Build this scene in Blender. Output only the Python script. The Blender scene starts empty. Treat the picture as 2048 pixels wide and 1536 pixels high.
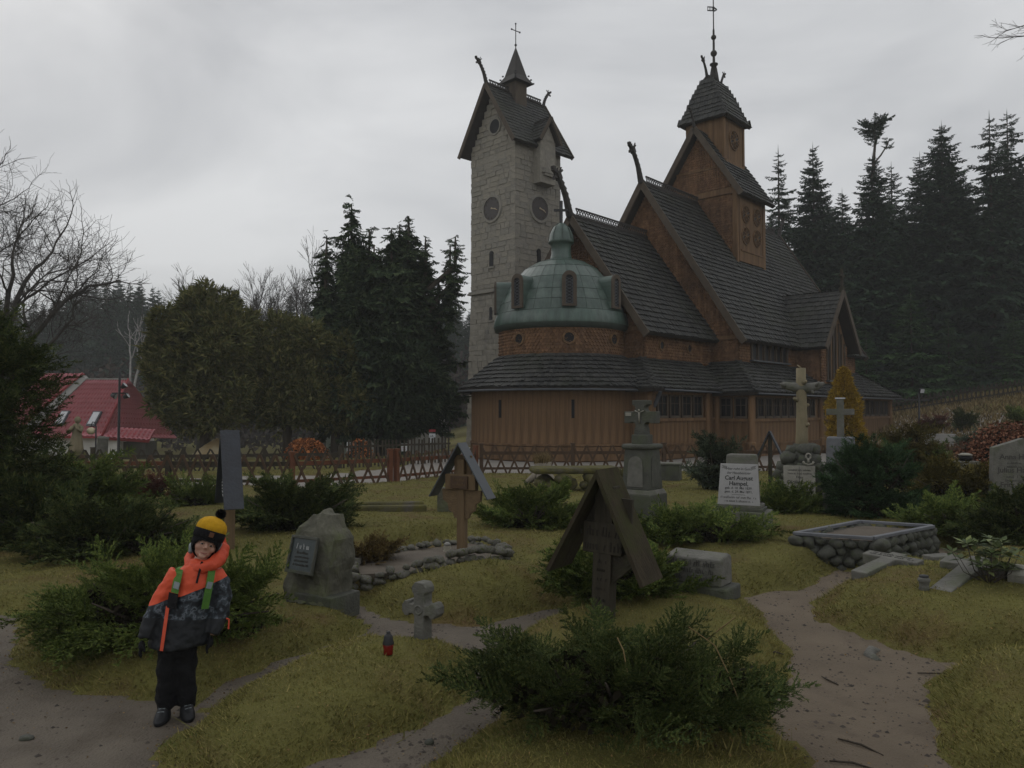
import bpy, bmesh, math, random
import numpy as np
from mathutils import Vector, Matrix, Euler, noise as mnoise

R = math.radians
SC = bpy.context.scene
COL = SC.collection
random.seed(7)
rng = np.random.default_rng(7)

# ------------------------------------------------------------------ camera
cam_d = bpy.data.cameras.new('camera')
cam = bpy.data.objects.new('camera', cam_d)
COL.objects.link(cam)
cam_d.sensor_width = 36.0
cam_d.lens = 36.0 * 1550 / 2048
cam_d.clip_start = 0.05
cam_d.clip_end = 3000
cam.location = (0, 0, 1.7)
cam.rotation_euler = (R(90) + math.atan(52 / 1550.0), 0, 0)
SC.camera = cam

# ------------------------------------------------------------------ overcast sky and weak sun
SUN_EL, SUN_AZ = R(38), R(-35)          # sun behind cloud, high on the left
world = bpy.data.worlds.new('World')
SC.world = world
world.use_nodes = True
wn, wl = world.node_tree.nodes, world.node_tree.links
wn.clear()
wo = wn.new('ShaderNodeOutputWorld')
bg = wn.new('ShaderNodeBackground')
sky = wn.new('ShaderNodeTexSky')
sky.sky_type = 'NISHITA'
sky.sun_disc = False
sky.sun_elevation = SUN_EL
sky.sun_rotation = SUN_AZ
sk = wn.new('ShaderNodeMix'); sk.data_type = 'RGBA'; sk.blend_type = 'MULTIPLY'
sk.inputs[0].default_value = 1.0
sk.inputs[7].default_value = (0.10, 0.10, 0.10, 1)
wl.new(sky.outputs[0], sk.inputs[6])
tc = wn.new('ShaderNodeTexCoord')
mp = wn.new('ShaderNodeMapping'); mp.inputs['Scale'].default_value = (1.0, 1.0, 2.2)
wl.new(tc.outputs['Generated'], mp.inputs[0])
n1 = wn.new('ShaderNodeTexNoise'); n1.inputs['Scale'].default_value = 2.0
n1.inputs['Detail'].default_value = 5; n1.inputs['Roughness'].default_value = 0.52
n1.inputs['Distortion'].default_value = 0.5
wl.new(mp.outputs[0], n1.inputs[0])
cr = wn.new('ShaderNodeValToRGB')
e = cr.color_ramp.elements
e[0].position = 0.30; e[0].color = (0.49, 0.5, 0.52, 1)
e[1].position = 0.68; e[1].color = (0.83, 0.835, 0.84, 1)
wl.new(n1.outputs[0], cr.inputs[0])
mx = wn.new('ShaderNodeMix'); mx.data_type = 'RGBA'; mx.inputs[0].default_value = 0.94
wl.new(sk.outputs[2], mx.inputs[6]); wl.new(cr.outputs[0], mx.inputs[7])
wl.new(mx.outputs[2], bg.inputs[0])
bg.inputs[1].default_value = 1.0
wl.new(bg.outputs[0], wo.inputs[0])

sun_d = bpy.data.lights.new('sun', 'SUN')
sun_d.energy = 0.5
sun_d.angle = R(60)
sun_d.color = (1.0, 0.98, 0.95)
sun = bpy.data.objects.new('sun', sun_d)
COL.objects.link(sun)
sd = Vector((math.sin(SUN_AZ) * math.cos(SUN_EL), math.cos(SUN_AZ) * math.cos(SUN_EL), math.sin(SUN_EL)))
sun.rotation_euler = sd.to_track_quat('Z', 'Y').to_euler()
sun.location = (0, 0, 60)

SC.view_settings.view_transform = 'Standard'
SC.view_settings.look = 'None'
SC.view_settings.exposure = 0.0
SC.view_settings.gamma = 1.0
SC.view_settings.use_curve_mapping = False
SC.cycles.max_bounces = 5
SC.cycles.diffuse_bounces = 3
SC.cycles.glossy_bounces = 2
SC.cycles.transmission_bounces = 2
SC.cycles.transparent_max_bounces = 4
SC.cycles.volume_bounces = 1
SC.cycles.use_denoising = True

# ------------------------------------------------------------------ helpers
def mat(name, c1, c2=None, scale=4.0, rough=0.8, bump=0.0, bscale=20.0, stretch=(1, 1, 1), island=0.0,
        c3=None, s3=1.2, t3=(0.5, 0.7), detail=4, spec=0.3, metal=0.0, island_hue=None, coords='Object', streak=0.0):
    """noise mix of c1/c2, optional third colour in patches, optional brightness change per mesh island"""
    m = bpy.data.materials.new(name); m.use_nodes = True
    nt = m.node_tree; N, L = nt.nodes, nt.links
    b = N['Principled BSDF']
    b.inputs['Roughness'].default_value = rough
    b.inputs['Specular IOR Level'].default_value = spec
    b.inputs['Metallic'].default_value = metal
    c2 = c2 or tuple(x * 0.7 for x in c1)
    tcn = N.new('ShaderNodeTexCoord'); mpn = N.new('ShaderNodeMapping')
    mpn.inputs['Scale'].default_value = stretch
    L.new(tcn.outputs[coords], mpn.inputs[0])
    nz = N.new('ShaderNodeTexNoise'); nz.inputs['Scale'].default_value = scale; nz.inputs['Detail'].default_value = detail
    nz.inputs['Roughness'].default_value = 0.6
    L.new(mpn.outputs[0], nz.inputs[0])
    rp = N.new('ShaderNodeValToRGB')
    rp.color_ramp.elements[0].position = 0.3; rp.color_ramp.elements[0].color = (*c2, 1)
    rp.color_ramp.elements[1].position = 0.7; rp.color_ramp.elements[1].color = (*c1, 1)
    L.new(nz.outputs[0], rp.inputs[0])
    out = rp.outputs[0]
    if c3:
        n3 = N.new('ShaderNodeTexNoise'); n3.inputs['Scale'].default_value = s3; n3.inputs['Detail'].default_value = 5
        n3.inputs['Roughness'].default_value = 0.65
        L.new(tcn.outputs[coords], n3.inputs[0])
        mr = N.new('ShaderNodeMapRange'); mr.inputs[1].default_value = t3[0]; mr.inputs[2].default_value = t3[1]
        L.new(n3.outputs[0], mr.inputs[0])
        mm = N.new('ShaderNodeMix'); mm.data_type = 'RGBA'
        L.new(mr.outputs[0], mm.inputs[0]); L.new(out, mm.inputs[6]); mm.inputs[7].default_value = (*c3, 1)
        out = mm.outputs[2]
    if island or island_hue:
        g = N.new('ShaderNodeNewGeometry')
        if island_hue:
            mh = N.new('ShaderNodeMix'); mh.data_type = 'RGBA'
            pw = N.new('ShaderNodeMath'); pw.operation = 'POWER'; pw.inputs[1].default_value = 1.6
            L.new(g.outputs['Random Per Island'], pw.inputs[0]); L.new(pw.outputs[0], mh.inputs[0])
            L.new(out, mh.inputs[6]); mh.inputs[7].default_value = (*island_hue, 1)
            out = mh.outputs[2]
        if island:
            ma = N.new('ShaderNodeMapRange'); ma.inputs[3].default_value = 1 - island; ma.inputs[4].default_value = 1 + island
            L.new(g.outputs['Random Per Island'], ma.inputs[0])
            mm = N.new('ShaderNodeMix'); mm.data_type = 'RGBA'; mm.blend_type = 'MULTIPLY'; mm.inputs[0].default_value = 1
            L.new(out, mm.inputs[6]); L.new(ma.outputs[0], mm.inputs[7])
            out = mm.outputs[2]
    if streak:
        mp2 = N.new('ShaderNodeMapping'); mp2.inputs['Scale'].default_value = (2.6, 2.6, 0.16)
        L.new(tcn.outputs[coords], mp2.inputs[0])
        ns = N.new('ShaderNodeTexNoise'); ns.inputs['Scale'].default_value = 1.5; ns.inputs['Detail'].default_value = 7; ns.inputs['Roughness'].default_value = 0.7
        L.new(mp2.outputs[0], ns.inputs[0])
        ms = N.new('ShaderNodeMapRange'); ms.inputs[1].default_value = 0.36; ms.inputs[2].default_value = 0.62
        ms.inputs[3].default_value = 1 - streak; ms.inputs[4].default_value = 1.1
        L.new(ns.outputs[0], ms.inputs[0])
        mq = N.new('ShaderNodeMix'); mq.data_type = 'RGBA'; mq.blend_type = 'MULTIPLY'; mq.inputs[0].default_value = 1
        L.new(out, mq.inputs[6]); L.new(ms.outputs[0], mq.inputs[7]); out = mq.outputs[2]
    L.new(out, b.inputs['Base Color'])
    if bump:
        nb = N.new('ShaderNodeTexNoise'); nb.inputs['Scale'].default_value = bscale; nb.inputs['Detail'].default_value = 6
        L.new(mpn.outputs[0], nb.inputs[0])
        bp = N.new('ShaderNodeBump'); bp.inputs['Strength'].default_value = min(1.0, bump)
        bp.inputs['Distance'].default_value = 0.02
        L.new(nb.outputs[0], bp.inputs['Height']); L.new(bp.outputs[0], b.inputs['Normal'])
    return m

def tag(o, label=None, cat=None, group=None, kind=None):
    if label: o['label'] = label
    if cat: o['category'] = cat
    if group: o['group'] = group
    if kind: o['kind'] = kind
    return o

def thing(name, label, cat, loc=(0, 0, 0), rotz=0.0, group=None):
    o = bpy.data.objects.new(name, None)
    o.empty_display_size = 0.1
    COL.objects.link(o)
    o.location = loc; o.rotation_euler = (0, 0, rotz)
    return tag(o, label, cat, group)

def link(name, me, parent=None, loc=None, rot=None, scale=None):
    o = bpy.data.objects.new(name, me)
    COL.objects.link(o)
    if parent is not None: o.parent = parent
    if loc is not None: o.location = loc
    if rot is not None: o.rotation_euler = rot
    if scale is not None: o.scale = scale
    return o

def copy_tree(o, parent=None):
    c = o.copy(); COL.objects.link(c)
    if parent is not None: c.parent = parent
    for ch in o.children: copy_tree(ch, c)
    return c

class MB:
    """collects shapes, builds one mesh"""
    def __init__(s): s.v = []; s.f = []
    def add(s, vs, fs, M=None):
        k = len(s.v)
        s.v += [tuple(M @ Vector(p)) for p in vs] if M is not None else [tuple(p) for p in vs]
        s.f += [tuple(i + k for i in f) for f in fs]
        return s
    def box(s, c, d, rot=None, taper=1.0):
        x, y, z = d[0] / 2, d[1] / 2, d[2] / 2; t = taper
        vs = [(-x, -y, -z), (x, -y, -z), (x, y, -z), (-x, y, -z), (-x*t, -y*t, z), (x*t, -y*t, z), (x*t, y*t, z), (-x*t, y*t, z)]
        fs = [(0, 3, 2, 1), (4, 5, 6, 7), (0, 1, 5, 4), (1, 2, 6, 5), (2, 3, 7, 6), (3, 0, 4, 7)]
        M = Matrix.Translation(c)
        if rot is not None: M = M @ Euler(rot).to_matrix().to_4x4()
        return s.add(vs, fs, M)
    def beam(s, a, b, w, h, up=(0, 0, 1)):
        """rectangular bar from a to b, width w (sideways), height h (along up)"""
        a, b = Vector(a), Vector(b); d = (b - a); L = d.length; d.normalize()
        u = Vector(up); sd_ = d.cross(u)
        if sd_.length < 1e-4: u = Vector((0, 1, 0)); sd_ = d.cross(u)
        sd_.normalize(); u = sd_.cross(d).normalized()
        vs = []
        for p in (a, b):
            for i, j in ((-1, -1), (1, -1), (1, 1), (-1, 1)):
                vs.append(p + sd_ * (i * w / 2) + u * (j * h / 2))
        return s.add(vs, [(0, 1, 2, 3), (7, 6, 5, 4), (0, 4, 5, 1), (1, 5, 6, 2), (2, 6, 7, 3), (3, 7, 4, 0)])
    def tube(s, pts, rad, n=8, cap=True):
        pts = [Vector(p) for p in pts]; k = len(pts)
        rs = rad if isinstance(rad, (list, tuple)) else [rad] * k
        vs, fs = [], []
        prev = None
        for i, p in enumerate(pts):
            d = (pts[min(i + 1, k - 1)] - pts[max(i - 1, 0)]).normalized()
            if prev is None:
                u = Vector((0, 0, 1)) if abs(d.z) < 0.9 else Vector((1, 0, 0))
            else: u = prev
            u = (u - d * u.dot(d)).normalized(); prev = u
            w = d.cross(u)
            for j in range(n):
                t = 2 * math.pi * j / n
                vs.append(p + (u * math.cos(t) + w * math.sin(t)) * rs[i])
        for i in range(k - 1):
            for j in range(n):
                fs.append((i*n + j, i*n + (j+1) % n, (i+1)*n + (j+1) % n, (i+1)*n + j))
        if cap:
            fs.append(tuple(range(n - 1, -1, -1))); fs.append(tuple(range((k-1)*n, k*n)))
        return s.add(vs, fs)
    def lathe(s, prof, n=24, c=(0, 0, 0), a0=0.0, a1=2 * math.pi, cap=True):
        full = abs(a1 - a0 - 2 * math.pi) < 1e-6
        m = n if full else n + 1
        vs, fs = [], []
        for r, z in prof:
            for j in range(m):
                t = a0 + (a1 - a0) * j / n
                vs.append((c[0] + r * math.cos(t), c[1] + r * math.sin(t), c[2] + z))
        for i in range(len(prof) - 1):
            for j in range(n):
                j2 = (j + 1) % m
                fs.append((i*m + j, i*m + j2, (i+1)*m + j2, (i+1)*m + j))
        if cap and full:
            fs.append(tuple(range(m - 1, -1, -1))); fs.append(tuple(range((len(prof)-1)*m, len(prof)*m)))
        return s.add(vs, fs)
    def prism(s, poly, h0, h1, M=None):
        """polygon in xy extruded from z=h0 to h1"""
        n = len(poly)
        vs = [(x, y, h0) for x, y in poly] + [(x, y, h1) for x, y in poly]
        fs = [tuple(range(n - 1, -1, -1)), tuple(range(n, 2*n))] + [(i, (i+1) % n, n + (i+1) % n, n + i) for i in range(n)]
        return s.add(vs, fs, M)
    def sphere(s, c, r, nu=10, nv=6, sc=(1, 1, 1)):
        vs, fs = [], []
        for i in range(nv + 1):
            a = math.pi * i / nv
            for j in range(nu):
                t = 2 * math.pi * j / nu
                vs.append((c[0] + r*sc[0]*math.sin(a)*math.cos(t), c[1] + r*sc[1]*math.sin(a)*math.sin(t), c[2] + r*sc[2]*math.cos(a)))
        for i in range(nv):
            for j in range(nu):
                fs.append((i*nu + j, (i+1)*nu + j, (i+1)*nu + (j+1) % nu, i*nu + (j+1) % nu))
        return s.add(vs, fs)
    def mesh(s, name, m=None, smooth=False):
        me = bpy.data.meshes.new(name)
        me.from_pydata([tuple(p) for p in s.v], [], s.f)
        if m is not None: me.materials.append(m)
        me.validate()
        if smooth: me.polygons.foreach_set('use_smooth', [True] * len(me.polygons))
        me.update()
        return me
    def build(s, name, m=None, parent=None, smooth=False, loc=None, rot=None, bevel=0.0):
        o = link(name, s.mesh(name, m, smooth), parent, loc, rot)
        if bevel:
            bv = o.modifiers.new('bevel', 'BEVEL'); bv.width = bevel; bv.segments = 2; bv.limit_method = 'ANGLE'
        return o

def np_mesh(name, V, F, m=None, smooth=False, mats=None):
    """V (n,3), F (k,3|4) -> mesh, fast"""
    V = np.asarray(V, np.float32); F = np.asarray(F, np.int32)
    me = bpy.data.meshes.new(name)
    me.vertices.add(len(V)); me.vertices.foreach_set('co', V.ravel())
    k = F.shape[1]
    me.loops.add(F.size); me.loops.foreach_set('vertex_index', F.ravel())
    me.polygons.add(len(F))
    me.polygons.foreach_set('loop_start', np.arange(0, F.size, k, dtype=np.int32))
    me.polygons.foreach_set('loop_total', np.full(len(F), k, np.int32))
    if m is not None: me.materials.append(m)
    if smooth: me.polygons.foreach_set('use_smooth', np.ones(len(F), bool))
    me.update(calc_edges=True)
    return me

def rough_block(seed, d=(1, 1, 1), amp=0.06, sub=2, bevel=0.08):
    """irregular stone block mesh data (bmesh), about unit size"""
    bm = bmesh.new()
    bmesh.ops.create_cube(bm, size=1.0)
    bmesh.ops.bevel(bm, geom=list(bm.edges), offset=bevel, segments=1, affect='EDGES')
    rr = random.Random(seed)
    for v in bm.verts:
        v.co += Vector((rr.uniform(-amp, amp), rr.uniform(-amp, amp), rr.uniform(-amp, amp)))
        v.co = Vector((v.co.x * d[0], v.co.y * d[1], v.co.z * d[2]))
    me = bpy.data.meshes.new('stone')
    bm.to_mesh(me); bm.free()
    return me

def rock_mesh(seed, d=(1, 1, 1), amp=0.25, sub=2, m=None, smooth=True, freq=1.6):
    bm = bmesh.new()
    bmesh.ops.create_icosphere(bm, subdivisions=sub, radius=0.5)
    for v in bm.verts:
        p = v.co.normalized()
        k = 1 + amp * mnoise.noise(p * freq + Vector((seed * 3.1, seed * 1.7, 0))) + amp * 0.4 * mnoise.noise(p * freq * 3 + Vector((0, seed * 2.3, 5)))
        v.co = Vector((v.co.x * k * d[0], v.co.y * k * d[1], v.co.z * k * d[2]))
    me = bpy.data.meshes.new('rock')
    bm.to_mesh(me); bm.free()
    if m: me.materials.append(m)
    if smooth: me.polygons.foreach_set('use_smooth', [True] * len(me.polygons))
    return me

_DG = []
def text_mesh(body, size, extrude=0.002, align='CENTER', bold=0.0, spacing=1.0, shear=0.0):
    cu = bpy.data.curves.new('inscription', 'FONT')
    cu.body = body; cu.size = size; cu.extrude = extrude; cu.align_x = align; cu.offset = bold
    cu.space_character = spacing; cu.shear = shear; cu.resolution_u = 3
    o = bpy.data.objects.new('tmp_text', cu); COL.objects.link(o)
    dg = bpy.context.evaluated_depsgraph_get()
    me = bpy.data.meshes.new_from_object(o.evaluated_get(dg))
    bpy.data.objects.remove(o); bpy.data.curves.remove(cu)
    return me

def text(body, size, m, parent, loc, rot, extrude=0.002, align='CENTER', bold=0.0, name='inscription', spacing=1.0, shear=0.0):
    me = text_mesh(body, size, extrude, align, bold, spacing, shear)
    me.materials.append(m)
    return link(name, me, parent, loc, rot)

# ------------------------------------------------------------------ materials
M = {}
M['soil'] = mat('soil', (0.14, 0.132, 0.04), (0.1, 0.09, 0.03), 3.0, 0.95, 0.8, 60, c3=(0.11, 0.075, 0.034), s3=1.1, t3=(0.5, 0.66), spec=0.1)
M['grassb'] = mat('grass_blades', (0.205, 0.2, 0.054), (0.155, 0.142, 0.044), 1.3, 0.75, island=0.3, island_hue=(0.215, 0.175, 0.065), c3=(0.12, 0.155, 0.042), s3=1.6, t3=(0.5, 0.7), spec=0.06)
M['sand'] = mat('sand_path', (0.165, 0.13, 0.092), (0.122, 0.095, 0.067), 2.2, 0.85, 0.7, 90, c3=(0.1, 0.077, 0.055), s3=3.0, t3=(0.55, 0.75), spec=0.3, detail=8)
M['dirt'] = mat('dirt_path', (0.135, 0.112, 0.084), (0.09, 0.073, 0.055), 2.6, 0.8, 0.8, 70, c3=(0.075, 0.058, 0.04), s3=2.0, t3=(0.52, 0.72), spec=0.35, detail=8)
M['gravel'] = mat('gravel', (0.27, 0.25, 0.225), (0.2, 0.185, 0.165), 6.0, 0.9, 0.6, 60, spec=0.2, detail=8)
M['wood'] = mat('church_boards', (0.2, 0.118, 0.059), (0.14, 0.082, 0.042), 2.0, 0.75, 0.35, 8, stretch=(4, 4, 0.35), c3=(0.13, 0.075, 0.042), s3=0.7, t3=(0.5, 0.8), spec=0.2, streak=0.42)
M['wallsh'] = mat('wall_shingles', (0.22, 0.122, 0.063), (0.155, 0.085, 0.046), 1.4, 0.8, island=0.24, c3=(0.11, 0.066, 0.042), s3=0.5, t3=(0.45, 0.75), spec=0.15, streak=0.3)
M['trim'] = mat('trim_wood', (0.095, 0.074, 0.054), (0.062, 0.048, 0.036), 3.0, 0.75, 0.3, 12, stretch=(1, 1, 0.6), spec=0.25)
M['darkwood'] = mat('dark_wood', (0.05, 0.042, 0.036), (0.03, 0.026, 0.023), 3.0, 0.8, 0.3, 12, spec=0.2)
M['roofsh'] = mat('roof_shingles', (0.046, 0.047, 0.045), (0.029, 0.03, 0.03), 0.9, 0.62, 0.3, 30, island=0.16, c3=(0.05, 0.055, 0.034), s3=0.35, t3=(0.5, 0.75), spec=0.18, island_hue=(0.05, 0.049, 0.045))
M['copper'] = mat('copper', (0.078, 0.122, 0.1), (0.05, 0.082, 0.068), 1.6, 0.38, 0.1, 14, c3=(0.115, 0.15, 0.13), s3=1.3, t3=(0.48, 0.72), spec=0.5, island=0.18, streak=0.4)
M['copper_dk'] = mat('copper_dark', (0.05, 0.065, 0.055), None, 3, 0.5, spec=0.4)
M['granite'] = mat('granite', (0.302, 0.281, 0.235), (0.210, 0.193, 0.164), 5.0, 0.9, 0.5, 26, c3=(0.17, 0.16, 0.145), s3=1.6, t3=(0.52, 0.72), spec=0.2, detail=8)
M['granite2'] = mat('granite_warm', (0.311, 0.286, 0.235), (0.218, 0.202, 0.168), 5.0, 0.9, 0.5, 26, c3=(0.2, 0.18, 0.155), s3=1.6, t3=(0.52, 0.72), spec=0.2, detail=8)
M['granite3'] = mat('granite_grey', (0.277, 0.260, 0.223), (0.193, 0.181, 0.155), 5.0, 0.9, 0.5, 26, c3=(0.13, 0.125, 0.115), s3=1.6, t3=(0.52, 0.72), spec=0.2, detail=8)
M['mortar'] = mat('mortar', (0.29, 0.27, 0.235), (0.21, 0.195, 0.17), 6, 0.95, 0.4, 40, spec=0.1)
M['glass'] = mat('window_glass', (0.01, 0.01, 0.011), (0.006, 0.006, 0.007), 2, 0.35, spec=0.15)
M['iron'] = mat('iron', (0.02, 0.02, 0.022), None, 5, 0.5, spec=0.4)
M['dragon'] = mat('dragon_wood', (0.045, 0.04, 0.036), (0.028, 0.025, 0.023), 6, 0.7, 0.4, 20, spec=0.3)
M['clock'] = mat('clock_face', (0.06, 0.05, 0.048), (0.045, 0.04, 0.038), 3, 0.5)
M['gilt'] = mat('gilt', (0.45, 0.36, 0.24), None, 3, 0.4)
M['fencewood'] = mat('fence_wood', (0.1, 0.062, 0.038), (0.06, 0.04, 0.027), 4, 0.8, 0.3, 20, stretch=(1, 1, .4), spec=0.2)
M['fencered'] = mat('fence_rail_red', (0.16, 0.062, 0.032), (0.11, 0.045, 0.026), 3, 0.75, 0.2, 20, spec=0.2)
M['fencedark'] = mat('fence_dark', (0.06, 0.05, 0.036), (0.035, 0.03, 0.022), 4, 0.85, 0.3, 20, spec=0.2)
M['stone'] = mat('grave_stone', (0.17, 0.165, 0.145), (0.1, 0.098, 0.086), 7, 0.85, 0.5, 40, c3=(0.085, 0.1, 0.05), s3=2.5, t3=(0.5, 0.75), spec=0.25, detail=8)
M['stoned'] = mat('dark_stone', (0.095, 0.096, 0.08), (0.055, 0.056, 0.047), 6, 0.8, 0.5, 40, c3=(0.07, 0.085, 0.04), s3=2.2, t3=(0.5, 0.75), spec=0.3, detail=8)
M['stonel'] = mat('pale_stone', (0.33, 0.315, 0.27), (0.22, 0.21, 0.18), 7, 0.85, 0.4, 40, c3=(0.12, 0.125, 0.08), s3=3, t3=(0.52, 0.75), spec=0.25, detail=8)
M['marble'] = mat('marble', (0.36, 0.355, 0.35), (0.28, 0.275, 0.27), 4, 0.5, 0.15, 40, c3=(0.2, 0.2, 0.19), s3=4, t3=(0.6, 0.85), spec=0.4, detail=8)
M['sandst'] = mat('sandstone_trunk', (0.26, 0.22, 0.14), (0.17, 0.145, 0.095), 5, 0.9, 0.5, 30, stretch=(1, 1, .3), c3=(0.13, 0.125, 0.08), s3=2.2, t3=(0.5, 0.8), spec=0.15, detail=8)
M['slate'] = mat('blue_slate', (0.15, 0.155, 0.17), (0.1, 0.105, 0.115), 5, 0.5, 0.2, 30, spec=0.4)
M['moss'] = mat('mossy_stone', (0.12, 0.11, 0.035), (0.07, 0.065, 0.04), 6, 0.95, 0.6, 50, c3=(0.11, 0.1, 0.085), s3=4, t3=(0.5, 0.7), spec=0.1)
M['boulder'] = mat('boulder', (0.15, 0.145, 0.11), (0.065, 0.064, 0.05), 4, 0.9, 0.8, 22, c3=(0.1, 0.115, 0.05), s3=2.2, t3=(0.48, 0.7), spec=0.2, detail=8)
M['bronze'] = mat('bronze_plate', (0.03, 0.045, 0.045), (0.02, 0.03, 0.03), 8, 0.35, 0.2, 60, spec=0.5)
M['letter'] = mat('letters_black', (0.03, 0.03, 0.03), None, 8, 0.7)
M['letterd'] = mat('letters_worn', (0.075, 0.072, 0.065), None, 8, 0.8)
M['letterw'] = mat('letters_pale', (0.45, 0.46, 0.45), None, 8, 0.5)
M['oldwood'] = mat('weathered_wood', (0.058, 0.05, 0.036), (0.034, 0.03, 0.022), 5, 0.85, 0.6, 22, stretch=(3, 3, .25), c3=(0.06, 0.07, 0.03), s3=2.0, t3=(0.52, 0.75), spec=0.2)
M['mossboard'] = mat('mossy_board', (0.062, 0.05, 0.034), (0.036, 0.03, 0.021), 5, 0.9, 0.6, 22, stretch=(3, 3, .3), c3=(0.05, 0.053, 0.022), s3=3.5, t3=(0.45, 0.68), spec=0.08)
M['cedar'] = mat('brown_wood', (0.17, 0.115, 0.06), (0.11, 0.075, 0.042), 5, 0.75, 0.4, 22, stretch=(3, 3, .25), spec=0.25)
M['metalroof'] = mat('grey_metal_roof', (0.06, 0.068, 0.078), (0.045, 0.05, 0.058), 3, 0.45, 0.1, 12, spec=0.5)
M['bluetar'] = mat('blue_tar_roof', (0.028, 0.034, 0.045), (0.018, 0.02, 0.026), 9, 0.5, 0.4, 40, spec=0.5)
M['white'] = mat('white_enamel', (0.55, 0.56, 0.58), (0.48, 0.49, 0.5), 6, 0.4, spec=0.5)
M['render'] = mat('white_render', (0.6, 0.59, 0.56), (0.5, 0.49, 0.46), 1.5, 0.9, 0.1, 30, spec=0.2)
M['redtile'] = mat('red_roof_tiles', (0.44, 0.135, 0.155), (0.35, 0.11, 0.125), 0.8, 0.45, 0.1, 20, spec=0.5)
M['redtrim'] = mat('red_trim', (0.3, 0.035, 0.04), None, 2, 0.5)
M['concrete'] = mat('grey_render', (0.3, 0.29, 0.27), (0.22, 0.215, 0.2), 2, 0.9, 0.2, 20)
M['bark'] = mat('bark', (0.085, 0.07, 0.055), (0.045, 0.038, 0.03), 5, 0.9, 0.7, 20, stretch=(2, 2, .4), spec=0.15)
M['barkgrey'] = mat('bark_grey', (0.075, 0.068, 0.06), (0.045, 0.04, 0.037), 4, 0.9, 0.4, 12, spec=0.15)
M['barkpale'] = mat('bark_birch', (0.33, 0.32, 0.3), (0.2, 0.19, 0.18), 4, 0.8, 0.2, 12)
def leafm(name, c1, c2, hue, isl=0.35, scale=1.2, rough=0.6):
    return mat(name, c1, c2, scale, 0.85 if rough > .5 else rough, island=isl, island_hue=hue, spec=0.06)
M['juniper'] = leafm('juniper_leaves', (0.085, 0.128, 0.03), (0.045, 0.078, 0.022), (0.125, 0.145, 0.035))
M['juniperd'] = leafm('juniper_dark', (0.04, 0.066, 0.02), (0.024, 0.042, 0.014), (0.075, 0.082, 0.024))
M['juniperg'] = leafm('grey_green_needles', (0.065, 0.092, 0.062), (0.041, 0.062, 0.043), (0.096, 0.112, 0.068))
M['pinebush'] = leafm('pine_bush_needles', (0.034, 0.07, 0.03), (0.021, 0.046, 0.021), (0.052, 0.088, 0.034))
M['thuja'] = leafm('thuja_leaves', (0.125, 0.138, 0.05), (0.07, 0.085, 0.033), (0.155, 0.14, 0.055), scale=0.5)
M['cypress'] = leafm('dark_cypress_leaves', (0.04, 0.066, 0.035), (0.023, 0.04, 0.023), (0.06, 0.078, 0.036), scale=0.5)
M['spruce'] = leafm('spruce_needles', (0.029, 0.055, 0.035), (0.018, 0.037, 0.024), (0.041, 0.067, 0.036), scale=0.3)
M['spruceg'] = leafm('young_spruce_needles', (0.037, 0.083, 0.030), (0.025, 0.056, 0.022), (0.053, 0.095, 0.033), scale=0.3)
M['beech'] = leafm('beech_leaves', (0.24, 0.082, 0.025), (0.13, 0.045, 0.018), (0.34, 0.13, 0.05), isl=0.5)
M['beechd'] = leafm('red_leaves', (0.098, 0.032, 0.017), (0.056, 0.019, 0.012), (0.195, 0.098, 0.060), isl=0.55)
M['yellow'] = leafm('golden_cypress_leaves', (0.4, 0.24, 0.03), (0.16, 0.125, 0.025), (0.34, 0.23, 0.035), isl=0.4, scale=2)
M['olivebush'] = leafm('olive_leaves', (0.094, 0.083, 0.023), (0.052, 0.052, 0.017), (0.114, 0.089, 0.021))
M['heather'] = leafm('heather_leaves', (0.120, 0.072, 0.036), (0.074, 0.053, 0.026), (0.144, 0.114, 0.036))
M['redbush'] = leafm('barberry_leaves', (0.094, 0.029, 0.024), (0.055, 0.022, 0.019), (0.121, 0.050, 0.033))
M['rhodo'] = leafm('rhododendron_leaves', (0.078, 0.111, 0.039), (0.046, 0.072, 0.026), (0.130, 0.150, 0.058), rough=0.4)
M['brownveg'] = leafm('bare_scrub', (0.046, 0.035, 0.030), (0.031, 0.025, 0.022), (0.050, 0.041, 0.034))
M['drygrass'] = leafm('dry_grass', (0.17, 0.125, 0.06), (0.11, 0.08, 0.035), (0.2, 0.15, 0.075), scale=0.6)

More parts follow.
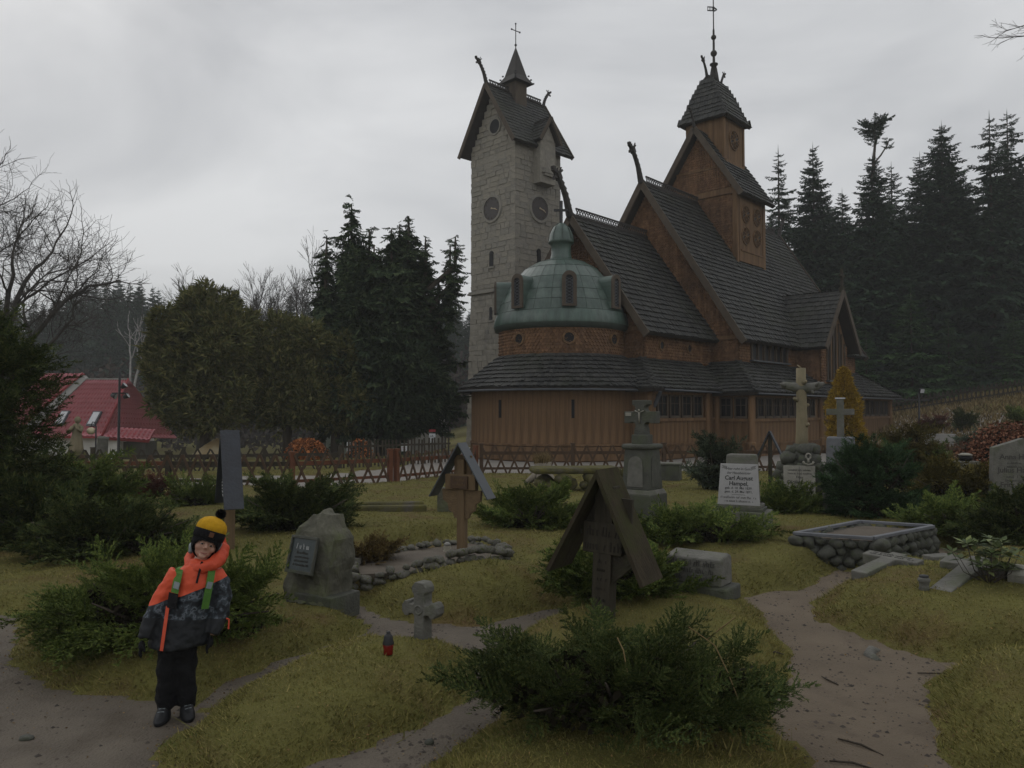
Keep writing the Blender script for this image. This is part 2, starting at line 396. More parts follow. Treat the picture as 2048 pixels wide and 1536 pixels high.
# ------------------------------------------------------------------ terrain
PATHS = {
 'sand_path': [(1.37,2.0),(1.37,3.62),(1.41,4.05),(1.45,4.45),(1.77,5.03),(1.96,5.67),(2.05,6.41),(2.11,7.09),(2.31,7.28),(2.72,7.38),(3.23,8.05),(3.49,8.3),(3.6,8.1),(2.95,7.2),(2.66,6.91),(2.51,6.37),(2.57,5.95),(2.75,5.55),(2.94,5.27),(3.85,5.1),(3.9,4.98),(3.06,5.1),(2.83,5.12),(2.55,4.85),(2.4,4.45),(2.21,4.05),(2.08,3.62),(2.08,2.0)],
 'middle_path': [(-1.3,2.5),(-1.07,3.62),(-0.93,3.8),(-0.72,3.99),(-0.4,4.35),(-0.26,4.64),(-0.23,5.13),(-0.3,5.5),(-0.62,5.56),(-0.81,5.62),(-1.03,5.75),(-1.33,5.42),(-1.5,5.08),(-1.64,4.73),(-1.75,4.42),(-1.86,4.5),(-1.76,4.87),(-1.6,5.28),(-1.34,5.64),(-1.15,5.95),(-1.13,6.15),(-1.5,6.79),(-1.34,6.85),(-1.0,6.42),(-0.69,6.22),(-0.25,6.16),(0.15,6.52),(0.41,6.74),(0.42,6.45),(0.14,6.12),(-0.05,5.67),(-0.05,5.13),(0.02,4.61),(-0.1,4.18),(-0.27,3.98),(-0.42,3.62),(-0.42,2.5)],
 'entry_path': [(-6.5,6.9),(-5.14,6.62),(-4.07,6.46),(-3.3,5.23),(-2.64,4.72),(-2.12,4.6),(-1.81,4.57),(-1.7,4.31),(-1.76,3.95),(-1.4,3.5),(-1.3,2.0),(-5,2.0),(-7,4)],
 'paving_patch': [(-1.46,9.35),(-0.92,10.28),(-0.9,9.48),(-1.28,8.91)],
 'side_path': [(4.2,8.6),(5.0,9.6),(5.9,9.6),(5.9,9.15),(5.0,8.95),(4.62,8.3)],
 'churchyard_gravel': [(-16,16.6),(-7.5,16.5),(-4.5,16.35),(-2.7,17.75),(-1.8,19.9),(-0.8,20.65),(0.5,20.65),(3,20.65),(8.2,21.45),(14,23.5),(24,36),(26,44),(-1,44),(-3.5,30),(-3.2,24),(-5,20.3),(-16,18.6)],
}
PMAT = {'sand_path': 'sand', 'middle_path': 'dirt', 'entry_path': 'dirt', 'paving_patch': 'dirt', 'side_path': 'sand', 'churchyard_gravel': 'gravel'}

def smst(a, b, t):
    t = np.clip((np.asarray(t, float) - a) / (b - a), 0, 1)
    return t * t * (3 - 2 * t)

def sdist(poly, X, Y):
    """signed distance to polygon, negative inside"""
    P = np.array(poly); n = len(P)
    d2 = np.full(X.shape, 1e9); ins = np.zeros(X.shape, bool)
    for i in range(n):
        ax, ay = P[i]; bx, by = P[(i + 1) % n]
        ex, ey = bx - ax, by - ay
        t = np.clip(((X - ax) * ex + (Y - ay) * ey) / (ex * ex + ey * ey + 1e-12), 0, 1)
        d2 = np.minimum(d2, (X - ax - t * ex) ** 2 + (Y - ay - t * ey) ** 2)
        c = ((ay > Y) != (by > Y))
        with np.errstate(divide='ignore', invalid='ignore'):
            xi = ex * (Y - ay) / (ey if abs(ey) > 1e-12 else 1e-12) + ax
        ins ^= c & (X < xi)
    d = np.sqrt(d2)
    return np.where(ins, -d, d)

def wob(X, Y, f, s=0.0):
    return (np.sin(X * f + 1.3 + s) * np.cos(Y * f * 1.13 + 0.7 + s * 2) + 0.5 * np.sin(X * f * 2.3 + Y * f * 1.7 + s)
            + 0.35 * np.cos(Y * f * 3.1 - X * f * 2.7 + s * 3)) / 1.85

def path_dist(X, Y):
    wx = X + 0.05 * wob(X, Y, 5.0); wy = Y + 0.05 * wob(X, Y, 5.0, 2.0)
    ds = [sdist(p, wx, wy) for p in PATHS.values()]
    return ds

def big(X, Y):
    """large landform: slope rising on the right, falling on the left, hills far off"""
    h = 0.19 * np.maximum(0, X - 15 + 0.6 * np.log1p(np.exp(-np.abs(X - 15) / 0.6)) * 0) * smst(20, 34, Y)
    h = np.minimum(h, 5.5)
    h = h - 2.7 * smst(26, 46, Y) * smst(0, -14, X)
    h = h + 9.0 * smst(70, 190, Y) * smst(10, -30, X) + 6.0 * smst(60, 120, Y) * smst(10, 40, X)
    return h

def H(X, Y, D=None):
    X = np.asarray(X, float); Y = np.asarray(Y, float)
    if D is None:
        D = np.minimum.reduce(path_dist(X, Y))
    near = smst(24, 15, Y)
    rise = (0.13 + 0.05 * smst(1.6, 2.4, X)) * smst(0.0, 0.3, D) * near
    def bump(cx, cy, r, a): return a * np.exp(-((X - cx) ** 2 + (Y - cy) ** 2) / (r * r))
    b = bump(3.7, 6.5, 1.0, 0.15) + bump(3.1, 4.2, 0.75, 0.15) + bump(-0.95, 4.75, 0.55, 0.09) + bump(-0.25, 7.1, 0.75, 0.17) \
        + bump(1.5, 6.0, 0.8, 0.08) + bump(0.6, 3.9, 0.8, 0.05) + bump(-2.2, 9.5, 1.6, 0.08) + bump(2.3, 10.0, 1.6, 0.08) + bump(0.4, 9.0, 1.2, 0.06)
    b = b * smst(0.0, 0.5, D)
    w = (0.035 * wob(X, Y, 1.1, 4.0) + 0.012 * wob(X, Y, 4.2, 1.0)) * smst(0.0, 0.3, D) * near
    return rise + b + w + big(X, Y)

def hz(x, y):
    return float(H(np.array([x]), np.array([y]))[0])

def axis(lo, hi, step, far_lo, far_hi, g=1.14):
    a = list(np.arange(lo, hi + 1e-6, step))
    s = step; x = a[-1]; up = []
    while x < far_hi: s *= g; x += s; up.append(x)
    s = step; x = a[0]; dn = []
    while x > far_lo: s *= g; x -= s; dn.append(x)
    return np.array(dn[::-1] + a + up)
gx = axis(-6.0, 7.5, 0.086, -900, 900)
gy = axis(2.6, 12.5, 0.086, -60, 1500, 1.1)
GX, GY = np.meshgrid(gx, gy)
DS = path_dist(GX, GY)
DALL = np.minimum.reduce(DS)
GZ = H(GX, GY, DALL)
nx, ny = len(gx), len(gy)
idx = np.arange(nx * ny).reshape(ny, nx)
FQ = np.stack([idx[:-1, :-1], idx[:-1, 1:], idx[1:, 1:], idx[1:, :-1]], -1).reshape(-1, 4)
GV = np.stack([GX, GY, GZ], -1).reshape(-1, 3)
g_o = link('ground', np_mesh('ground', GV, FQ, M['soil'], True))
tag(g_o, 'mossy graveyard ground between the paths', None, kind='structure')
for (nm, poly), d in zip(PATHS.items(), DS):
    dd = d.reshape(-1)
    ok = (dd[FQ] < 0.035).any(axis=1)
    F = FQ[ok]
    if not len(F): continue
    u, inv = np.unique(F, return_inverse=True)
    V = GV[u].copy()
    V[:, 2] += 0.004 - 0.04 * np.clip(dd[u] / 0.06, 0, 1) + 0.012 * wob(V[:, 0] * 1.0, V[:, 1], 7.0) * np.clip(-dd[u] / 0.1, 0, 1) * (V[:, 1] < 9)
    V[:, 2] = np.where(dd[u] < 0, np.maximum(V[:, 2], GV[u][:, 2] + 0.003), V[:, 2])
    o = link(nm, np_mesh(nm, V, inv.reshape(F.shape), M[PMAT[nm]], True))
    tag(o, None, None, kind='structure')

# ------------------------------------------------------------------ shingle helpers
_sr = random.Random(3)
def course(mb, A, B, v, n, w, h, t, row=0, pointed=False, jit=0.02):
    u = B - A; L = u.length
    if L < 0.02: return
    u = u / L
    k = max(1, int(round(L / w))); ww = L / k
    off = 0.5 * ww if row % 2 else 0.0
    xs = [0.0] + [off + i * ww for i in range(0 if off else 1, k)] + [L]
    V, Fc = mb.v, mb.f
    for x0, x1 in zip(xs[:-1], xs[1:]):
        if x1 - x0 < 0.01: continue
        j = _sr.uniform(-jit, jit); tt = t * _sr.uniform(0.75, 1.25)
        g = min(0.006, 0.08 * ww)
        c0 = A + u * (x0 + g) - v * j; c1 = A + u * (x1 - g) - v * j
        b = len(V)
        if pointed:
            c0u, c1u = c0 + v * (0.42 * h), c1 + v * (0.42 * h)
            m = (c0 + c1) / 2
            V += [tuple(c0u + n * tt), tuple(m + n * tt), tuple(c1u + n * tt), tuple(c1 + v * h), tuple(c0 + v * h),
                  tuple(c0u - n * 0.004), tuple(m - n * 0.004), tuple(c1u - n * 0.004)]
            Fc += [(b, b+1, b+2, b+3, b+4), (b+5, b+6, b+1, b), (b+6, b+7, b+2, b+1)]
        else:
            V += [tuple(c0 + n * tt), tuple(c1 + n * tt), tuple(c1 + v * h + n * 0.002), tuple(c0 + v * h + n * 0.002),
                  tuple(c0 - n * 0.006), tuple(c1 - n * 0.006)]
            Fc += [(b, b+1, b+2, b+3), (b+4, b+5, b+1, b), (b+4, b, b+3), (b+1, b+5, b+2)]

def shquad(mb, e0, e1, r1, r0, out, ch=0.25, w=0.14, t=0.035, pointed=False, jit=0.02):
    e0, e1, r1, r0 = map(Vector, (e0, e1, r1, r0)); out = Vector(out)
    u = (e1 - e0).normalized()
    mid = (r0 + r1) / 2 - (e0 + e1) / 2
    v = mid - u * mid.dot(u); L = v.length; v = v / L
    n = u.cross(v).normalized()
    if n.dot(out) < 0: n = -n
    k = max(1, int(round(L / ch)))
    for i in range(k):
        f = i / k
        course(mb, e0.lerp(r0, f), e1.lerp(r1, f), v, n, w, L / k * 1.25, t, i, pointed, jit)

def shring(mb, prof, a0, a1, ch=0.25, w=0.14, t=0.035, pointed=False, jit=0.02, cx=0, cy=0):
    """shingles on a surface of revolution; prof [(r,z)...] from bottom to top"""
    P = [Vector((r, z)) for r, z in prof]
    row = 0
    for p, q in zip(P[:-1], P[1:]):
        L = (q - p).length; k = max(1, int(round(L / ch)))
        for i in range(k):
            rz = p.lerp(q, i / k)
            m = max(3, int(round(abs(a1 - a0) * rz.x / w)))
            dv = (q - p).normalized()
            for j in range(m):
                s = (j + (0.5 if row % 2 else 0)) / m
                if s + 1e-6 >= 1: continue
                ta, tb = a0 + (a1 - a0) * s, a0 + (a1 - a0) * (s + 1.0 / m)
                tm = (ta + tb) / 2
                A = Vector((cx + rz.x * math.cos(ta), cy + rz.x * math.sin(ta), rz.y))
                B = Vector((cx + rz.x * math.cos(tb), cy + rz.x * math.sin(tb), rz.y))
                v = Vector((dv.x * math.cos(tm), dv.x * math.sin(tm), dv.y))
                n = Vector((dv.y * math.cos(tm), dv.y * math.sin(tm), -dv.x))
                course(mb, A, B, v, n, 9.0, L / k * 1.25, t, 0, pointed, jit)
            row += 1

def deck(mb, e0, e1, r1, r0, out, th=0.14):
    q = [Vector(p) for p in (e0, e1, r1, r0)]; out = Vector(out)
    n = (q[1] - q[0]).cross(q[3] - q[0])
    if n.length < 1e-6: n = (q[1] - q[0]).cross(q[2] - q[0])
    n.normalize()
    if n.dot(out) < 0: n = -n
    vs = [p - n * 0.012 for p in q] + [p - n * th for p in q]
    mb.add(vs, [(0, 1, 2, 3), (7, 6, 5, 4), (0, 4, 5, 1), (1, 5, 6, 2), (2, 6, 7, 3), (3, 7, 4, 0)])

def roof_part(parent, name, quads, **kw):
    """deck part with the shingles as its sub-part; quads: (e0,e1,r1,r0,out,shingled)"""
    d = MB(); s = MB()
    for e0, e1, r1, r0, out, sh in quads:
        deck(d, e0, e1, r1, r0, out)
        if sh: shquad(s, e0, e1, r1, r0, out, **kw)
    p = d.build(name, M['darkwood'], parent)
    so = s.build('shingles', M['roofsh'], p); tag(so, kind='stuff')
    return p

# ------------------------------------------------------------------ stave church (local x along the ridge, front side at -y)
CH = thing('stave_church', 'brown wooden stave church with shingled gables, dragon finials and green copper apse dome', 'church', (1.82, 28.5, 0), R(47.8))
PI = math.pi
F_ = (0, -1, 0); E_ = (-1, 0, 0)

# --- solid wall cores (rendered surfaces are the boards and shingles laid on them)
def core(name, boxes, m='wood'):
    b = MB()
    for (x0, x1, y0, y1, z0, z1) in boxes:
        b.box(((x0 + x1) / 2, (y0 + y1) / 2, (z0 + z1) / 2), (x1 - x0, y1 - y0, z1 - z0))
    return b.build(name, M[m], CH)
core('choir_wall', [(1.0, 6.0, -2.9, 2.9, 0.0, 4.62)])
core('nave_wall', [(5.9, 19.0, -4.1, 4.1, 0.0, 4.55)])
core('choir_aisle_wall', [(-0.3, 4.3, -3.96, 3.96, 0.0, 2.5)])
core('nave_aisle_wall', [(4.22, 20.3, -5.36, 5.36, -0.6, 2.45)])
b = MB(); b.lathe([(3.28, 0), (3.28, 2.5)], 48); b.build('apse_aisle_wall', M['wood'], CH)
b = MB(); b.lathe([(2.3, 2.4), (2.3, 4.9)], 48); b.build('apse_wall', M['wood'], CH)
# gable walls of choir and nave (triangles with thickness)
def gable(name, x, hw, z0, z1, th=0.2, m='wood'):
    b = MB()
    vs = [(x, -hw, z0), (x, hw, z0), (x, 0, z1), (x + th, -hw, z0), (x + th, hw, z0), (x + th, 0, z1)]
    b.add(vs, [(0, 2, 1), (3, 4, 5), (0, 1, 4, 3), (1, 2, 5, 4), (2, 0, 3, 5)])
    return b.build(name, M[m], CH)
gable('choir_gable', 1.0, 2.95, 4.6, 8.75)
gable('nave_gable', 5.9, 4.15, 4.5, 10.95)
gable('far_gable', 18.75, 4.15, 4.5, 10.95)

# --- wall shingles (pointed), real pieces joined part by part
def wallsh(name, fn):
    s = MB(); fn(s)
    o = s.build(name, M['wallsh'], CH); tag(o, kind='stuff'); return o
PW = dict(ch=0.11, w=0.13, t=0.036, pointed=True, jit=0.004)
wallsh('apse_wall_shingles', lambda s: shring(s, [(2.31, 3.45), (2.31, 4.86)], PI * 0.78, PI * 1.62, **PW))
def _choir(s):
    shquad(s, (5.95, -2.91, 3.45), (0.99, -2.91, 3.45), (0.99, -2.91, 4.5), (5.95, -2.91, 4.5), F_, **PW)
    shquad(s, (0.985, -2.92, 3.45), (0.985, -2.05, 3.45), (0.985, -2.05, 4.62), (0.985, -2.92, 4.62), E_, **PW)
    shquad(s, (0.985, -2.95, 4.62), (0.985, 2.95, 4.62), (0.985, 0.02, 8.72), (0.985, -0.02, 8.72), E_, **PW)
wallsh('choir_wall_shingles', _choir)
def _nave(s):
    shquad(s, (7.0, -4.11, 3.45), (5.88, -4.11, 3.45), (5.88, -4.11, 4.5), (7.0, -4.11, 4.5), F_, **PW)
    shquad(s, (18.99, -4.11, 3.45), (10.6, -4.11, 3.45), (10.6, -4.11, 4.5), (18.99, -4.11, 4.5), F_, **PW)
    shquad(s, (5.885, -4.12, 3.45), (5.885, -2.85, 3.45), (5.885, -2.85, 4.5), (5.885, -4.12, 4.5), E_, **PW)
    shquad(s, (5.885, -4.15, 4.56), (5.885, 4.15, 4.56), (5.885, 0.02, 10.9), (5.885, -0.02, 10.9), E_, **PW)
wallsh('nave_wall_shingles', _nave)

# --- main roofs
KW = dict(ch=0.26, w=0.125, t=0.06)
roof_part(CH, 'choir_roof', [
    ((5.9, -3.3, 4.42), (0.55, -3.3, 4.42), (0.55, 0, 9.0), (5.9, 0, 9.0), F_, True),
    ((0.55, 3.3, 4.42), (5.9, 3.3, 4.42), (5.9, 0, 9.0), (0.55, 0, 9.0), (0, 1, 0), False)], **KW)
roof_part(CH, 'nave_roof', [
    ((19.45, -4.52, 4.4), (5.45, -4.52, 4.4), (5.45, 0, 11.35), (19.45, 0, 11.35), F_, True),
    ((5.45, 4.52, 4.4), (19.45, 4.52, 4.4), (19.45, 0, 11.35), (5.45, 0, 11.35), (0, 1, 0), False)], **KW)
# --- aisle (pentice) roofs
roof_part(CH, 'choir_aisle_roof', [
    ((5.0, -4.42, 2.42), (-0.72, -4.42, 2.42), (1.0, -2.86, 3.56), (5.0, -2.86, 3.56), F_, True),
    ((-0.72, -4.42, 2.42), (-0.72, -2.0, 2.42), (1.0, -2.0, 3.56), (1.0, -2.86, 3.56), E_, True),
    ((-0.72, 4.42, 2.42), (5.0, 4.42, 2.42), (5.0, 2.86, 3.56), (1.0, 2.86, 3.56), (0, 1, 0), False),
    ((-0.72, 2.0, 2.42), (-0.72, 4.42, 2.42), (1.0, 2.86, 3.56), (1.0, 2.0, 3.56), E_, False)], ch=0.22, w=0.12, t=0.06)
roof_part(CH, 'nave_aisle_roof', [
    ((20.75, -5.86, 2.34), (3.78, -5.86, 2.34), (5.9, -4.06, 3.62), (19.0, -4.06, 3.62), F_, True),
    ((3.78, -5.86, 2.34), (3.78, -2.9, 2.34), (5.9, -2.9, 3.62), (5.9, -4.06, 3.62), E_, True),
    ((20.75, -2.0, 2.34), (20.75, -5.86, 2.34), (19.0, -4.06, 3.62), (19.0, -2.0, 3.62), (1, 0, 0), True),
    ((3.78, 5.86, 2.34), (20.75, 5.86, 2.34), (19.0, 4.06, 3.62), (5.9, 4.06, 3.62), (0, 1, 0), False)], ch=0.24, w=0.125, t=0.065)
b = MB(); b.lathe([(3.74, 2.34), (3.74, 2.44), (2.31, 3.6), (2.31, 3.45)], 56, cap=False)
p = b.build('apse_aisle_roof', M['darkwood'], CH)
s = MB(); shring(s, [(3.76, 2.46), (3.2, 2.9), (2.31, 3.63)], PI * 0.62, PI * 1.66, ch=0.22, w=0.115, t=0.06)
tag(s.build('shingles', M['roofsh'], p), kind='stuff')
# --- gutters
b = MB()
b.tube([(3.8 * math.cos(t), 3.8 * math.sin(t), 2.36) for t in np.linspace(PI * 0.6, PI * 1.53, 40)], 0.035, 6)
b.build('gutter', M['metalroof'], CH, True)
b = MB(); b.tube([(-0.2, -4.47, 2.37), (4.0, -4.47, 2.33)], 0.035, 6); b.tube([(4.0, -4.47, 2.33), (3.82, -5.9, 2.28), (9.0, -5.91, 2.26), (20.8, -5.91, 2.25)], 0.035, 6)
b.build('gutter', M['metalroof'], CH, True)
for (x, y, z) in ((-0.35, -4.3, 2.3), (15.0, -5.72, 2.2)):
    b = MB(); b.beam((x, y - 0.1, z), (x + 0.12, y + 0.22, z - 0.5), 0.1, 0.08); b.build('downpipe', M['metalroof'], CH)

# --- planks
def plank_mesh(w, h, seed):
    b = MB(); b.box((0, 0, h / 2), (w, 0.05, h)); return b.mesh('plank', M['wood'])
PLK = {}
def planks(x0, y0, x1, y1, z0, z1, w=0.3):
    L = math.hypot(x1 - x0, y1 - y0); k = max(1, int(round(L / w))); ang = math.atan2(y1 - y0, x1 - x0)
    key = (round(L / k, 3), round(z1 - z0, 3))
    if key not in PLK: PLK[key] = plank_mesh(L / k - 0.008, z1 - z0, 1)
    nxv, nyv = math.sin(ang), -math.cos(ang)
    for i in range(k):
        f = (i + 0.5) / k; pr = random.uniform(0.0, 0.012)
        link('plank', PLK[key], CH, (x0 + (x1 - x0) * f + nxv * pr, y0 + (y1 - y0) * f + nyv * pr, z0), (0, 0, ang))
pm_ = plank_mesh(0.295, 1.86, 1)
for i in range(34):
    t = PI * (0.56 + 0.98 * (i + 0.5) / 34)
    rr = 3.275 + random.uniform(0, 0.012)
    link('plank', pm_, CH, (rr * math.cos(t), rr * math.sin(t), 0.58), (0, 0, t + PI / 2))
planks(-0.28, -3.97, 4.15, -3.97, 0.55, 1.33)
planks(-0.31, -3.2, -0.31, -3.95, 0.55, 2.4)
planks(4.21, -4.0, 4.21, -5.35, 0.5, 1.28)
planks(4.3, -5.37, 20.2, -5.37, 0.45, 1.28, 0.33)
# sill ledges, base boards, beams
b = MB(); b.lathe([(3.30, 0.5), (3.36, 0.52), (3.36, 0.575), (3.30, 0.585)], 48, cap=False); b.lathe([(3.31, 0.02), (3.34, 0.04), (3.34, 0.49), (3.31, 0.5)], 48, cap=False)
b.build('apse_sill', M['wood'], CH)
b = MB()
b.box((1.95, -4.0, 0.525), (4.5, 0.12, 0.06)); b.box((1.95, -3.99, 0.26), (4.46, 0.08, 0.46))
b.box((-0.34, -3.65, 0.525), (0.1, 0.8, 0.06)); b.box((-0.33, -3.65, 0.26), (0.07, 0.78, 0.46))
b.box((12.3, -5.42, 0.44), (16.2, 0.1, 0.06)); b.box((12.3, -5.4, 0.0), (16.16, 0.08, 0.84))
b.box((4.17, -4.7, 0.48), (0.1, 1.3, 0.06)); b.box((4.18, -4.7, 0.22), (0.08, 1.28, 0.46))
b.build('sill_beam', M['wood'], CH)
b = MB()
b.box((1.95, -4.01, 1.37), (4.5, 0.1, 0.1)); b.box((12.3, -5.41, 1.33), (16.1, 0.1, 0.1)); b.box((4.165, -4.7, 1.33), (0.1, 1.25, 0.1))
b.box((1.95, -4.0, 2.3), (4.5, 0.1, 0.14)); b.box((12.3, -5.4, 2.24), (16.1, 0.1, 0.14)); b.box((4.17, -4.7, 2.24), (0.1, 1.25, 0.14))
b.build('window_rail', M['wood'], CH)

# --- windows in the aisles
def window(x, y, z, w, h, rz=0.0):
    fr = MB()
    for sx in (-1, 1): fr.box((sx * (w / 2 - 0.03), -0.03, h / 2), (0.06, 0.07, h))
    fr.box((0, -0.03, 0.04), (w - 0.12, 0.08, 0.08)); fr.box((0, -0.03, h - 0.03), (w - 0.12, 0.07, 0.06))
    o = fr.build('window', M['trim'], CH, loc=(x, y, z), rot=(0, 0, rz))
    pb = MB(); pb.box((0, -0.012, h / 2), (w - 0.12, 0.02, h - 0.12)); pb.build('pane', M['glass'], o)
    mb = MB(); mb.box((0, -0.03, h / 2 + 0.03), (0.025, 0.03, h - 0.14)); mb.box((0, -0.03, h * 0.62), (w - 0.12, 0.026, 0.022))
    mb.build('glazing_bar', M['trim'], o)
    return o
for i in range(4): window(0.42 + i * 0.8, -3.965, 1.43, 0.66, 0.8)
for i in range(2): window(4.215, -4.42 - i * 0.58, 1.39, 0.5, 0.78, -PI / 2)
for x0, n in ((4.95, 8), (11.35, 4), (15.35, 7)):
    for i in range(n): window(x0 + i * 0.7, -5.365, 1.39, 0.62, 0.78)
def post(x, y, z0, z1, r=0.13, m='wood'):
    b = MB(); b.lathe([(r * 1.35, z0), (r * 1.35, z0 + 0.5), (r * 1.0, z0 + 0.56), (r, z1 - 0.2), (r * 1.2, z1 - 0.1), (r * 1.2, z1)], 10, (x, y, 0))
    return b.build('post', M[m], CH, False)
for x, y in ((-0.3, -3.98), (3.45, -4.02), (4.2, -5.4), (10.75, -5.42), (14.6, -5.42), (20.2, -5.4), (4.15, -4.05)): post(x, y, 0.0, 2.35)

# --- slit windows, portholes
for t in (PI, 1.25 * PI, 1.5 * PI - 0.08):
    b = MB(); b.box((0, 0, 0), (0.1, 0.06, 0.6))
    o = b.build('slit_window', M['glass'], CH, loc=(3.292 * math.cos(t), 3.292 * math.sin(t), 1.74), rot=(0, 0, t + PI / 2))
def porthole(loc, rz, r=0.13):
    rg = MB(); rg.lathe([(r, 0.0), (r, 0.06), (r + 0.06, 0.06), (r + 0.075, 0.0)], 20, cap=False)
    o = rg.build('porthole', M['wood'], CH, loc=loc, rot=(PI / 2, 0, rz))
    pn = MB(); pn.lathe([(0.001, 0.026), (r + 0.005, 0.026), (r + 0.005, 0.0)], 20, cap=False); pn.build('pane', M['glass'], o)
for t in (PI, 1.25 * PI, 1.5 * PI): porthole((2.315 * math.cos(t), 2.315 * math.sin(t), 4.16), t + PI / 2, 0.17)
porthole((2.15, -2.915, 4.05), 0, 0.14); porthole((4.15, -2.915, 4.05), 0, 0.14)

# --- nave clerestory arcade
for i in range(6):
    x = 7.2 + i * 0.58
    pn = MB(); pn.prism([(-0.2, 0), (0.2, 0)] + [(0.2 * math.cos(a), 0.55 + 0.2 * math.sin(a)) for a in np.linspace(0, PI, 9)], 0, 0.03)
    pn.build('arched_window', M['glass'], CH, loc=(x, -4.105, 3.72), rot=(PI / 2, 0, 0))
for i in range(7):
    b = MB(); b.lathe([(0.06, 0), (0.045, 0.06), (0.045, 0.5), (0.075, 0.6), (0.1, 0.7)], 8)
    b.build('arcade_column', M['trim'], CH, loc=(6.91 + i * 0.58, -4.17, 3.7))
b = MB(); b.box((8.65, -4.2, 3.67), (3.7, 0.2, 0.06)); b.build('arcade_sill', M['metalroof'], CH)

# --- barge boards
def barge(name, x, hw, z0, z1, out=0.0):
    b = MB()
    for sgn in (-1, 1):
        b.beam((x, sgn * hw, z0 - 0.06), (x, 0, z1 - 0.06), 0.07, 0.26, (0, 0, 1))
    return b.build(name, M['trim'], CH)
barge('barge_board', 0.53, 3.34, 4.36, 9.0)
barge('barge_board', 5.43, 4.56, 4.34, 11.35)
barge('barge_board', 19.48, 4.56, 4.34, 11.35)
b = MB(); b.box((0.98, 0, 4.6), (0.1, 5.9, 0.14)); b.box((5.87, 0, 4.54), (0.1, 8.3, 0.14)); b.build('gable_beam', M['wood'], CH)

# --- ridge crests
def crest(x0, x1, z, par=CH, y=0.0, h=0.34):
    b = MB()
    b.beam((x0, y, z + 0.05), (x1, y, z + 0.05), 0.1, 0.1); b.beam((x0, y, z + h), (x1, y, z + h), 0.06, 0.05)
    k = max(2, int((x1 - x0) / 0.17))
    for i in range(k):
        xa = x0 + (x1 - x0) * i / k; xb = x0 + (x1 - x0) * (i + 1) / k
        b.beam((xa, y, z + 0.09), (xb, y, z + h - 0.02), 0.03, 0.028); b.beam((xb, y, z + 0.09), (xa, y, z + h - 0.02), 0.03, 0.028)
    return b.build('ridge_crest', M['dragon'], par)
crest(0.9, 5.85, 9.0); crest(5.8, 10.3, 11.33); crest(13.4, 18.9, 11.33)

# --- dragon heads
def dragon(par, loc, sc=1.0, rz=0.0):
    """neck rising towards local -x from the ridge end, head with open jaw, crest spikes along the back"""
    b = MB()
    path = [(0.25, -0.12), (0.0, 0.0), (-0.1, 0.3), (-0.22, 0.62), (-0.4, 0.92), (-0.6, 1.2)]
    rad = [0.16, 0.15, 0.13, 0.115, 0.105, 0.1]
    b.tube([(x, 0, z) for x, z in path], rad, 8)
    b.box((-0.66, 0, 1.3), (0.2, 0.2, 0.3), (0, R(-32), 0))
    b.beam((-0.66, 0, 1.36), (-0.98, 0, 1.5), 0.14, 0.13); b.beam((-0.64, 0, 1.22), (-0.9, 0, 1.22), 0.12, 0.08)
    b.box((-0.95, 0, 1.55), (0.12, 0.15, 0.1)); b.box((-0.9, 0, 1.17), (0.08, 0.1, 0.1))
    b.beam((-0.6, 0, 1.42), (-0.42, 0, 1.58), 0.06, 0.07); b.beam((-0.66, 0.05, 1.43), (-0.6, 0.09, 1.62), 0.05, 0.05)
    b.beam((-0.66, -0.05, 1.43), (-0.6, -0.09, 1.62), 0.05, 0.05)
    for i in range(8):
        f = i / 7; k = 0.2 + f * 4.4; a = int(k); a = min(a, 4); t = k - a
        x = path[a][0] * (1 - t) + path[a+1][0] * t; z = path[a][1] * (1 - t) + path[a+1][1] * t
        b.box((x + 0.13, 0, z + 0.03), (0.16, 0.05, 0.1), (0, R(35), 0))
    for i in range(4): b.box((-0.3 - 0.1 * i, 0, 0.62 + 0.17 * i), (0.14, 0.06, 0.07), (0, R(-30), 0))
    vs = [(x * sc, y * sc, z * sc) for x, y, z in b.v]; b.v = vs
    return b.build('dragon_head', M['dragon'], par, loc=loc, rot=(0, 0, rz))
dragon(CH, (0.5, 0, 9.05), 1.0)
dragon(CH, (5.4, 0, 11.4), 0.9)
dragon(CH, (19.5, 0, 11.4), 0.7, PI)

# --- copper dome over the apse
DP = [(2.47, 4.72), (2.44, 4.92), (2.37, 5.15), (2.24, 5.52), (2.05, 5.9), (1.76, 6.38), (1.36, 6.82), (0.92, 7.08), (0.42, 7.24)]
b = MB(); b.lathe([(r - 0.02, z - 0.01) for r, z in DP], 48, cap=False); b.lathe([(2.49, 4.71), (2.46, 4.57), (2.3, 4.5)], 48, cap=False)  # second ring is dark and deepened to paint the shadow band under the eave
dome = b.build('apse_dome', M['copper_dk'], CH, True)
NS = 24
PAN = {}
for ri in range(1, len(DP) - 1):
    (r0, z0), (r1, z1) = DP[ri], DP[ri + 1]
    da = 2 * PI / NS; g = 0.006
    vs = []
    nr, nz = (z1 - z0), (r0 - r1); nl = math.hypot(nr, nz); nr, nz = nr / nl, nz / nl
    for off in (0.0, 0.018):
        for (r, z) in ((r0, z0 + g), (r1, z1 - g)):
            for a in (-da / 2 + g / r0, 0.0, da / 2 - g / r0):
                rr = (r + 0.002) + off * nr
                vs.append((rr * math.cos(a), rr * math.sin(a), z + off * nz))
    fs = [(6, 7, 10, 9), (7, 8, 11, 10), (0, 1, 7, 6), (1, 2, 8, 7), (2, 5, 11, 8), (5, 4, 10, 11), (4, 3, 9, 10), (3, 0, 6, 9)]
    pmx = MB().add(vs, fs).mesh('copper_panel', M['copper'])
    for j in range(NS):
        a = (j + 0.5) * da
        if math.cos(a) > 0.35 and ri < 6: continue
        if PI * 0.25 < a < PI * 0.72: continue
        link('copper_panel', pmx, dome, rot=(0, 0, a))
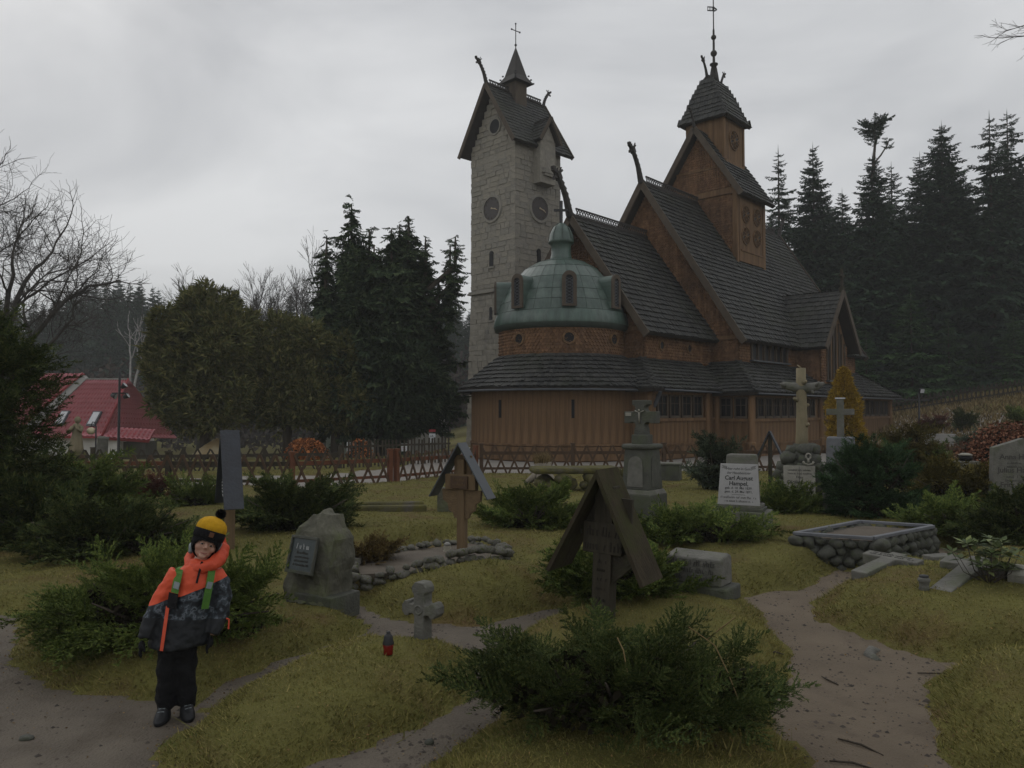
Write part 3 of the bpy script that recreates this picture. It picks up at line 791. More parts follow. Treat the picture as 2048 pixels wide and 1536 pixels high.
b = MB(); b.lathe([(2.49, 4.7), (2.5, 4.74), (2.46, 4.95), (2.39, 5.15)], 48, cap=False); b.build('copper_skirt', M['copper'], dome, True)
b = MB(); b.lathe([(0.44, 7.2), (0.4, 7.3), (0.36, 7.5), (0.37, 7.75), (0.43, 7.84), (0.48, 7.86), (0.46, 7.95), (0.42, 8.2), (0.3, 8.45), (0.12, 8.6), (0.03, 8.63)], 20)
ln = b.build('lantern', M['copper'], CH, True)
b = MB()
for j in range(8):
    a = j * PI / 4
    b.tube([(r * math.cos(a), r * math.sin(a), z) for r, z in ((0.475, 7.95), (0.435, 8.2), (0.31, 8.45), (0.12, 8.61))], 0.012, 4)
b.build('lantern_seam', M['copper_dk'], ln)
b = MB(); b.beam((0, 0, 8.55), (0, 0, 9.45), 0.09, 0.09); b.beam((-0.18, 0.2, 9.1), (0.18, -0.2, 9.1), 0.08, 0.08)
b.build('dome_cross', M['iron'], CH)
for t in (0.75 * PI, PI, 1.25 * PI, 1.5 * PI):
    def arch(w, h): return [(-w, 0), (w, 0)] + [(w * math.cos(a), h + w * math.sin(a)) for a in np.linspace(0, PI, 11)]
    Mx = Matrix.Translation((0, 0, 0))
    b = MB(); b.prism(arch(0.23, 0.95), -1.3, 0.0)
    o = b.build('dome_window', M['copper'], CH, loc=(2.42 * math.cos(t), 2.42 * math.sin(t), 5.22), rot=(PI / 2, 0, t + PI / 2))
    fr = MB(); n_ = 13
    pin, pout = arch(0.13, 0.93), arch(0.25, 0.95); k = len(pin)
    vs = [(x, y + (0.08 if i < 2 else 0), 0.05) for i, (x, y) in enumerate(pin)] + [(x, y, 0.05) for x, y in pout] + [(x, y + (0.08 if i < 2 else 0), -0.02) for i, (x, y) in enumerate(pin)] + [(x, y, -0.02) for x, y in pout]
    fs = []
    for i in range(k):
        j = (i + 1) % k
        fs += [(i, j, k + j, k + i), (k + i, k + j, 3*k + j, 3*k + i), (i, 2*k + i, 2*k + j, j)]
    fr.add(vs, fs); fr.build('window_frame', M['trim'], o)
    pn = MB(); pn.prism(arch(0.14, 0.92), 0.003, 0.012); pn.build('pane', M['glass'], o)
    lt = MB()
    for i in range(8):
        y0 = 0.1 + i * 0.11
        lt.beam((-0.12, y0, 0.022), (0.12, y0 + 0.11, 0.022), 0.014, 0.012, (0, 0, 1)); lt.beam((0.12, y0, 0.022), (-0.12, y0 + 0.11, 0.022), 0.014, 0.012, (0, 0, 1))
    lt.box((-0.115, 0.5, 0.022), (0.018, 0.86, 0.016)); lt.box((0.115, 0.5, 0.022), (0.018, 0.86, 0.016)); lt.box((0, 0.085, 0.022), (0.22, 0.018, 0.016))
    lt.build('lattice', M['metalroof'], o)

# --- crossing tower
core('tower_wall', [(10.4, 13.2, -1.9, 1.9, 8.0, 11.8)])
gable('tower_gable', 10.4, 1.92, 11.78, 14.6); gable('tower_gable', 13.0, 1.92, 11.78, 14.6)
def _tw(s):
    shquad(s, (10.385, -1.72, 8.3), (10.385, 1.72, 8.3), (10.385, 1.72, 11.55), (10.385, -1.72, 11.55), E_, **PW)
    shquad(s, (10.385, -1.75, 11.9), (10.385, 1.75, 11.9), (10.385, 0.02, 14.5), (10.385, -0.02, 14.5), E_, **PW)
wallsh('tower_wall_shingles', _tw)
b = MB()
b.box((10.36, 0, 11.72), (0.12, 3.9, 0.26)); b.box((10.37, 0, 12.95), (0.07, 2.3, 0.1))
for y in (-1.85, 1.85): b.box((10.38, y, 10.05), (0.16, 0.24, 3.5))
b.box((13.15, -1.88, 10.0), (0.26, 0.16, 3.4)); b.box((11.8, -1.93, 8.72), (2.6, 0.1, 0.5)); b.box((11.8, -1.97, 8.98), (2.3, 0.08, 0.05))
b.build('tower_beam', M['wood'], CH)
b = MB(); b.box((11.78, -1.91, 10.2), (2.4, 0.06, 2.5)); b.build('carved_panel', M['wood'], CH)
roof_part(CH, 'tower_roof', [
    ((13.65, -2.3, 11.5), (10.0, -2.3, 11.5), (10.0, 0, 14.95), (13.65, 0, 14.95), F_, True),
    ((10.0, 2.3, 11.5), (13.65, 2.3, 11.5), (13.65, 0, 14.95), (10.0, 0, 14.95), (0, 1, 0), False)], **KW)
barge('barge_board', 9.98, 2.33, 11.45, 14.95)
def rosette(loc, r, par=CH):
    bk = MB(); bk.lathe([(0.001, 0.012), (r * 0.98, 0.012), (r * 0.98, 0)], 24, cap=False)
    rg = MB(); rg.lathe([(r * 0.9, 0.0), (r * 0.92, 0.05), (r, 0.05), (r * 1.04, 0.0)], 28, cap=False)
    rg.lathe([(0.001, 0.05), (r * 0.14, 0.05), (r * 0.16, 0.0)], 12, cap=False)
    for i in range(8):
        a = 2 * PI * i / 8
        c, s_ = math.cos(a), math.sin(a)
        rg.beam((c * r * 0.15, s_ * r * 0.15, 0.03), (c * r * 0.5, s_ * r * 0.5, 0.03), r * 0.075, 0.04, (0, 0, 1))
        for d in (-1, 1):
            a2 = a + d * 0.26
            rg.beam((c * r * 0.48, s_ * r * 0.48, 0.03), (math.cos(a2) * r * 0.88, math.sin(a2) * r * 0.88, 0.03), r * 0.065, 0.04, (0, 0, 1))
    o = rg.build('rosette', M['wood'], par, loc=loc, rot=(PI / 2, 0, 0)); bk.build('backing', M['glass'], o)
for x, z in ((11.2, 10.72), (12.38, 10.78), (11.2, 9.72), (12.38, 9.78)): rosette((x, -1.942, z), 0.42)

# --- upper turret with bell-cast roof and spire
core('turret_wall', [(11.0, 13.0, -1.0, 1.0, 12.4, 15.75)])
b = MB()
for x in (11.02, 12.98): b.box((x, -0.99, 14.1), (0.16, 0.12, 3.3))
b.box((12.0, -1.03, 13.35), (1.9, 0.1, 0.3)); b.build('turret_post', M['wood'], CH)
rosette((12.0, -1.015, 14.6), 0.48)
prof = [(1.3, 15.5), (1.12, 15.78), (0.93, 16.2), (0.72, 16.75), (0.5, 17.2), (0.28, 17.62)]
rx = [(1.3, 15.5), (1.2, 15.78), (1.08, 16.2), (0.95, 16.75), (0.82, 17.2), (0.74, 17.62)]
qs = []
cx = 12.0
for i in range(len(prof) - 1):
    (a, z0), (a1, z1) = prof[i], prof[i + 1]; (bx, _), (bx1, _) = rx[i], rx[i + 1]
    qs.append(((cx + bx, -a, z0), (cx - bx, -a, z0), (cx - bx1, -a1, z1), (cx + bx1, -a1, z1), F_, True))
    qs.append(((cx - bx, -a, z0), (cx - bx, a, z0), (cx - bx1, a1, z1), (cx - bx1, -a1, z1), E_, True))
    qs.append(((cx - bx, a, z0), (cx + bx, a, z0), (cx + bx1, a1, z1), (cx - bx1, a1, z1), (0, 1, 0), False))
    qs.append(((cx + bx, a, z0), (cx + bx, -a, z0), (cx + bx1, -a1, z1), (cx + bx1, a1, z1), (1, 0, 0), True))
qs.append(((cx + .74, -.28, 17.62), (cx - .74, -.28, 17.62), (cx - .7, 0, 17.9), (cx + .7, 0, 17.9), F_, True))
qs.append(((cx - .74, .28, 17.62), (cx + .74, .28, 17.62), (cx + .7, 0, 17.9), (cx - .7, 0, 17.9), (0, 1, 0), False))
roof_part(CH, 'turret_roof', qs, ch=0.24, w=0.13, t=0.045)
b = MB(); b.box((12, 0, 15.55), (2.4, 2.4, 0.1)); b.build('turret_soffit', M['darkwood'], CH)
dragon(CH, (11.3, 0, 17.75), 0.55); dragon(CH, (12.7, 0, 17.75), 0.5, PI)
dragon(CH, (10.0, 0, 15.0), 0.5)
b = MB(); b.lathe([(0.26, 17.7), (0.2, 18.1), (0.12, 18.55), (0.2, 18.57), (0.2, 18.63), (0.07, 18.66), (0.06, 19.0), (0.05, 20.3), (0.03, 20.4), (0.02, 23.2)], 10, (12, 0, 0))
b.sphere((12, 0, 19.15), 0.16, 12, 8); b.sphere((12, 0, 19.95), 0.13, 12, 8)
b.build('spire', M['dragon'], CH, True)
b = MB(); b.box((11.86, 0.06, 21.25), (0.36, 0.02, 0.05), (0, 0, R(-42))); b.box((11.86, 0.06, 21.43), (0.36, 0.02, 0.05), (0, 0, R(-42)))
for i in range(5): b.box((11.74 + i * 0.06, 0.17 - i * 0.055, 21.34), (0.025, 0.02, 0.15), (0, 0, R(-42)))
b.beam((12.02, -0.03, 21.25), (12.12, -0.12, 21.34), 0.02, 0.06); b.beam((12.02, -0.03, 21.43), (12.12, -0.12, 21.34), 0.02, 0.06)
b.build('weather_vane', M['iron'], CH)

# --- south cross gable
core('porch_wall', [(11.4, 14.6, -5.2, -3.0, -0.5, 4.65)])
b = MB()
vs = [(11.42, -5.2, 4.6), (14.58, -5.2, 4.6), (13, -5.2, 6.75), (11.42, -5.0, 4.6), (14.58, -5.0, 4.6), (13, -5.0, 6.75)]
b.add(vs, [(0, 1, 2), (5, 4, 3), (0, 3, 4, 1), (1, 4, 5, 2), (2, 5, 3, 0)]); b.build('porch_gable', M['wood'], CH)
def _pw(s):
    shquad(s, (11.385, -3.2, 2.9), (11.385, -5.2, 2.9), (11.385, -5.2, 4.6), (11.385, -3.2, 4.6), E_, **PW)
    shquad(s, (12.1, -5.215, 2.3), (11.39, -5.215, 2.3), (11.39, -5.215, 4.6), (12.1, -5.215, 4.6), F_, **PW)
    shquad(s, (14.6, -5.215, 2.3), (14.1, -5.215, 2.3), (14.1, -5.215, 4.6), (14.6, -5.215, 4.6), F_, **PW)
wallsh('porch_wall_shingles', _pw)
for i in range(6):
    x = 12.22 + i * 0.36; h = 1.55 + (1.3 - abs(x - 13.12) * 1.25)
    b = MB(); b.box((x, -5.225, 3.05 + h / 2), (0.2, 0.03, h)); b.build('tall_window', M['glass'] if i % 2 == 0 else M['wood'], CH)
for i in range(7):
    x = 12.04 + i * 0.36; h = 1.6 + (1.35 - abs(x - 13.12) * 1.2)
    b = MB(); b.lathe([(0.055, 3.0), (0.04, 3.1), (0.04, 3.0 + h), (0.07, 3.06 + h)], 8, (x, -5.26, 0)); b.build('mullion', M['trim'], CH)
b = MB(); b.box((13.1, -5.3, 2.97), (2.3, 0.22, 0.07)); b.build('porch_sill', M['metalroof'], CH)
roof_part(CH, 'porch_roof', [
    ((10.9, -2.2, 4.38), (10.9, -5.65, 4.38), (13, -5.65, 7.0), (13, -2.2, 7.0), E_, True),
    ((15.1, -5.65, 4.38), (15.1, -2.2, 4.38), (13, -2.2, 7.0), (13, -5.65, 7.0), (1, 0, 0), True)], ch=0.27, w=0.135, t=0.045)
b = MB()
b.beam((10.86, -5.67, 4.3), (13, -5.67, 6.96), 0.07, 0.24); b.beam((15.14, -5.67, 4.3), (13, -5.67, 6.96), 0.07, 0.24)
b.build('barge_board', M['trim'], CH)
b = MB(); b.beam((13, -5.6, 6.9), (13, -5.6, 8.0), 0.1, 0.1); b.beam((12.72, -5.6, 7.68), (13.28, -5.6, 7.68), 0.09, 0.1, (0, 1, 0)); b.box((13, -5.6, 7.05), (0.2, 0.2, 0.25))
b.build('gable_cross', M['oldwood'], CH)

# ------------------------------------------------------------------ granite bell tower
BT = thing('bell_tower', 'square granite bell tower with clock faces and steep shingled roof behind the church', 'tower', (0.197, 40.35, 0), R(43.8))
TH = 1.665
b = MB(); b.box((0, 0, 11.45), (2 * TH - 0.035, 2 * TH - 0.035, 7.6))
z0s = [-0.5, 7.75]
b.add([(-TH - .165, -TH - .165, -.5), (TH + .165, -TH - .165, -.5), (TH + .165, TH + .165, -.5), (-TH - .165, TH + .165, -.5),
       (-TH + .018, -TH + .018, 7.75), (TH - .018, -TH + .018, 7.75), (TH - .018, TH - .018, 7.75), (-TH + .018, TH - .018, 7.75)],
      [(0, 1, 5, 4), (1, 2, 6, 5), (2, 3, 7, 6), (3, 0, 4, 7)])
b.add([(-TH + .05, -TH + .05, 15.2), (-TH + .05, TH - .05, 15.2), (-TH + .05, 0, 17.95), (TH - .05, -TH + .05, 15.2), (TH - .05, TH - .05, 15.2), (TH - .05, 0, 17.95)],
      [(0, 2, 1), (3, 4, 5), (0, 3, 5, 2), (1, 2, 5, 4)])
b.build('tower_core', M['mortar'], BT)
GM = [M['granite'], M['granite2'], M['granite3']]
SV = []
for i in range(12):
    me = rough_block(40 + i, amp=0.045, bevel=0.05); me.materials.append(GM[i % 3]); SV.append(me)
stones = []
rs_ = random.Random(11)
def stone_face(face, zlo, zhi, gab=False):
    z = zlo
    while z < zhi - 0.12:
        h = min(rs_.uniform(0.22, 0.36), zhi - z)
        off = 0.17 * (1 - (z + h / 2) / 7.7) if z < 7.7 else 0.0
        hw = TH + off
        if gab: hw = TH * (18.05 - z - h * 0.6) / (18.05 - 15.2)
        if hw < 0.15: break
        y = -hw
        while y < hw - 0.02:
            L = rs_.uniform(0.28, 0.72)
            if hw - y - L < 0.25: L = hw - y
            stones.append((face, y + L / 2, z + h / 2, L - 0.018, h - 0.018, TH + off + (0 if not gab else 0), rs_.uniform(-0.012, 0.02), rs_.randrange(12)))
            y += L
        z += h
stone_face(0, 0.0, 7.62); stone_face(0, 7.9, 15.2); stone_face(0, 15.2, 17.9, True)
stone_face(1, 8.3, 15.1)
order = sorted(range(len(stones)), key=lambda i: -stones[i][3] * stones[i][4] - (10 if stones[i][2] > 8 else 0))
parts = set(order[:298]); rest = MB()
for i, (face, u, z, L, h, r, pr, k) in enumerate(stones):
    dpt = 0.3; c = r + pr - dpt / 2
    loc = (-c, u, z) if face == 0 else (u, -c, z)
    rot = (0, 0, 0) if face == 1 else (0, 0, -PI / 2)
    if i in parts:
        link('stone', SV[k], BT, loc, rot, (L, dpt, h))
    else:
        Mx = Matrix.Translation(loc) @ Euler(rot).to_matrix().to_4x4() @ Matrix.Diagonal((L, dpt, h, 1))
        rest.add([v.co for v in SV[k].vertices], [tuple(pp.vertices) for pp in SV[k].polygons], Mx)
if rest.v: tag(rest.build('stone_courses', M['granite'], BT), kind='stuff')
b = MB()
for s_, w_ in ((0.0, 0.1), (0.08, 0.06)):
    b.box((0, 0, 7.72 + s_), (2 * TH + 2 * w_ + .06, 2 * TH + 2 * w_ + .06, 0.09))
b.build('string_course', M['granite3'], BT)
def on_face(face, u, z, d=0.0):
    return ((-TH - d, u, z), (PI / 2, 0, -PI / 2)) if face == 0 else ((u, -TH - d, z), (PI / 2, 0, 0))
for face, u in ((0, 0.0), (1, 0.05)):
    loc, rot = on_face(face, u, 11.95, 0.0)
    b = MB(); b.lathe([(0.60, 0.0), (0.60, 0.075), (0.72, 0.075), (0.75, 0.0)], 32, cap=False)
    c = b.build('clock', M['granite3'], BT, loc=loc, rot=rot)
    d_ = MB(); d_.lathe([(0.001, 0.045), (0.61, 0.045), (0.61, 0.0)], 32, cap=False); d_.build('dial', M['clock'], c)
    hm = MB()
    for k in range(12):
        a = k * PI / 6; hm.beam((0.46 * math.cos(a), 0.46 * math.sin(a), 0.055), (0.55 * math.cos(a), 0.55 * math.sin(a), 0.055), 0.035, 0.014, (0, 0, 1))
    hm.build('hour_marks', M['trim'], c)
    hh = MB(); hh.beam((-0.05, 0.02, 0.066), (0.32, -0.05, 0.066), 0.05, 0.012, (0, 0, 1)); hh.beam((-0.02, 0.06, 0.066), (0.42, -0.13, 0.066), 0.03, 0.014, (0, 0, 1))
    hh.build('clock_hand', M['gilt'], c)
def slit(face, u, z, w, h):
    loc, rot = on_face(face, u, z, 0.0)
    b = MB(); b.prism([(-w / 2, -h / 2), (w / 2, -h / 2)] + [(w / 2 * math.cos(a), h / 2 - w / 2 + w / 2 * math.sin(a)) for a in np.linspace(0, PI, 7)], -0.1, 0.04)
    o = b.build('slit_window', M['glass'], BT, loc=loc, rot=rot)
    s2 = MB(); s2.box((0, -h / 2 - 0.05, 0.0), (w + 0.2, 0.1, 0.16)); s2.build('sill', M['granite3'], o)
slit(0, 0.05, 9.4, 0.27, 0.8); slit(1, 0.0, 9.5, 0.27, 0.8); slit(0, 0.08, 6.6, 0.2, 0.68); slit(0, 0.1, 4.3, 0.2, 0.5)
loc, rot = on_face(0, -0.2, 16.15, 0.0)
b = MB(); b.lathe([(0.36, 0.0), (0.36, 0.04), (0.46, 0.05), (0.48, 0.0)], 24, cap=False); o = b.build('round_window', M['granite3'], BT, loc=loc, rot=rot)
b = MB(); b.lathe([(0.001, 0.03), (0.37, 0.03), (0.37, 0.0)], 24, cap=False); b.build('pane', M['glass'], o)
# dormer with niche on the right face
b = MB(); b.box((0.15, -TH - 0.2, 14.25), (1.1, 0.66, 2.2))
b.add([(-.4, -TH - .53, 15.3), (.7, -TH - .53, 15.3), (.15, -TH - .53, 16.2), (-.4, 0, 15.3), (.7, 0, 15.3), (.15, 0, 16.2)], [(0, 1, 2), (0, 3, 4, 1), (1, 4, 5, 2), (2, 5, 3, 0)])
b.build('dormer_wall', M['granite'], BT)
loc = (0.15, -TH - 0.535, 14.4)
b = MB(); b.prism([(-0.17, -0.5), (0.17, -0.5)] + [(0.17 * math.cos(a), 0.3 + 0.17 * math.sin(a)) for a in np.linspace(0, PI, 9)], -0.02, 0.004)
b.build('niche', M['mortar'], BT, loc=loc, rot=(PI / 2, 0, 0))
b = MB(); b.box((0.15, -TH - 0.58, 13.75), (0.9, 0.24, 0.22)); b.box((0.15, -TH - 0.56, 13.58), (0.7, 0.2, 0.16)); b.build('niche_sill', M['granite3'], BT)
F2 = (0, -1, 0)
d = MB(); s = MB()
for q in [((2.15, -2.05, 14.98), (-2.15, -2.05, 14.98), (-2.15, 0, 18.3), (2.15, 0, 18.3), F2, True),
          ((-2.15, 2.05, 14.98), (2.15, 2.05, 14.98), (2.15, 0, 18.3), (-2.15, 0, 18.3), (0, 1, 0), False),
          ((-0.62, -1.3, 15.25), (-0.62, -TH - .75, 15.25), (0.15, -TH - .75, 16.5), (0.15, -1.3, 16.5), (-1, 0, 0), True),
          ((0.92, -TH - .75, 15.25), (0.92, -1.3, 15.25), (0.15, -1.3, 16.5), (0.15, -TH - .75, 16.5), (1, 0, 0), True)]:
    deck(d, *q[:5])
    if q[5]: shquad(s, *q[:5], ch=0.24, w=0.14, t=0.04)
p = d.build('tower_roof', M['darkwood'], BT); tag(s.build('shingles', M['roofsh'], p), kind='stuff')
b = MB()
for sg in (-1, 1):
    for x in (-2.17, 2.17): b.beam((x, sg * 2.08, 14.9), (x, 0, 18.26), 0.06, 0.22)
for xa in (-0.64, 0.94): b.beam((xa, -TH - .77, 15.2), (0.15, -TH - .77, 16.5), 0.05, 0.16)
b.build('barge_board', M['trim'], BT)
crest(-1.9, -0.5, 18.3, BT, h=0.26); crest(0.5, 1.9, 18.3, BT, h=0.26)
dragon(BT, (-2.1, 0, 18.35), 0.72); dragon(BT, (2.1, 0, 18.3), 0.6, PI)
b = MB(); b.box((0, 0, 18.2), (0.82, 0.82, 1.7)); b.build('ridge_turret', M['trim'], BT)
b = MB(); b.add([(-.68, -.68, 18.85), (.68, -.68, 18.85), (.68, .68, 18.85), (-.68, .68, 18.85), (-.42, -.42, 19.25), (.42, -.42, 19.25), (.42, .42, 19.25), (-.42, .42, 19.25), (0, 0, 20.9)],
    [(3, 2, 1, 0), (0, 1, 5, 4), (1, 2, 6, 5), (2, 3, 7, 6), (3, 0, 4, 7), (4, 5, 8), (5, 6, 8), (6, 7, 8), (7, 4, 8)])
b.build('turret_roof', M['dragon'], BT)
b = MB()
for sx, sy in ((-1, -1), (1, -1), (1, 1), (-1, 1)):
    for k in range(9):
        f = k / 9; r_ = 0.44 * (1 - f) if k > 2 else 0.66 - 0.09 * k; z = 18.9 + 0.2 * k
        b.box((sx * r_, sy * r_, z), (0.1, 0.1, 0.04), (0, 0, PI / 4))
b.build('crocket', M['iron'], BT)
b = MB(); b.tube([(0, 0, 20.85), (0, 0, 22.15)], 0.025, 6); b.tube([(-0.28, 0.02, 21.75), (0.28, -0.02, 21.75)], 0.025, 6); b.sphere((0, 0, 20.98), 0.07, 8, 5)
for pnt in ((0, 0, 22.13), (-0.28, 0.02, 21.75), (0.28, -0.02, 21.75)): b.sphere(pnt, 0.05, 8, 5)
b.build('tower_cross', M['iron'], BT)

# ------------------------------------------------------------------ fences
def jaeger_fence(name, pts, label, h=0.62, sp=0.33, posts=None, rails=('fencered', 'fencered'), slat='fencewood', dz=0.0, cat='fence', lean=0.4):
    F = thing(name, label, cat, (pts[0][0], pts[0][1], 0))
    ox, oy = pts[0]
    L_ = math.hypot(0.34, h + 0.08)
    sl = MB(); sl.box((0, 0, 0), (0.048, 0.022, L_)); slm = sl.mesh('slat', M[slat])
    for si, (a, c) in enumerate(zip(pts[:-1], pts[1:])):
        a = Vector(a); c = Vector(c); d = c - a; L = d.length; ang = math.atan2(d.y, d.x); d.normalize()
        za, zb = hz(a.x, a.y) + dz, hz(c.x, c.y) + dz
        rm = rails[si % len(rails)]
        for rz_, hh in ((0.12, 0.06), (h - 0.14, 0.085)):
            r = MB(); r.beam((a.x - ox, a.y - oy, za + rz_), (c.x - ox, c.y - oy, zb + rz_), 0.05, hh); r.build('rail', M[rm], F)
        k = int(L / sp)
        for i in range(k):
            f = (i + 0.5) / k; p_ = a + d * (L * f); z = za + (zb - za) * f + h / 2 + random.uniform(-.015, .015)
            for sgn, yo in ((1, -0.036), (-1, -0.06)):
                nx_, ny_ = -math.sin(ang) * yo, math.cos(ang) * yo
                link('slat', slm, F, (p_.x - ox + nx_ + d.x * 0.0, p_.y - oy + ny_, z), Euler((0, sgn * math.atan2(0.34, h + .08) * (0.8 + 0.4 * lean) + random.uniform(-.03, .03), ang)))
        n = max(1, int(round(L / 2.6)))
        for i in range(n + (1 if si == len(pts) - 2 else 0)):
            f = i / n; q = a + d * (L * f); z = za + (zb - za) * f
            b = MB(); b.box((0, 0, h / 2 + 0.0), (0.1, 0.1, h + 0.16)); b.box((0, 0, h + 0.1), (0.12, 0.12, 0.03))
            b.build('post', M[rm], F, loc=(q.x - ox, q.y - oy, z), rot=(0, 0, ang))
    return F
jaeger_fence('lattice_fence', [(-10.2, 15.9), (-7.18, 16.25), (-4.53, 16.0), (-2.73, 17.4)], 'crossed lath fence with red-brown rails behind the left junipers', rails=('fencered', 'fencedark', 'fencered'))
jaeger_fence('lattice_fence', [(-2.6, 17.5), (-0.95, 20.3)], 'short red-railed crossed lath fence running back behind the roofed wooden cross', rails=('fencered',))
jaeger_fence('lattice_fence', [(-0.8, 20.35), (4.0, 20.45), (8.2, 21.2), (13.5, 23.3)], 'brown crossed lath fence in front of the church wall', rails=('fencewood',), h=0.66)
jaeger_fence('lattice_fence', [(-13.5, 20.4), (-9.0, 21.3), (-5.0, 22.6)], 'dark weathered crossed lath fence beyond the gravel below the thujas', rails=('fencedark',), slat='fencedark', h=0.55)
PF = thing('picket_fence', 'dark upright picket fence under the tall dark cypress', 'fence', (-4.9, 22.65, 0))
pk = MB(); pk.box((0, 0, 0.4), (0.05, 0.025, 0.8)); pkm = pk.mesh('picket', M['fencedark'])
for i in range(30):
    link('picket', pkm, PF, (i * 0.098, i * 0.085, random.uniform(-.04, .04)), (0, random.uniform(-.05, .05), R(41)))
for z in (0.2, 0.62):
    r = MB(); r.beam((0, 0.04, z), (2.9, 2.5, z), 0.04, 0.06); r.build('rail', M['fencedark'], PF)
# fence along the top of the right-hand slope
sf = thing('slope_fence', 'dark low fence along the top of the grassy slope before the spruces', 'fence', (20, 47.5, 0))
r = MB(); sl = MB()
pp = [(20 + 16 * i / 80, 47.5 - 7.5 * i / 80) for i in range(81)]
for i, (x, y) in enumerate(pp):
    z = hz(x, y)
    sl.beam((x - 20 - .12, y - 47.5, z - .1), (x - 20 + .12, y - 47.5, z + .85), 0.07, 0.03); sl.beam((x - 20 + .12, y - 47.5, z - .1), (x - 20 - .12, y - 47.5, z + .85), 0.07, 0.03)
    if i and i % 5 == 0:
        xa, ya = pp[i - 5]; za = hz(xa, ya)
        for zz in (0.2, 0.6): r.beam((xa - 20, ya - 47.5, za + zz), (x - 20, y - 47.5, z + zz), 0.05, 0.08)
r.build('rail', M['fencedark'], sf); tag(sl.build('slats', M['fencedark'], sf), kind='stuff')

# ------------------------------------------------------------------ red-roofed house, lower down on the left
hx, hy = -28.3, 50.0
HO = thing('house', 'white house with a steep red tiled roof and skylights beyond the thujas', 'house', (hx, hy, -2.8))
HO.scale = (.84, .84, .97)
b = MB(); b.box((0.3, 3.2, 1.45), (6.2, 6.0, 3.0)); b.build('wall', M['render'], HO)
def tile_plane(e0, e1, r1, r0, name='roof', rows=12, amp=0.05, colw=0.34):
    """tiled slope: stepped courses with rolled profile"""
    e0, e1, r1, r0 = map(Vector, (e0, e1, r1, r0))
    n = (e1 - e0).cross(r0 - e0).normalized()
    if n.z < 0: n = -n
    V, Fc = [], []
    L = max((e1 - e0).length, (r1 - r0).length); cols = max(4, int(L / colw) * 4)
    for i in range(rows):
        f0, f1 = i / rows, (i + 1) / rows
        for ff, lift in ((f0, 0.06), (f1, 0.0)):
            A, B = e0.lerp(r0, ff), e1.lerp(r1, ff)
            for j in range(cols + 1):
                t = j / cols
                V.append(tuple(A.lerp(B, t) + n * (lift + amp * math.sin(t * L / colw * 2 * PI))))
        k = 2 * i * (cols + 1)
        for j in range(cols):
            Fc.append((k + j, k + j + 1, k + cols + 2 + j, k + cols + 1 + j))
            if i < rows - 1: Fc.append((k + cols + 1 + j, k + cols + 2 + j, k + 2*(cols+1) + j + 1, k + 2*(cols+1) + j))
    return np_mesh(name, V, Fc, M['redtile'], True)
def roofp(e0, e1, r1, r0, rows=12):
    d = MB(); deck(d, e0, e1, r1, r0, (0, 0, 1), 0.2); o = d.build('roof', M['redtrim'], HO)
    t = link('tiles', tile_plane(e0, e1, r1, r0, rows=rows), o); tag(t, kind='stuff'); return o
EZ, RZ = 2.9, 6.75
roofp((-3.2, -0.3, EZ), (2.45, -0.3, EZ), (2.75, 2.9, RZ), (-0.6, 2.9, RZ))
roofp((2.45, -0.3, EZ), (5.6, 5.5, EZ - 0.3), (2.75, 2.95, RZ), (2.75, 2.9, RZ))
roofp((2.6, -0.5, 2.85), (5.4, 1.0, 2.6), (5.4, 2.0, 3.3), (2.6, 0.8, 3.5), 4)
b = MB(); b.beam((-0.6, 2.9, RZ + .06), (2.75, 2.9, RZ + .06), 0.16, 0.1); b.build('ridge_cap', M['concrete'], HO)
b = MB(); b.tube([(2.45, -0.35, EZ + .06), (2.75, 2.9, RZ + .06)], 0.09, 6); b.build('hip_cap', M['redtrim'], HO, True)
b = MB(); b.box((-0.35, -0.42, EZ - 0.06), (5.8, 0.12, 0.12)); b.build('gutter', M['redtrim'], HO)
# grey firewall strip and left wing roof
b = MB()
vs = [(-3.75, -0.25, EZ + .5), (-3.2, -0.4, EZ + .15), (-0.55, 2.75, RZ + 0.05), (-0.95, 2.9, RZ + 0.35), (-3.75, 0.6, EZ + .5), (-3.2, 0.5, EZ + .1), (-0.55, 3.4, RZ), (-0.95, 3.5, RZ + .3)]
b.add(vs, [(0, 1, 2, 3), (4, 7, 6, 5), (0, 4, 5, 1), (1, 5, 6, 2), (2, 6, 7, 3), (3, 7, 4, 0)]); b.build('firewall', M['concrete'], HO)
b = MB(); b.beam((-3.95, -0.2, EZ + .7), (-0.95, 2.9, RZ + 0.45), 0.3, 0.12); b.build('verge_trim', M['redtrim'], HO)
roofp((-6.2, 0.3, EZ + .6), (-3.6, 0.3, EZ + .6), (-0.95, 3.2, RZ + .45), (-4.2, 3.2, RZ + .45), 14)
b = MB(); b.box((-4.6, 2.5, 1.5), (3.2, 4.0, 4.0)); b.build('wing_wall', M['render'], HO)
sv = Vector((0, 3.2, RZ - EZ)).normalized()
for x, f, gl in ((-1.55, 0.28, 'glass'), (0.95, 0.27, 'white')):
    c = Vector((x + 0.28 * 1.3, -0.3 + 3.2 * f, EZ + (RZ - EZ) * f + 0.1))
    o = MB(); o.box((0, 0, 0), (0.75, 1.25, 0.14)); so = o.build('skylight', M['metalroof'], HO, loc=c, rot=(math.atan2(sv.z, sv.y), 0, R(-12)))
    g_ = MB(); g_.box((0, 0.02, 0.08), (0.55, 1.0, 0.03)); g_.build('pane', M['white'], so)
b = MB(); b.box((-2.1, 0.17, 1.75), (0.22, 0.1, 0.42)); b.build('small_window', M['glass'], HO)
b = MB(); b.box((4.1, 2.0, 1.2), (2.0, 2.0, 2.6)); b.build('annexe_wall', M['oldwood'], HO)
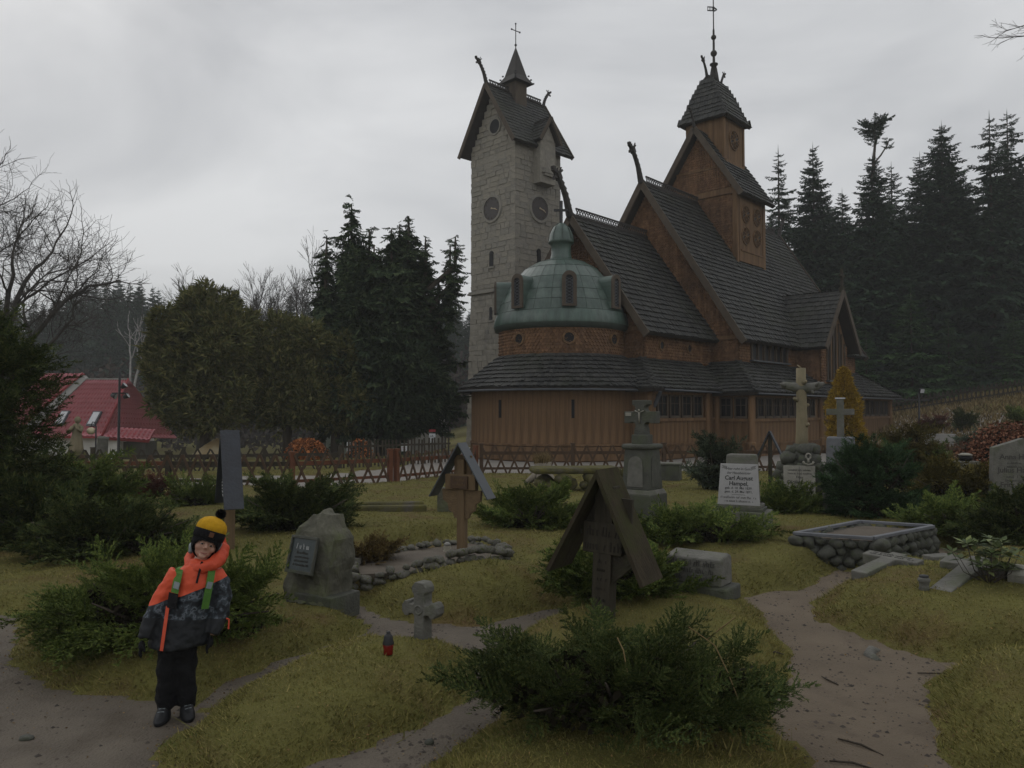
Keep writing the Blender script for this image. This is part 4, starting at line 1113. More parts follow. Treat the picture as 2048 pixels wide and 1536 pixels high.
# small grey stone shed seen beside the bell tower
SH = thing('stone_shed', 'low grey stone outbuilding seen left of the bell tower base', 'shed', (-6.2, 46, hz(-6.2, 46)))
b = MB(); b.box((0, 0, 1.3), (4.4, 3, 2.6)); b.build('wall', M['concrete'], SH)
b = MB(); b.add([(-2.6, -1.8, 2.5), (2.6, -1.8, 2.5), (2.6, 1.8, 2.5), (-2.6, 1.8, 2.5), (-2.6, 0, 3.7), (2.6, 0, 3.7)], [(0, 1, 5, 4), (2, 3, 4, 5), (0, 4, 3), (1, 2, 5), (0, 3, 2, 1)]); b.build('roof', M['roofsh'], SH)
b = MB(); b.box((0.3, -1.52, 1.5), (0.8, 0.08, 0.5)); b.build('window', M['glass'], SH)
# pale building glimpsed under the cypress
PB = thing('outbuilding', 'pale green boarded hut glimpsed under the dark cypress', 'hut', (-8.6, 40, hz(-8.6, 40)))
b = MB(); b.box((0, 0, 1.4), (1.6, 1.6, 2.9)); b.build('wall', mat('pale_boards', (0.2, 0.23, 0.2), (0.15, 0.17, 0.15), 3, 0.8), PB)
b = MB(); b.box((0, 0, 2.92), (2.0, 2.0, 0.14)); b.build('roof', M['metalroof'], PB)

# ------------------------------------------------------------------ lamp posts, signs
def pole(name, label, cat, loc, h, r=0.045):
    t = thing(name, label, cat, loc)
    b = MB(); b.lathe([(r * 2.2, 0), (r * 2.2, 0.3), (r, 0.4), (r * 0.8, h)], 8); b.build('pole', M['iron'], t, True)
    return t
t = pole('flood_light_post', 'tall black pole with floodlights in front of the red-roofed house', 'lamp post', (-15.2, 30, hz(-15.2, 30)), 3.15 - hz(-15.2, 30), 0.055)
z = 2.2 - hz(-15.2, 30)
b = MB(); b.beam((-0.28, 0, z + .15), (0.32, 0, z + .15), 0.05, 0.05); b.build('cross_arm', M['iron'], t)
for x, zz, ry in ((-0.22, 0.05, 0.3), (0.26, 0.03, -0.5), (0.16, 0.42, -0.7)):
    b = MB(); b.lathe([(0.06, -0.1), (0.11, 0.06), (0.115, 0.09)], 10); o = b.build('flood_light', M['iron'], t, True, (x, 0, z + zz), (0, R(90) + ry, 0))
    g_ = MB(); g_.lathe([(0.001, 0.095), (0.1, 0.095), (0.1, 0.085)], 10, cap=False); g_.build('lens', M['white'], o)
t = pole('flood_light_post', 'thin dark pole with a white floodlight at the foot of the grassy slope', 'lamp post', (18.9, 36, hz(18.9, 36)), 1.75, 0.05)
b = MB(); b.beam((-1.1, 0, 1.45), (0.5, 0, 1.42), 0.05, 0.05); b.build('cross_arm', M['iron'], t)
b = MB(); b.box((0.1, -0.05, 1.85), (0.2, 0.14, 0.2), (0.3, 0, 0)); o = b.build('flood_light', M['iron'], t)
b = MB(); b.box((0.1, -0.135, 1.83), (0.17, 0.02, 0.17), (0.3, 0, 0)); b.build('lens', M['white'], o)
t = pole('globe_lamp', 'black bracket lamp with a cream globe beside the weathered statue', 'lamp post', (-11.9, 22.2, 0), 1.25, 0.025)
b = MB(); b.tube([(0, 0, 1.22), (-0.02, 0, 1.34), (-0.1, 0, 1.36), (-0.14, 0, 1.26)], 0.016, 6); b.build('bracket', M['iron'], t)
b = MB(); b.sphere((-0.14, 0, 1.1), 0.115, 14, 9, (1, 1, 0.9)); b.build('globe', mat('cream_globe', (0.5, 0.44, 0.28), (0.42, 0.37, 0.24), 3, 0.4), t, True)
def marks(parent, m, x0, x1, zs, hs, y, seed, dens=1.0, name='inscription', rot=None, loc=None, depth=0.004):
    """worn, unreadable lines of lettering as small raised strokes in the local xz plane"""
    rr = random.Random(seed); b = MB()
    for z, h in zip(zs, hs):
        ind = rr.uniform(0.0, 0.16) * (x1 - x0); x = x0 + ind
        while x < x1 - ind:
            w = h * rr.uniform(0.16, 0.3)
            if rr.random() < 0.83 * dens:
                k = rr.choice([0.6, 0.62, 0.65, 1.0])
                b.box((x, y, z + h * k / 2 - h / 2), (w * 0.6, depth, h * k), (0, rr.uniform(-.25, .25), 0))
                if rr.random() < 0.5: b.box((x + w * .5, y, z + rr.choice((-.4, 0.1)) * h), (w * 1.1, depth, w * 0.5), (0, rr.uniform(-.3, .3), 0))
                x += w * 1.55
            else: x += h * 0.45
    return tag(b.build(name, m, parent, loc=loc, rot=rot), kind='stuff')
def sign(label, loc, w, h, z, m='white', rz=0.0):
    t = thing('sign', label, 'sign', loc, rz)
    b = MB(); b.tube([(0, 0.03, 0), (0, 0.03, z + h * .4)], 0.018, 6); b.build('pole', M['metalroof'], t)
    b = MB(); b.box((0, 0, z), (w, 0.02, h)); b.build('panel', M[m], t, bevel=0.004)
    return t
t = sign('small white sign with dark marks on a thin pole left of the bell tower', (-3.08, 30, 0), 0.25, 0.34, 0.62)
marks(t, M['letter'], -0.1, 0.1, [0.7, 0.56, 0.5], [0.1, 0.03, 0.03], -0.012, 5)
b = MB(); b.box((0, 0, 0.9), (0.25, 0.02, 0.1)); b.build('red_panel', M['redtrim'], t)
t = sign('pinkish white shield sign behind the picket fence', (-4.05, 29, 0), 0.27, 0.28, 0.3)
marks(t, M['redtrim'], -0.1, 0.1, [0.38, 0.3, 0.22], [0.05, 0.05, 0.05], -0.012, 8)
sign('plain white board low behind the dark lath fence', (-6.2, 30, 0), 0.36, 0.42, 0.25)

# ------------------------------------------------------------------ graves
def bx(name, m, par, c, d, rot=None, bevel=0.012, taper=1.0):
    b = MB(); b.box((0, 0, 0), d, None, taper)
    return b.build(name, M[m], par, loc=c, rot=rot, bevel=bevel)
def rstones(par, name, pts, size, m, seed, zj=0.02, flat=0.75, n=6):
    """separate field stones at the given points, sharing mesh data"""
    key = (m, n, round(flat, 2))
    if key not in RS_:
        RS_[key] = [rock_mesh(seed + i, (1, 1, flat), 0.45, 2, M[m], True) for i in range(n)]
    rr = random.Random(seed)
    for (x, y, z) in pts:
        s_ = size * rr.uniform(0.75, 1.3)
        link(name, rr.choice(RS_[key]), par, (x + rr.uniform(-.02, .02), y + rr.uniform(-.02, .02), z + rr.uniform(-zj, zj)), (rr.uniform(-.4, .4), rr.uniform(-.4, .4), rr.uniform(0, 6.28)), (s_ * rr.uniform(.8, 1.25), s_ * rr.uniform(.8, 1.2), s_))
RS_ = {}
M['fieldst'] = mat('field_stones', (0.19, 0.18, 0.155), (0.1, 0.095, 0.085), 9, 0.9, 0.6, 40, c3=(0.085, 0.1, 0.035), s3=6, t3=(0.5, 0.66), spec=0.2, detail=8)

# 1 small white stone cross
x, y = -0.6, 5.27; z = hz(x, y)
t = thing('stone_cross', 'small pale weathered stone cross standing beside the red grave candle', 'cross', (x, y, z), R(-30))
def lobed(w, h, n=10):
    return [(w * math.cos(a) * (1 + 0.0 * math.cos(4 * a)), h * math.sin(a)) for a in np.linspace(0, 2 * PI, n, endpoint=False)]
b = MB()
out = [(-.045, -.1), (.045, -.1), (.04, .17), (.05, .185), (.085, .185), (.095, .165), (.125, .165), (.148, .195), (.148, .245), (.125, .275), (.095, .275), (.085, .255), (.05, .255), (.042, .27), (.045, .33), (.062, .35), (.062, .385), (.035, .42), (-.035, .42), (-.062, .385), (-.062, .35), (-.045, .33), (-.042, .27), (-.05, .255), (-.085, .255), (-.095, .275), (-.125, .275), (-.148, .245), (-.148, .195), (-.125, .165), (-.095, .165), (-.085, .185), (-.05, .185), (-.04, .17)]
b.prism([(px_ * 0.95, py_ * 0.9) for px_, py_ in out], -0.05, 0.05)
b.build('cross_body', M['stone'], t, rot=(PI / 2, 0, 0), bevel=0.006)
b = MB(); b.lathe([(0.02, 0.0), (0.028, 0.008), (0.036, 0.0)], 14, cap=False); b.build('relief_ring', M['stone'], t, loc=(0, -0.051, 0.197), rot=(PI / 2, 0, 0))
# 2 red grave candle
x, y = -0.755, 4.78; z = hz(x, y)
t = thing('grave_candle', 'red glass grave candle with a dark metal cap on the grass mound', 'grave candle', (x, y, z))
b = MB(); b.lathe([(0.026, 0), (0.03, 0.005), (0.029, 0.03), (0.034, 0.06), (0.031, 0.066)], 16)
b.build('glass', mat('red_glass', (0.2, 0.012, 0.01), (0.13, 0.008, 0.008), 6, 0.15, spec=0.6), t, True)
b = MB(); b.lathe([(0.036, 0.064), (0.035, 0.07), (0.03, 0.085), (0.026, 0.11), (0.018, 0.122), (0.011, 0.126), (0.013, 0.134), (0.009, 0.14)], 16); b.build('cap', M['iron'], t, True)
# 3 boulder with bronze plate
x, y = -1.6, 6.45; z = hz(x, y)
t = thing('boulder_gravestone', 'rough leaning boulder gravestone with a dark bronze plate behind the child', 'gravestone', (x, y, z), R(-33))
bm = bmesh.new(); bmesh.ops.create_cube(bm, size=1.0); bmesh.ops.subdivide_edges(bm, edges=list(bm.edges), cuts=13, use_grid_fill=True)
for v in bm.verts:
    zz = v.co.z + 0.5
    wx = 0.31 - 0.03 * zz - 0.15 * max(0, zz - 0.72) ** 1.0 / 0.28 * 0.9; wy = 0.21 - 0.085 * zz - 0.05 * max(0, zz - 0.8) / 0.2
    p0 = Vector((v.co.x * 2 * wx + 0.03 * zz, v.co.y * 2 * wy + 0.09 * zz, zz * 0.8 - 0.05 * abs(v.co.x) * (zz > .8)))
    q = p0 * 4.0
    dsp = 0.05 * mnoise.noise(q) + 0.03 * mnoise.noise(q * 2.3 + Vector((4, 1, 0))) + 0.012 * mnoise.noise(q * 6)
    ridge = abs(mnoise.noise(Vector((q.x * 1.5, q.y * 1.5, q.z * 0.4)) + Vector((9, 0, 0))))
    front = 1.0 if v.co.y > -0.49 or zz > 0.85 or zz < .3 else 0.25
    nrm = Vector((v.co.x, v.co.y, (v.co.z if abs(v.co.z) > .45 else 0))).normalized()
    v.co = p0 + nrm * ((dsp - 0.035 * ridge) * front)
t.scale = (.78, .8, .9)
me = bpy.data.meshes.new('boulder'); bm.to_mesh(me); bm.free(); me.materials.append(M['boulder'])
link('boulder', me, t)
b = MB(); b.box((0, 0, 0), (0.36, 0.03, 0.3)); o = b.build('bronze_plate', M['bronze'], t, loc=(-0.03, -0.175, 0.43), rot=(R(-16), 0, 0), bevel=0.005)
b = MB()
for c_, d_ in (((0, -0.018, 0.155), (0.39, 0.03, 0.025)), ((0, -0.018, -0.155), (0.39, 0.045, 0.03)), ((-0.185, -0.018, 0), (0.022, 0.03, 0.286)), ((0.185, -0.018, 0), (0.022, 0.03, 0.286))): b.box(c_, d_)
b.build('frame', M['stoned'], o, bevel=0.004)
marks(o, M['letterw'], -0.1, 0.1, [0.075], [0.05], -0.018, 21)
marks(o, M['letterd'], -0.12, 0.12, [0.02, -0.02, -0.055, -0.09], [0.026, 0.02, 0.02, 0.02], -0.018, 22)
bx('plinth', 'stoned', t, (0.05, 0.02, -0.02), (0.66, 0.42, 0.22))
M['deadw'] = mat('carved_letters', (.03, .026, .02), None, 8, .9)
# 4 dark roofed cross in the foreground
def roof_cross(name, label, loc, rz, hgt, hw, apex, low, depth, wood, roofm, pw=0.12, pt=0.11, beam_z=0.75, beam_h=0.2, tilt=0.0, thick=0.03):
    t = thing(name, label, 'grave cross', loc, rz)
    t.rotation_euler = (0, tilt, rz)
    b = MB(); b.box((0, 0, hgt / 2 - 0.1), (pw, pt, hgt + 0.2)); b.build('post', M[wood], t, bevel=0.008)
    s_ = (apex - low) / hw
    bw = hw - (beam_z + beam_h / 2 - low) / s_
    b = MB(); b.box((0, -0.012, beam_z), (2 * bw - 0.02, pt * 0.9, beam_h)); b.build('cross_beam', M[wood], t, bevel=0.008)
    for sg in (-1, 1):
        b = MB(); n = Vector((s_ * sg, 0, 1)).normalized()
        a = Vector((0.0, 0, apex)); e_ = Vector((sg * hw, 0, low))
        if sg < 0: a = a - Vector((0.002, 0, 0))
        vs = []
        for yy in (-depth * 0.55, depth * 0.45):
            vs += [a + Vector((0, yy, 0)), e_ + Vector((0, yy, 0)), e_ + Vector((0, yy, 0)) + n * thick, a + Vector((0, yy, thick * math.sqrt(1 + s_ * s_)))]
        fs = [(0, 1, 2, 3), (7, 6, 5, 4), (0, 4, 5, 1), (1, 5, 6, 2), (2, 6, 7, 3), (3, 7, 4, 0)]
        if sg < 0: fs = [tuple(reversed(f)) for f in fs]
        b.add(vs, fs); b.build('roof_board', M[roofm], t)
    return t
x, y = 0.68, 5.85; z = hz(x, y) - 0.03
t = roof_cross('roofed_wooden_cross', 'dark mossy wooden grave cross with a pitched board roof behind the front juniper', (x, y, z), R(-33), 1.02, 0.37, 1.08, 0.35, 0.36, 'oldwood', 'mossboard', 0.15, 0.12, 0.63, 0.23, R(2.5))
marks(t, M['deadw'], -0.17, 0.17, [0.68, 0.575], [0.07, 0.07], -0.068, 31, 1.0, depth=0.006)
marks(t, M['deadw'], -0.05, 0.05, [0.46, 0.4, 0.33, 0.26, 0.18], [0.03] * 5, -0.062, 33, 0.8, depth=0.006)
b = MB(); b.prism([(0.075, 0.3), (0.3, 0.5), (0.3, 0.53), (0.075, 0.53)], -0.03, 0.03); b.build('bracket', M['oldwood'], t, rot=(PI / 2, 0, 0))
for sx in (-.14, .14):
    b = MB(); b.box((sx, 0.02, 0.83), (0.12, 0.03, 0.2)); b.build('back_board', M['oldwood'], t)
# 5 left roofed cross with oval plate, seen from the side
x, y = -3.08, 8.5; z = hz(x, y) - .06
t = roof_cross('roofed_wooden_cross', 'wooden grave cross with a dark blue tarred roof and white oval plate above the child', (x, y, z), R(-62), 1.2, 0.36, 1.3, 0.52, 0.2, 'cedar', 'bluetar', 0.11, 0.1, 0.8, 0.13, 0, 0.02)
b = MB(); b.lathe([(0.001, 0.012), (0.075, 0.012), (0.08, 0.006), (0.08, 0)], 24, cap=False); o = b.build('oval_plate', M['white'], t, loc=(0, -0.062, 0.74), rot=(PI / 2, 0, 0)); o.scale = (1.15, 1.5, 1)
marks(t, M['letterd'], -0.06, 0.06, [0.8, 0.765, 0.73, 0.7, 0.665], [0.018] * 5, -0.077, 41)
# 6 centre roofed cross, grey metal roof
x, y = -0.51, 7.98; z = hz(x, y) - .02
t = roof_cross('roofed_wooden_cross', 'brown wooden grave cross with a grey metal roof inside the ring of field stones', (x, y, z), R(-27), 1.05, 0.34, 1.2, 0.66, 0.17, 'cedar', 'metalroof', 0.085, 0.085, 0.82, 0.16, 0, 0.012)
b = MB(); b.box((0, 0.02, 0.98), (0.2, 0.025, 0.22)); b.build('back_board', M['cedar'], t)
b = MB(); b.prism([(0.043, 0.45), (0.08, 0.45), (0.1, 0.5), (0.15, 0.53), (0.165, 0.6), (0.22, 0.63), (0.23, 0.74), (0.043, 0.74)], -0.02, 0.02)
b.prism([(-0.043, 0.74), (-0.23, 0.74), (-0.22, 0.63), (-0.165, 0.6), (-0.15, 0.53), (-0.1, 0.5), (-0.08, 0.45), (-0.043, 0.45)], -0.02, 0.02)
b.build('scroll_bracket', M['cedar'], t, rot=(PI / 2, 0, 0))
o = bx('name_plate', 'fencewood', t, (0.0, -0.06, 0.82), (0.2, 0.03, 0.125), bevel=0.004)
marks(o, M['cedar'], -0.08, 0.08, [0.03, -0.02], [0.035, 0.03], -0.017, 44)
bx('shoe', 'iron', t, (-0.02, -0.02, 0.0), (0.1, 0.1, 0.12))
# field-stone ring of that grave
t = thing('stone_ring', 'oblong ring of mossy field stones edging the grave of the metal-roofed cross', 'grave border', (-0.8, 7.9, 0.0))
cor = [(-1.42, 7.0), (-0.75, 7.12), (-0.05, 7.75), (-0.1, 8.35), (-0.45, 8.75), (-1.35, 8.1), (-1.52, 7.4)]
pts = []
for a, c in zip(cor, cor[1:] + cor[:1]):
    L = math.hypot(c[0] - a[0], c[1] - a[1]); k = max(1, int(L / 0.105))
    for i in range(k):
        px_, py_ = a[0] + (c[0] - a[0]) * i / k, a[1] + (c[1] - a[1]) * i / k
        g0 = hz(px_, py_)
        for lay in (0.02, 0.085): pts.append((px_ + 0.8, py_ - 7.9, g0 + lay))
rstones(t, 'field_stone', pts, 0.115, 'fieldst', 60, flat=0.6)
b = MB(); b.prism([(p[0] + 0.8, p[1] - 7.9) for p in [(c[0] * 0.93 - 0.055, c[1] * 0.93 + 0.553) for c in cor]], 0.05, hz(-0.8, 7.9) + 0.06); b.build('grave_bed', M['dirt'], t)
# white grave candle beside
t = thing('grave_candle', 'small cream grave candle at the foot of the metal-roofed cross', 'grave candle', (-0.68, 8.2, hz(-0.68, 8.2) + .02))
b = MB(); b.lathe([(0.035, 0), (0.045, 0.02), (0.045, 0.05), (0.036, 0.06), (0.04, 0.09), (0.03, 0.11)], 12); b.build('jar', mat('cream_wax', (0.32, 0.3, 0.24), (0.26, 0.24, 0.19), 5, 0.5), t, True)
b = MB(); b.lathe([(0.042, 0.11), (0.03, 0.13), (0.012, 0.14)], 12); b.build('lid', M['concrete'], t, True)
# 7 stone pedestal monument with cross
x, y = 1.86, 11.1; z = hz(x, y) - 0.02
t = thing('cross_monument', 'dark stone pedestal monument with an arched panel and a notched cross on top', 'gravestone', (x, y, z), R(-38))
bx('base', 'stoned', t, (0, 0, 0.18), (0.52, 0.52, 0.36))
bx('base_slope', 'stone', t, (0, 0, 0.395), (0.52, 0.52, 0.07), taper=0.86)
bx('shaft', 'stoned', t, (0, 0, 0.72), (0.43, 0.43, 0.58), taper=0.84)
b = MB(); b.prism([(-0.125, 0.0), (0.125, 0.0), (0.115, 0.3)] + [(0.11 * math.cos(a), 0.33 + 0.1 * math.sin(a)) for a in np.linspace(0, PI, 9)] + [(-0.115, 0.3)], 0, 0.012)
o = b.build('arched_panel', M['stone'], t, loc=(0, -0.212, 0.47), rot=(R(90 - 3.4), 0, 0))
marks(o, M['letterd'], -0.09, 0.09, [0.37, 0.32, 0.27, 0.22, 0.17, 0.12, 0.075, 0.03], [0.022, 0.026, 0.04, 0.036, 0.024, 0.02, 0.02, 0.02], 0.014, 51, rot=(R(-90), 0, 0), loc=(0, 0, 0))
b = MB(); b.prism([(-0.12, 0.0), (0.12, 0.0), (0.11, 0.3)] + [(0.105 * math.cos(a), 0.33 + 0.1 * math.sin(a)) for a in np.linspace(0, PI, 9)] + [(-0.11, 0.3)], 0, 0.01)
b.build('side_panel', M['stoned'], t, loc=(0.212, 0, 0.47), rot=(R(90 - 3.4), 0, R(90)))
b = MB(); ring = [(0.2, 0.2), (-0.2, 0.2), (-0.2, -0.2), (0.2, -0.2)]
b.tube([(px_, py_, 1.03) for px_, py_ in ((-.19, -.19), (.19, -.19), (.19, .19), (-.19, .19), (-.19, -.19))], 0.04, 8); b.box((0, 0, 1.03), (0.36, 0.36, 0.075)); b.build('torus_moulding', M['stoned'], t, True)
bx('cross_foot', 'stoned', t, (0, 0, 1.13), (0.24, 0.2, 0.14))
co = [(-0.1, 0.0), (0.1, 0.0), (0.085, 0.1)] + [(0.125 + 0.055 * math.cos(a), 0.155 + 0.055 * math.sin(a)) for a in np.linspace(PI * 1.25, PI * 0.25, 7)] + \
     [(0.25, 0.19), (0.25, 0.36), (0.17, 0.36)] + [(0.125 + 0.055 * math.cos(a), 0.405 + 0.05 * math.sin(a)) for a in np.linspace(-PI * 0.4, -PI * 1.2, 7)] + [(0.125, 0.46), (0.125, 0.52)]
co = co + [(-px_, py_) for px_, py_ in reversed(co[2:])]
b = MB(); b.prism(co, -0.07, 0.07); b.build('cross_top', M['stoned'], t, loc=(0, 0, 1.17), rot=(PI / 2, 0, 0), bevel=0.008)
b = MB(); b.tube([(0, -0.08, 1.36), (0, -0.085, 1.48), (0, -0.085, 1.52)], [0.012, 0.018, 0.015], 6); b.sphere((0, -0.09, 1.545), 0.018, 8, 5); b.tube([(-0.07, -0.08, 1.54), (0, -0.085, 1.51), (0.07, -0.08, 1.54)], 0.009, 5); b.build('relief_figure', M['stonel'], t, True)
b = MB(); b.box((-0.02, 0.0, 0.02), (0.09, 0.012, 0.05)); b.build('relief_panel', M['stonel'], t, loc=(-0.16, -0.075, 1.47))
# 8 white marble tablet stone
x, y = 2.95, 10.0; z = hz(x, y) - 0.06
t = thing('tablet_gravestone', 'grey block gravestone carrying a white marble tablet with black lettering', 'gravestone', (x, y, z), R(-27)); t.scale = (.9, .9, .93)
bx('plinth', 'stone', t, (0, 0, 0.12), (0.78, 0.5, 0.27), bevel=0.015)
bx('step', 'stoned', t, (-0.02, 0, 0.275), (0.68, 0.42, 0.05), bevel=0.012); bx('upper_step', 'stone', t, (-0.02, 0, 0.32), (0.62, 0.38, 0.05), bevel=0.012)
b = MB(); b.add([(-.23, -.13, .34), (.24, -.13, .34), (.24, .16, .34), (-.23, .16, .34), (-.2, -.06, 1.02), (.21, -.06, 1.02), (.21, .14, 1.02), (-.2, .14, 1.02)],
    [(0, 3, 2, 1), (4, 5, 6, 7), (0, 1, 5, 4), (1, 2, 6, 5), (2, 3, 7, 6), (3, 0, 4, 7)]); b.build('backing_block', M['stone'], t, bevel=0.03)
b = MB(); b.add([(-.29, -.02, 0), (.29, -.02, 0), (.29, .02, 0), (-.29, .02, 0), (-.255, -.02, .56), (.255, -.02, .56), (.255, .02, .56), (-.255, .02, .56)],
    [(0, 3, 2, 1), (4, 5, 6, 7), (0, 1, 5, 4), (1, 2, 6, 5), (2, 3, 7, 6), (3, 0, 4, 7)])
o = b.build('marble_tablet', M['marble'], t, loc=(-0.01, -0.17, 0.335), rot=(R(-6), 0, 0), bevel=0.004)
tr = (PI / 2, 0, 0); yy = -0.0205
for s_, sz, zz, bd in (('Hier ruht in Gott', .05, .475, .0), ('der Hausbesitzer', .048, .42, .0), ('Carl August', .08, .34, .0015), ('Hampel,', .08, .265, .0015), ('geb. d. 18. Mai 1839.', .045, .215, .0004), ('gest. d. 29. Mai 1871.', .045, .165, .0004)):
    text(s_, sz, M['letter'], o, (0, yy, zz), tr, 0.0012, bold=bd, shear=0.06)
b = MB()
for i in range(9): b.box((-0.08 + i * 0.02, yy, 0.138 + 0.003 * (i % 2)), (0.018, 0.003, 0.004))
b.build('flourish', M['letter'], o)
marks(o, M['letterd'], -0.25, 0.25, [0.105, 0.055], [0.032, 0.032], yy, 55, depth=0.003)
b = MB()
for sx in (-1, 1):
    for k in range(5): b.tube([(sx * (0.235 - 0.015 * k), yy, 0.54 - 0.004 * k), (sx * (0.215 - 0.012 * k), yy, 0.52), (sx * (0.235 - 0.012 * k), yy, 0.5 - 0.004 * k)], 0.0025, 4)
b.build('corner_ornament', M['letterd'], o)
# 9 tree-trunk cross on a rock pile
x, y = 4.78, 12.8; z = hz(x, y) - 0.02
t = thing('trunk_cross_monument', 'carved stone tree-trunk cross on a pile of rocks with an inscribed tablet', 'gravestone', (x, y, z), R(-18))
b = MB(); b.tube([(0, 0.05, 0.75), (0, 0.05, 1.1), (0.005, 0.05, 1.5), (0, 0.05, 1.95), (0.0, 0.05, 2.25)], [0.11, 0.095, 0.086, 0.08, 0.076], 14)
b.tube([(-0.01, 0.05, 2.25), (0.0, 0.05, 2.26)], [0.076, 0.07], 14)
for a, z_, l_ in ((0.5, 2.0, .05), (2.2, 1.62, .04), (-0.9, 1.72, .05), (3.0, 1.5, .04), (1.0, 1.3, .03)): b.tube([(0.08 * math.sin(a), 0.05 - 0.08 * math.cos(a), z_), ((0.1 + l_) * math.sin(a), 0.05 - (0.1 + l_) * math.cos(a), z_ + .03)], [0.035, 0.025], 7)
b.build('trunk', M['sandst'], t, True)
b = MB(); b.tube([(-0.3, 0.04, 1.98), (-0.18, 0.05, 1.95), (0, 0.05, 1.92), (0.14, 0.05, 1.92), (0.27, 0.05, 1.96), (0.36, 0.05, 2.0)], [0.05, 0.07, 0.085, 0.08, 0.06, 0.02], 10)
b.tube([(-0.26, 0.02, 1.96), (-0.32, -0.03, 1.99)], [0.04, 0.025], 6); b.tube([(0.22, 0.02, 1.94), (0.27, -0.05, 2.01)], [0.035, 0.02], 6); b.tube([(0.16, 0.03, 1.88), (0.18, -0.02, 1.83)], [0.035, 0.02], 6)
b.build('arms', M['stone'], t, True)
pts = []
rr = random.Random(5)
for lay in range(7):
    zz = 0.05 + lay * 0.14; r_ = 0.31 * (1 - (lay / 8.0) ** 2) + 0.03
    for k in range(max(4, int(2 * PI * r_ / 0.2))):
        a = 2 * PI * (k + 0.5 * (lay % 2)) / max(4, int(2 * PI * r_ / 0.2)); pts.append((r_ * math.cos(a) * 1.05, 0.08 + r_ * math.sin(a) * 0.8, zz))
rstones(t, 'rock', pts, 0.24, 'stoned', 70, flat=0.85)
b = MB(); b.lathe([(0.28, 0), (0.29, 0.4), (0.23, 0.7), (0.13, 1.0)], 12, (0, 0.08, 0)); b.build('rock_core', M['stoned'], t)
b = MB(); b.box((0, 0, 0), (0.48, 0.035, 0.56)); o = b.build('tablet', M['stonel'], t, loc=(-0.06, -0.32, 0.38), rot=(R(-8), 0, 0), bevel=0.006)
marks(o, M['letterd'], -0.2, 0.2, [0.21, 0.155], [0.032, 0.032], -0.019, 61)
text('Frau', .06, M['letter'], o, (0, -.019, .075), tr, 0.0012, shear=.06)
text('Cäcilie Lehm', .075, M['letter'], o, (0, -.019, -0.01), tr, 0.0012, bold=.001, shear=.06)
marks(o, M['letter'], -0.13, 0.13, [-0.07, -0.135, -0.19], [0.036, 0.034, 0.034], -0.019, 64)
b = MB(); b.box((0, -0.019, 0), (0.006, 0.004, 0.54)); b.build('crack', M['letterd'], o)
b = MB(); b.tube([(0.035 * math.cos(a), 0, 0.05 + 0.045 * math.sin(a)) for a in np.linspace(0, 2 * PI, 12)], 0.014, 6); b.beam((0, 0, 0.01), (0, 0, -0.06), 0.03, 0.025); b.tube([(-0.08, 0, -0.03), (-0.06, 0, -0.07), (0, 0, -0.085), (0.06, 0, -0.07), (0.08, 0, -0.03)], 0.018, 6)
b.build('anchor_ornament', M['stonel'], t, True, loc=(0.08, -0.3, 0.76))
# 10 inscribed block
x, y = 1.58, 6.62; z = hz(x, y) - 0.02
t = thing('inscribed_block', 'low grey stone block with worn black-letter lines beside the dark roofed cross', 'gravestone', (x, y, z), R(-37)); t.scale = (.86, .86, .88)
b = MB(); b.add([(-.29, -.15, .1), (.29, -.15, .1), (.29, .15, .1), (-.29, .15, .1), (-.285, -.14, .35), (.285, -.14, .35), (.28, .08, .39), (-.28, .08, .39), (.285, .15, .36), (-.285, .15, .36)],
    [(0, 3, 2, 1), (0, 1, 5, 4), (4, 5, 6, 7), (6, 8, 9, 7), (1, 2, 8, 6, 5), (3, 0, 4, 7, 9), (2, 3, 9, 8)]); o = b.build('block', M['stone'], t, bevel=0.018)
marks(o, M['letterd'], -0.26, 0.26, [0.305, 0.235, 0.165], [0.055, 0.05, 0.05], -0.149, 71, 1.0)
bx('foot', 'stoned', t, (0.03, 0, 0.03), (0.66, 0.38, 0.14), bevel=0.02)
# 11 raised stone-walled grave
t = thing('raised_grave', 'raised rectangular grave of rubble stone with a grey slate rim', 'grave', (3.98, 8.8, 0))
A_, B_, C_, D_ = (-1.12, -0.55), (-0.05, 0.65), (1.12, -0.15), (-0.25, -0.75)   # left, back, right, front corners
A_, B_, C_, D_ = (-0.86, -0.28), (0.22, 0.6), (0.86, 0.22), (-0.18, -0.58)
zr = 0.34
pts = []
for a, c in ((A_, D_), (D_, C_), (C_, B_), (B_, A_)):
    L = math.hypot(c[0] - a[0], c[1] - a[1]); k = int(L / 0.13)
    for i in range(k + 1):
        for lay in range(4): pts.append((a[0] + (c[0] - a[0]) * (i + .5 * (lay % 2)) / k, a[1] + (c[1] - a[1]) * (i + .5 * (lay % 2)) / k, -0.02 + lay * 0.1))
rstones(t, 'rubble_stone', pts, 0.145, 'stoned', 81, flat=0.8)
b = MB(); b.prism([(p_[0] * .97, p_[1] * .97) for p_ in (A_, D_, C_, B_)], -0.1, 0.3); b.build('wall_core', M['stoned'], t)
b = MB(); b.prism([(p_[0] * .93, p_[1] * .93) for p_ in (A_, D_, C_, B_)], 0.3, 0.315); b.build('grave_bed', M['dirt'], t)
for a, c in ((A_, D_), (D_, C_), (C_, B_), (B_, A_)):
    b = MB(); b.beam((a[0] * 1.04, a[1] * 1.04, zr + 0.015), (c[0] * 1.04, c[1] * 1.04, zr + 0.012), 0.055, 0.035); b.build('slate_rim', M['slate'], t, bevel=0.006)
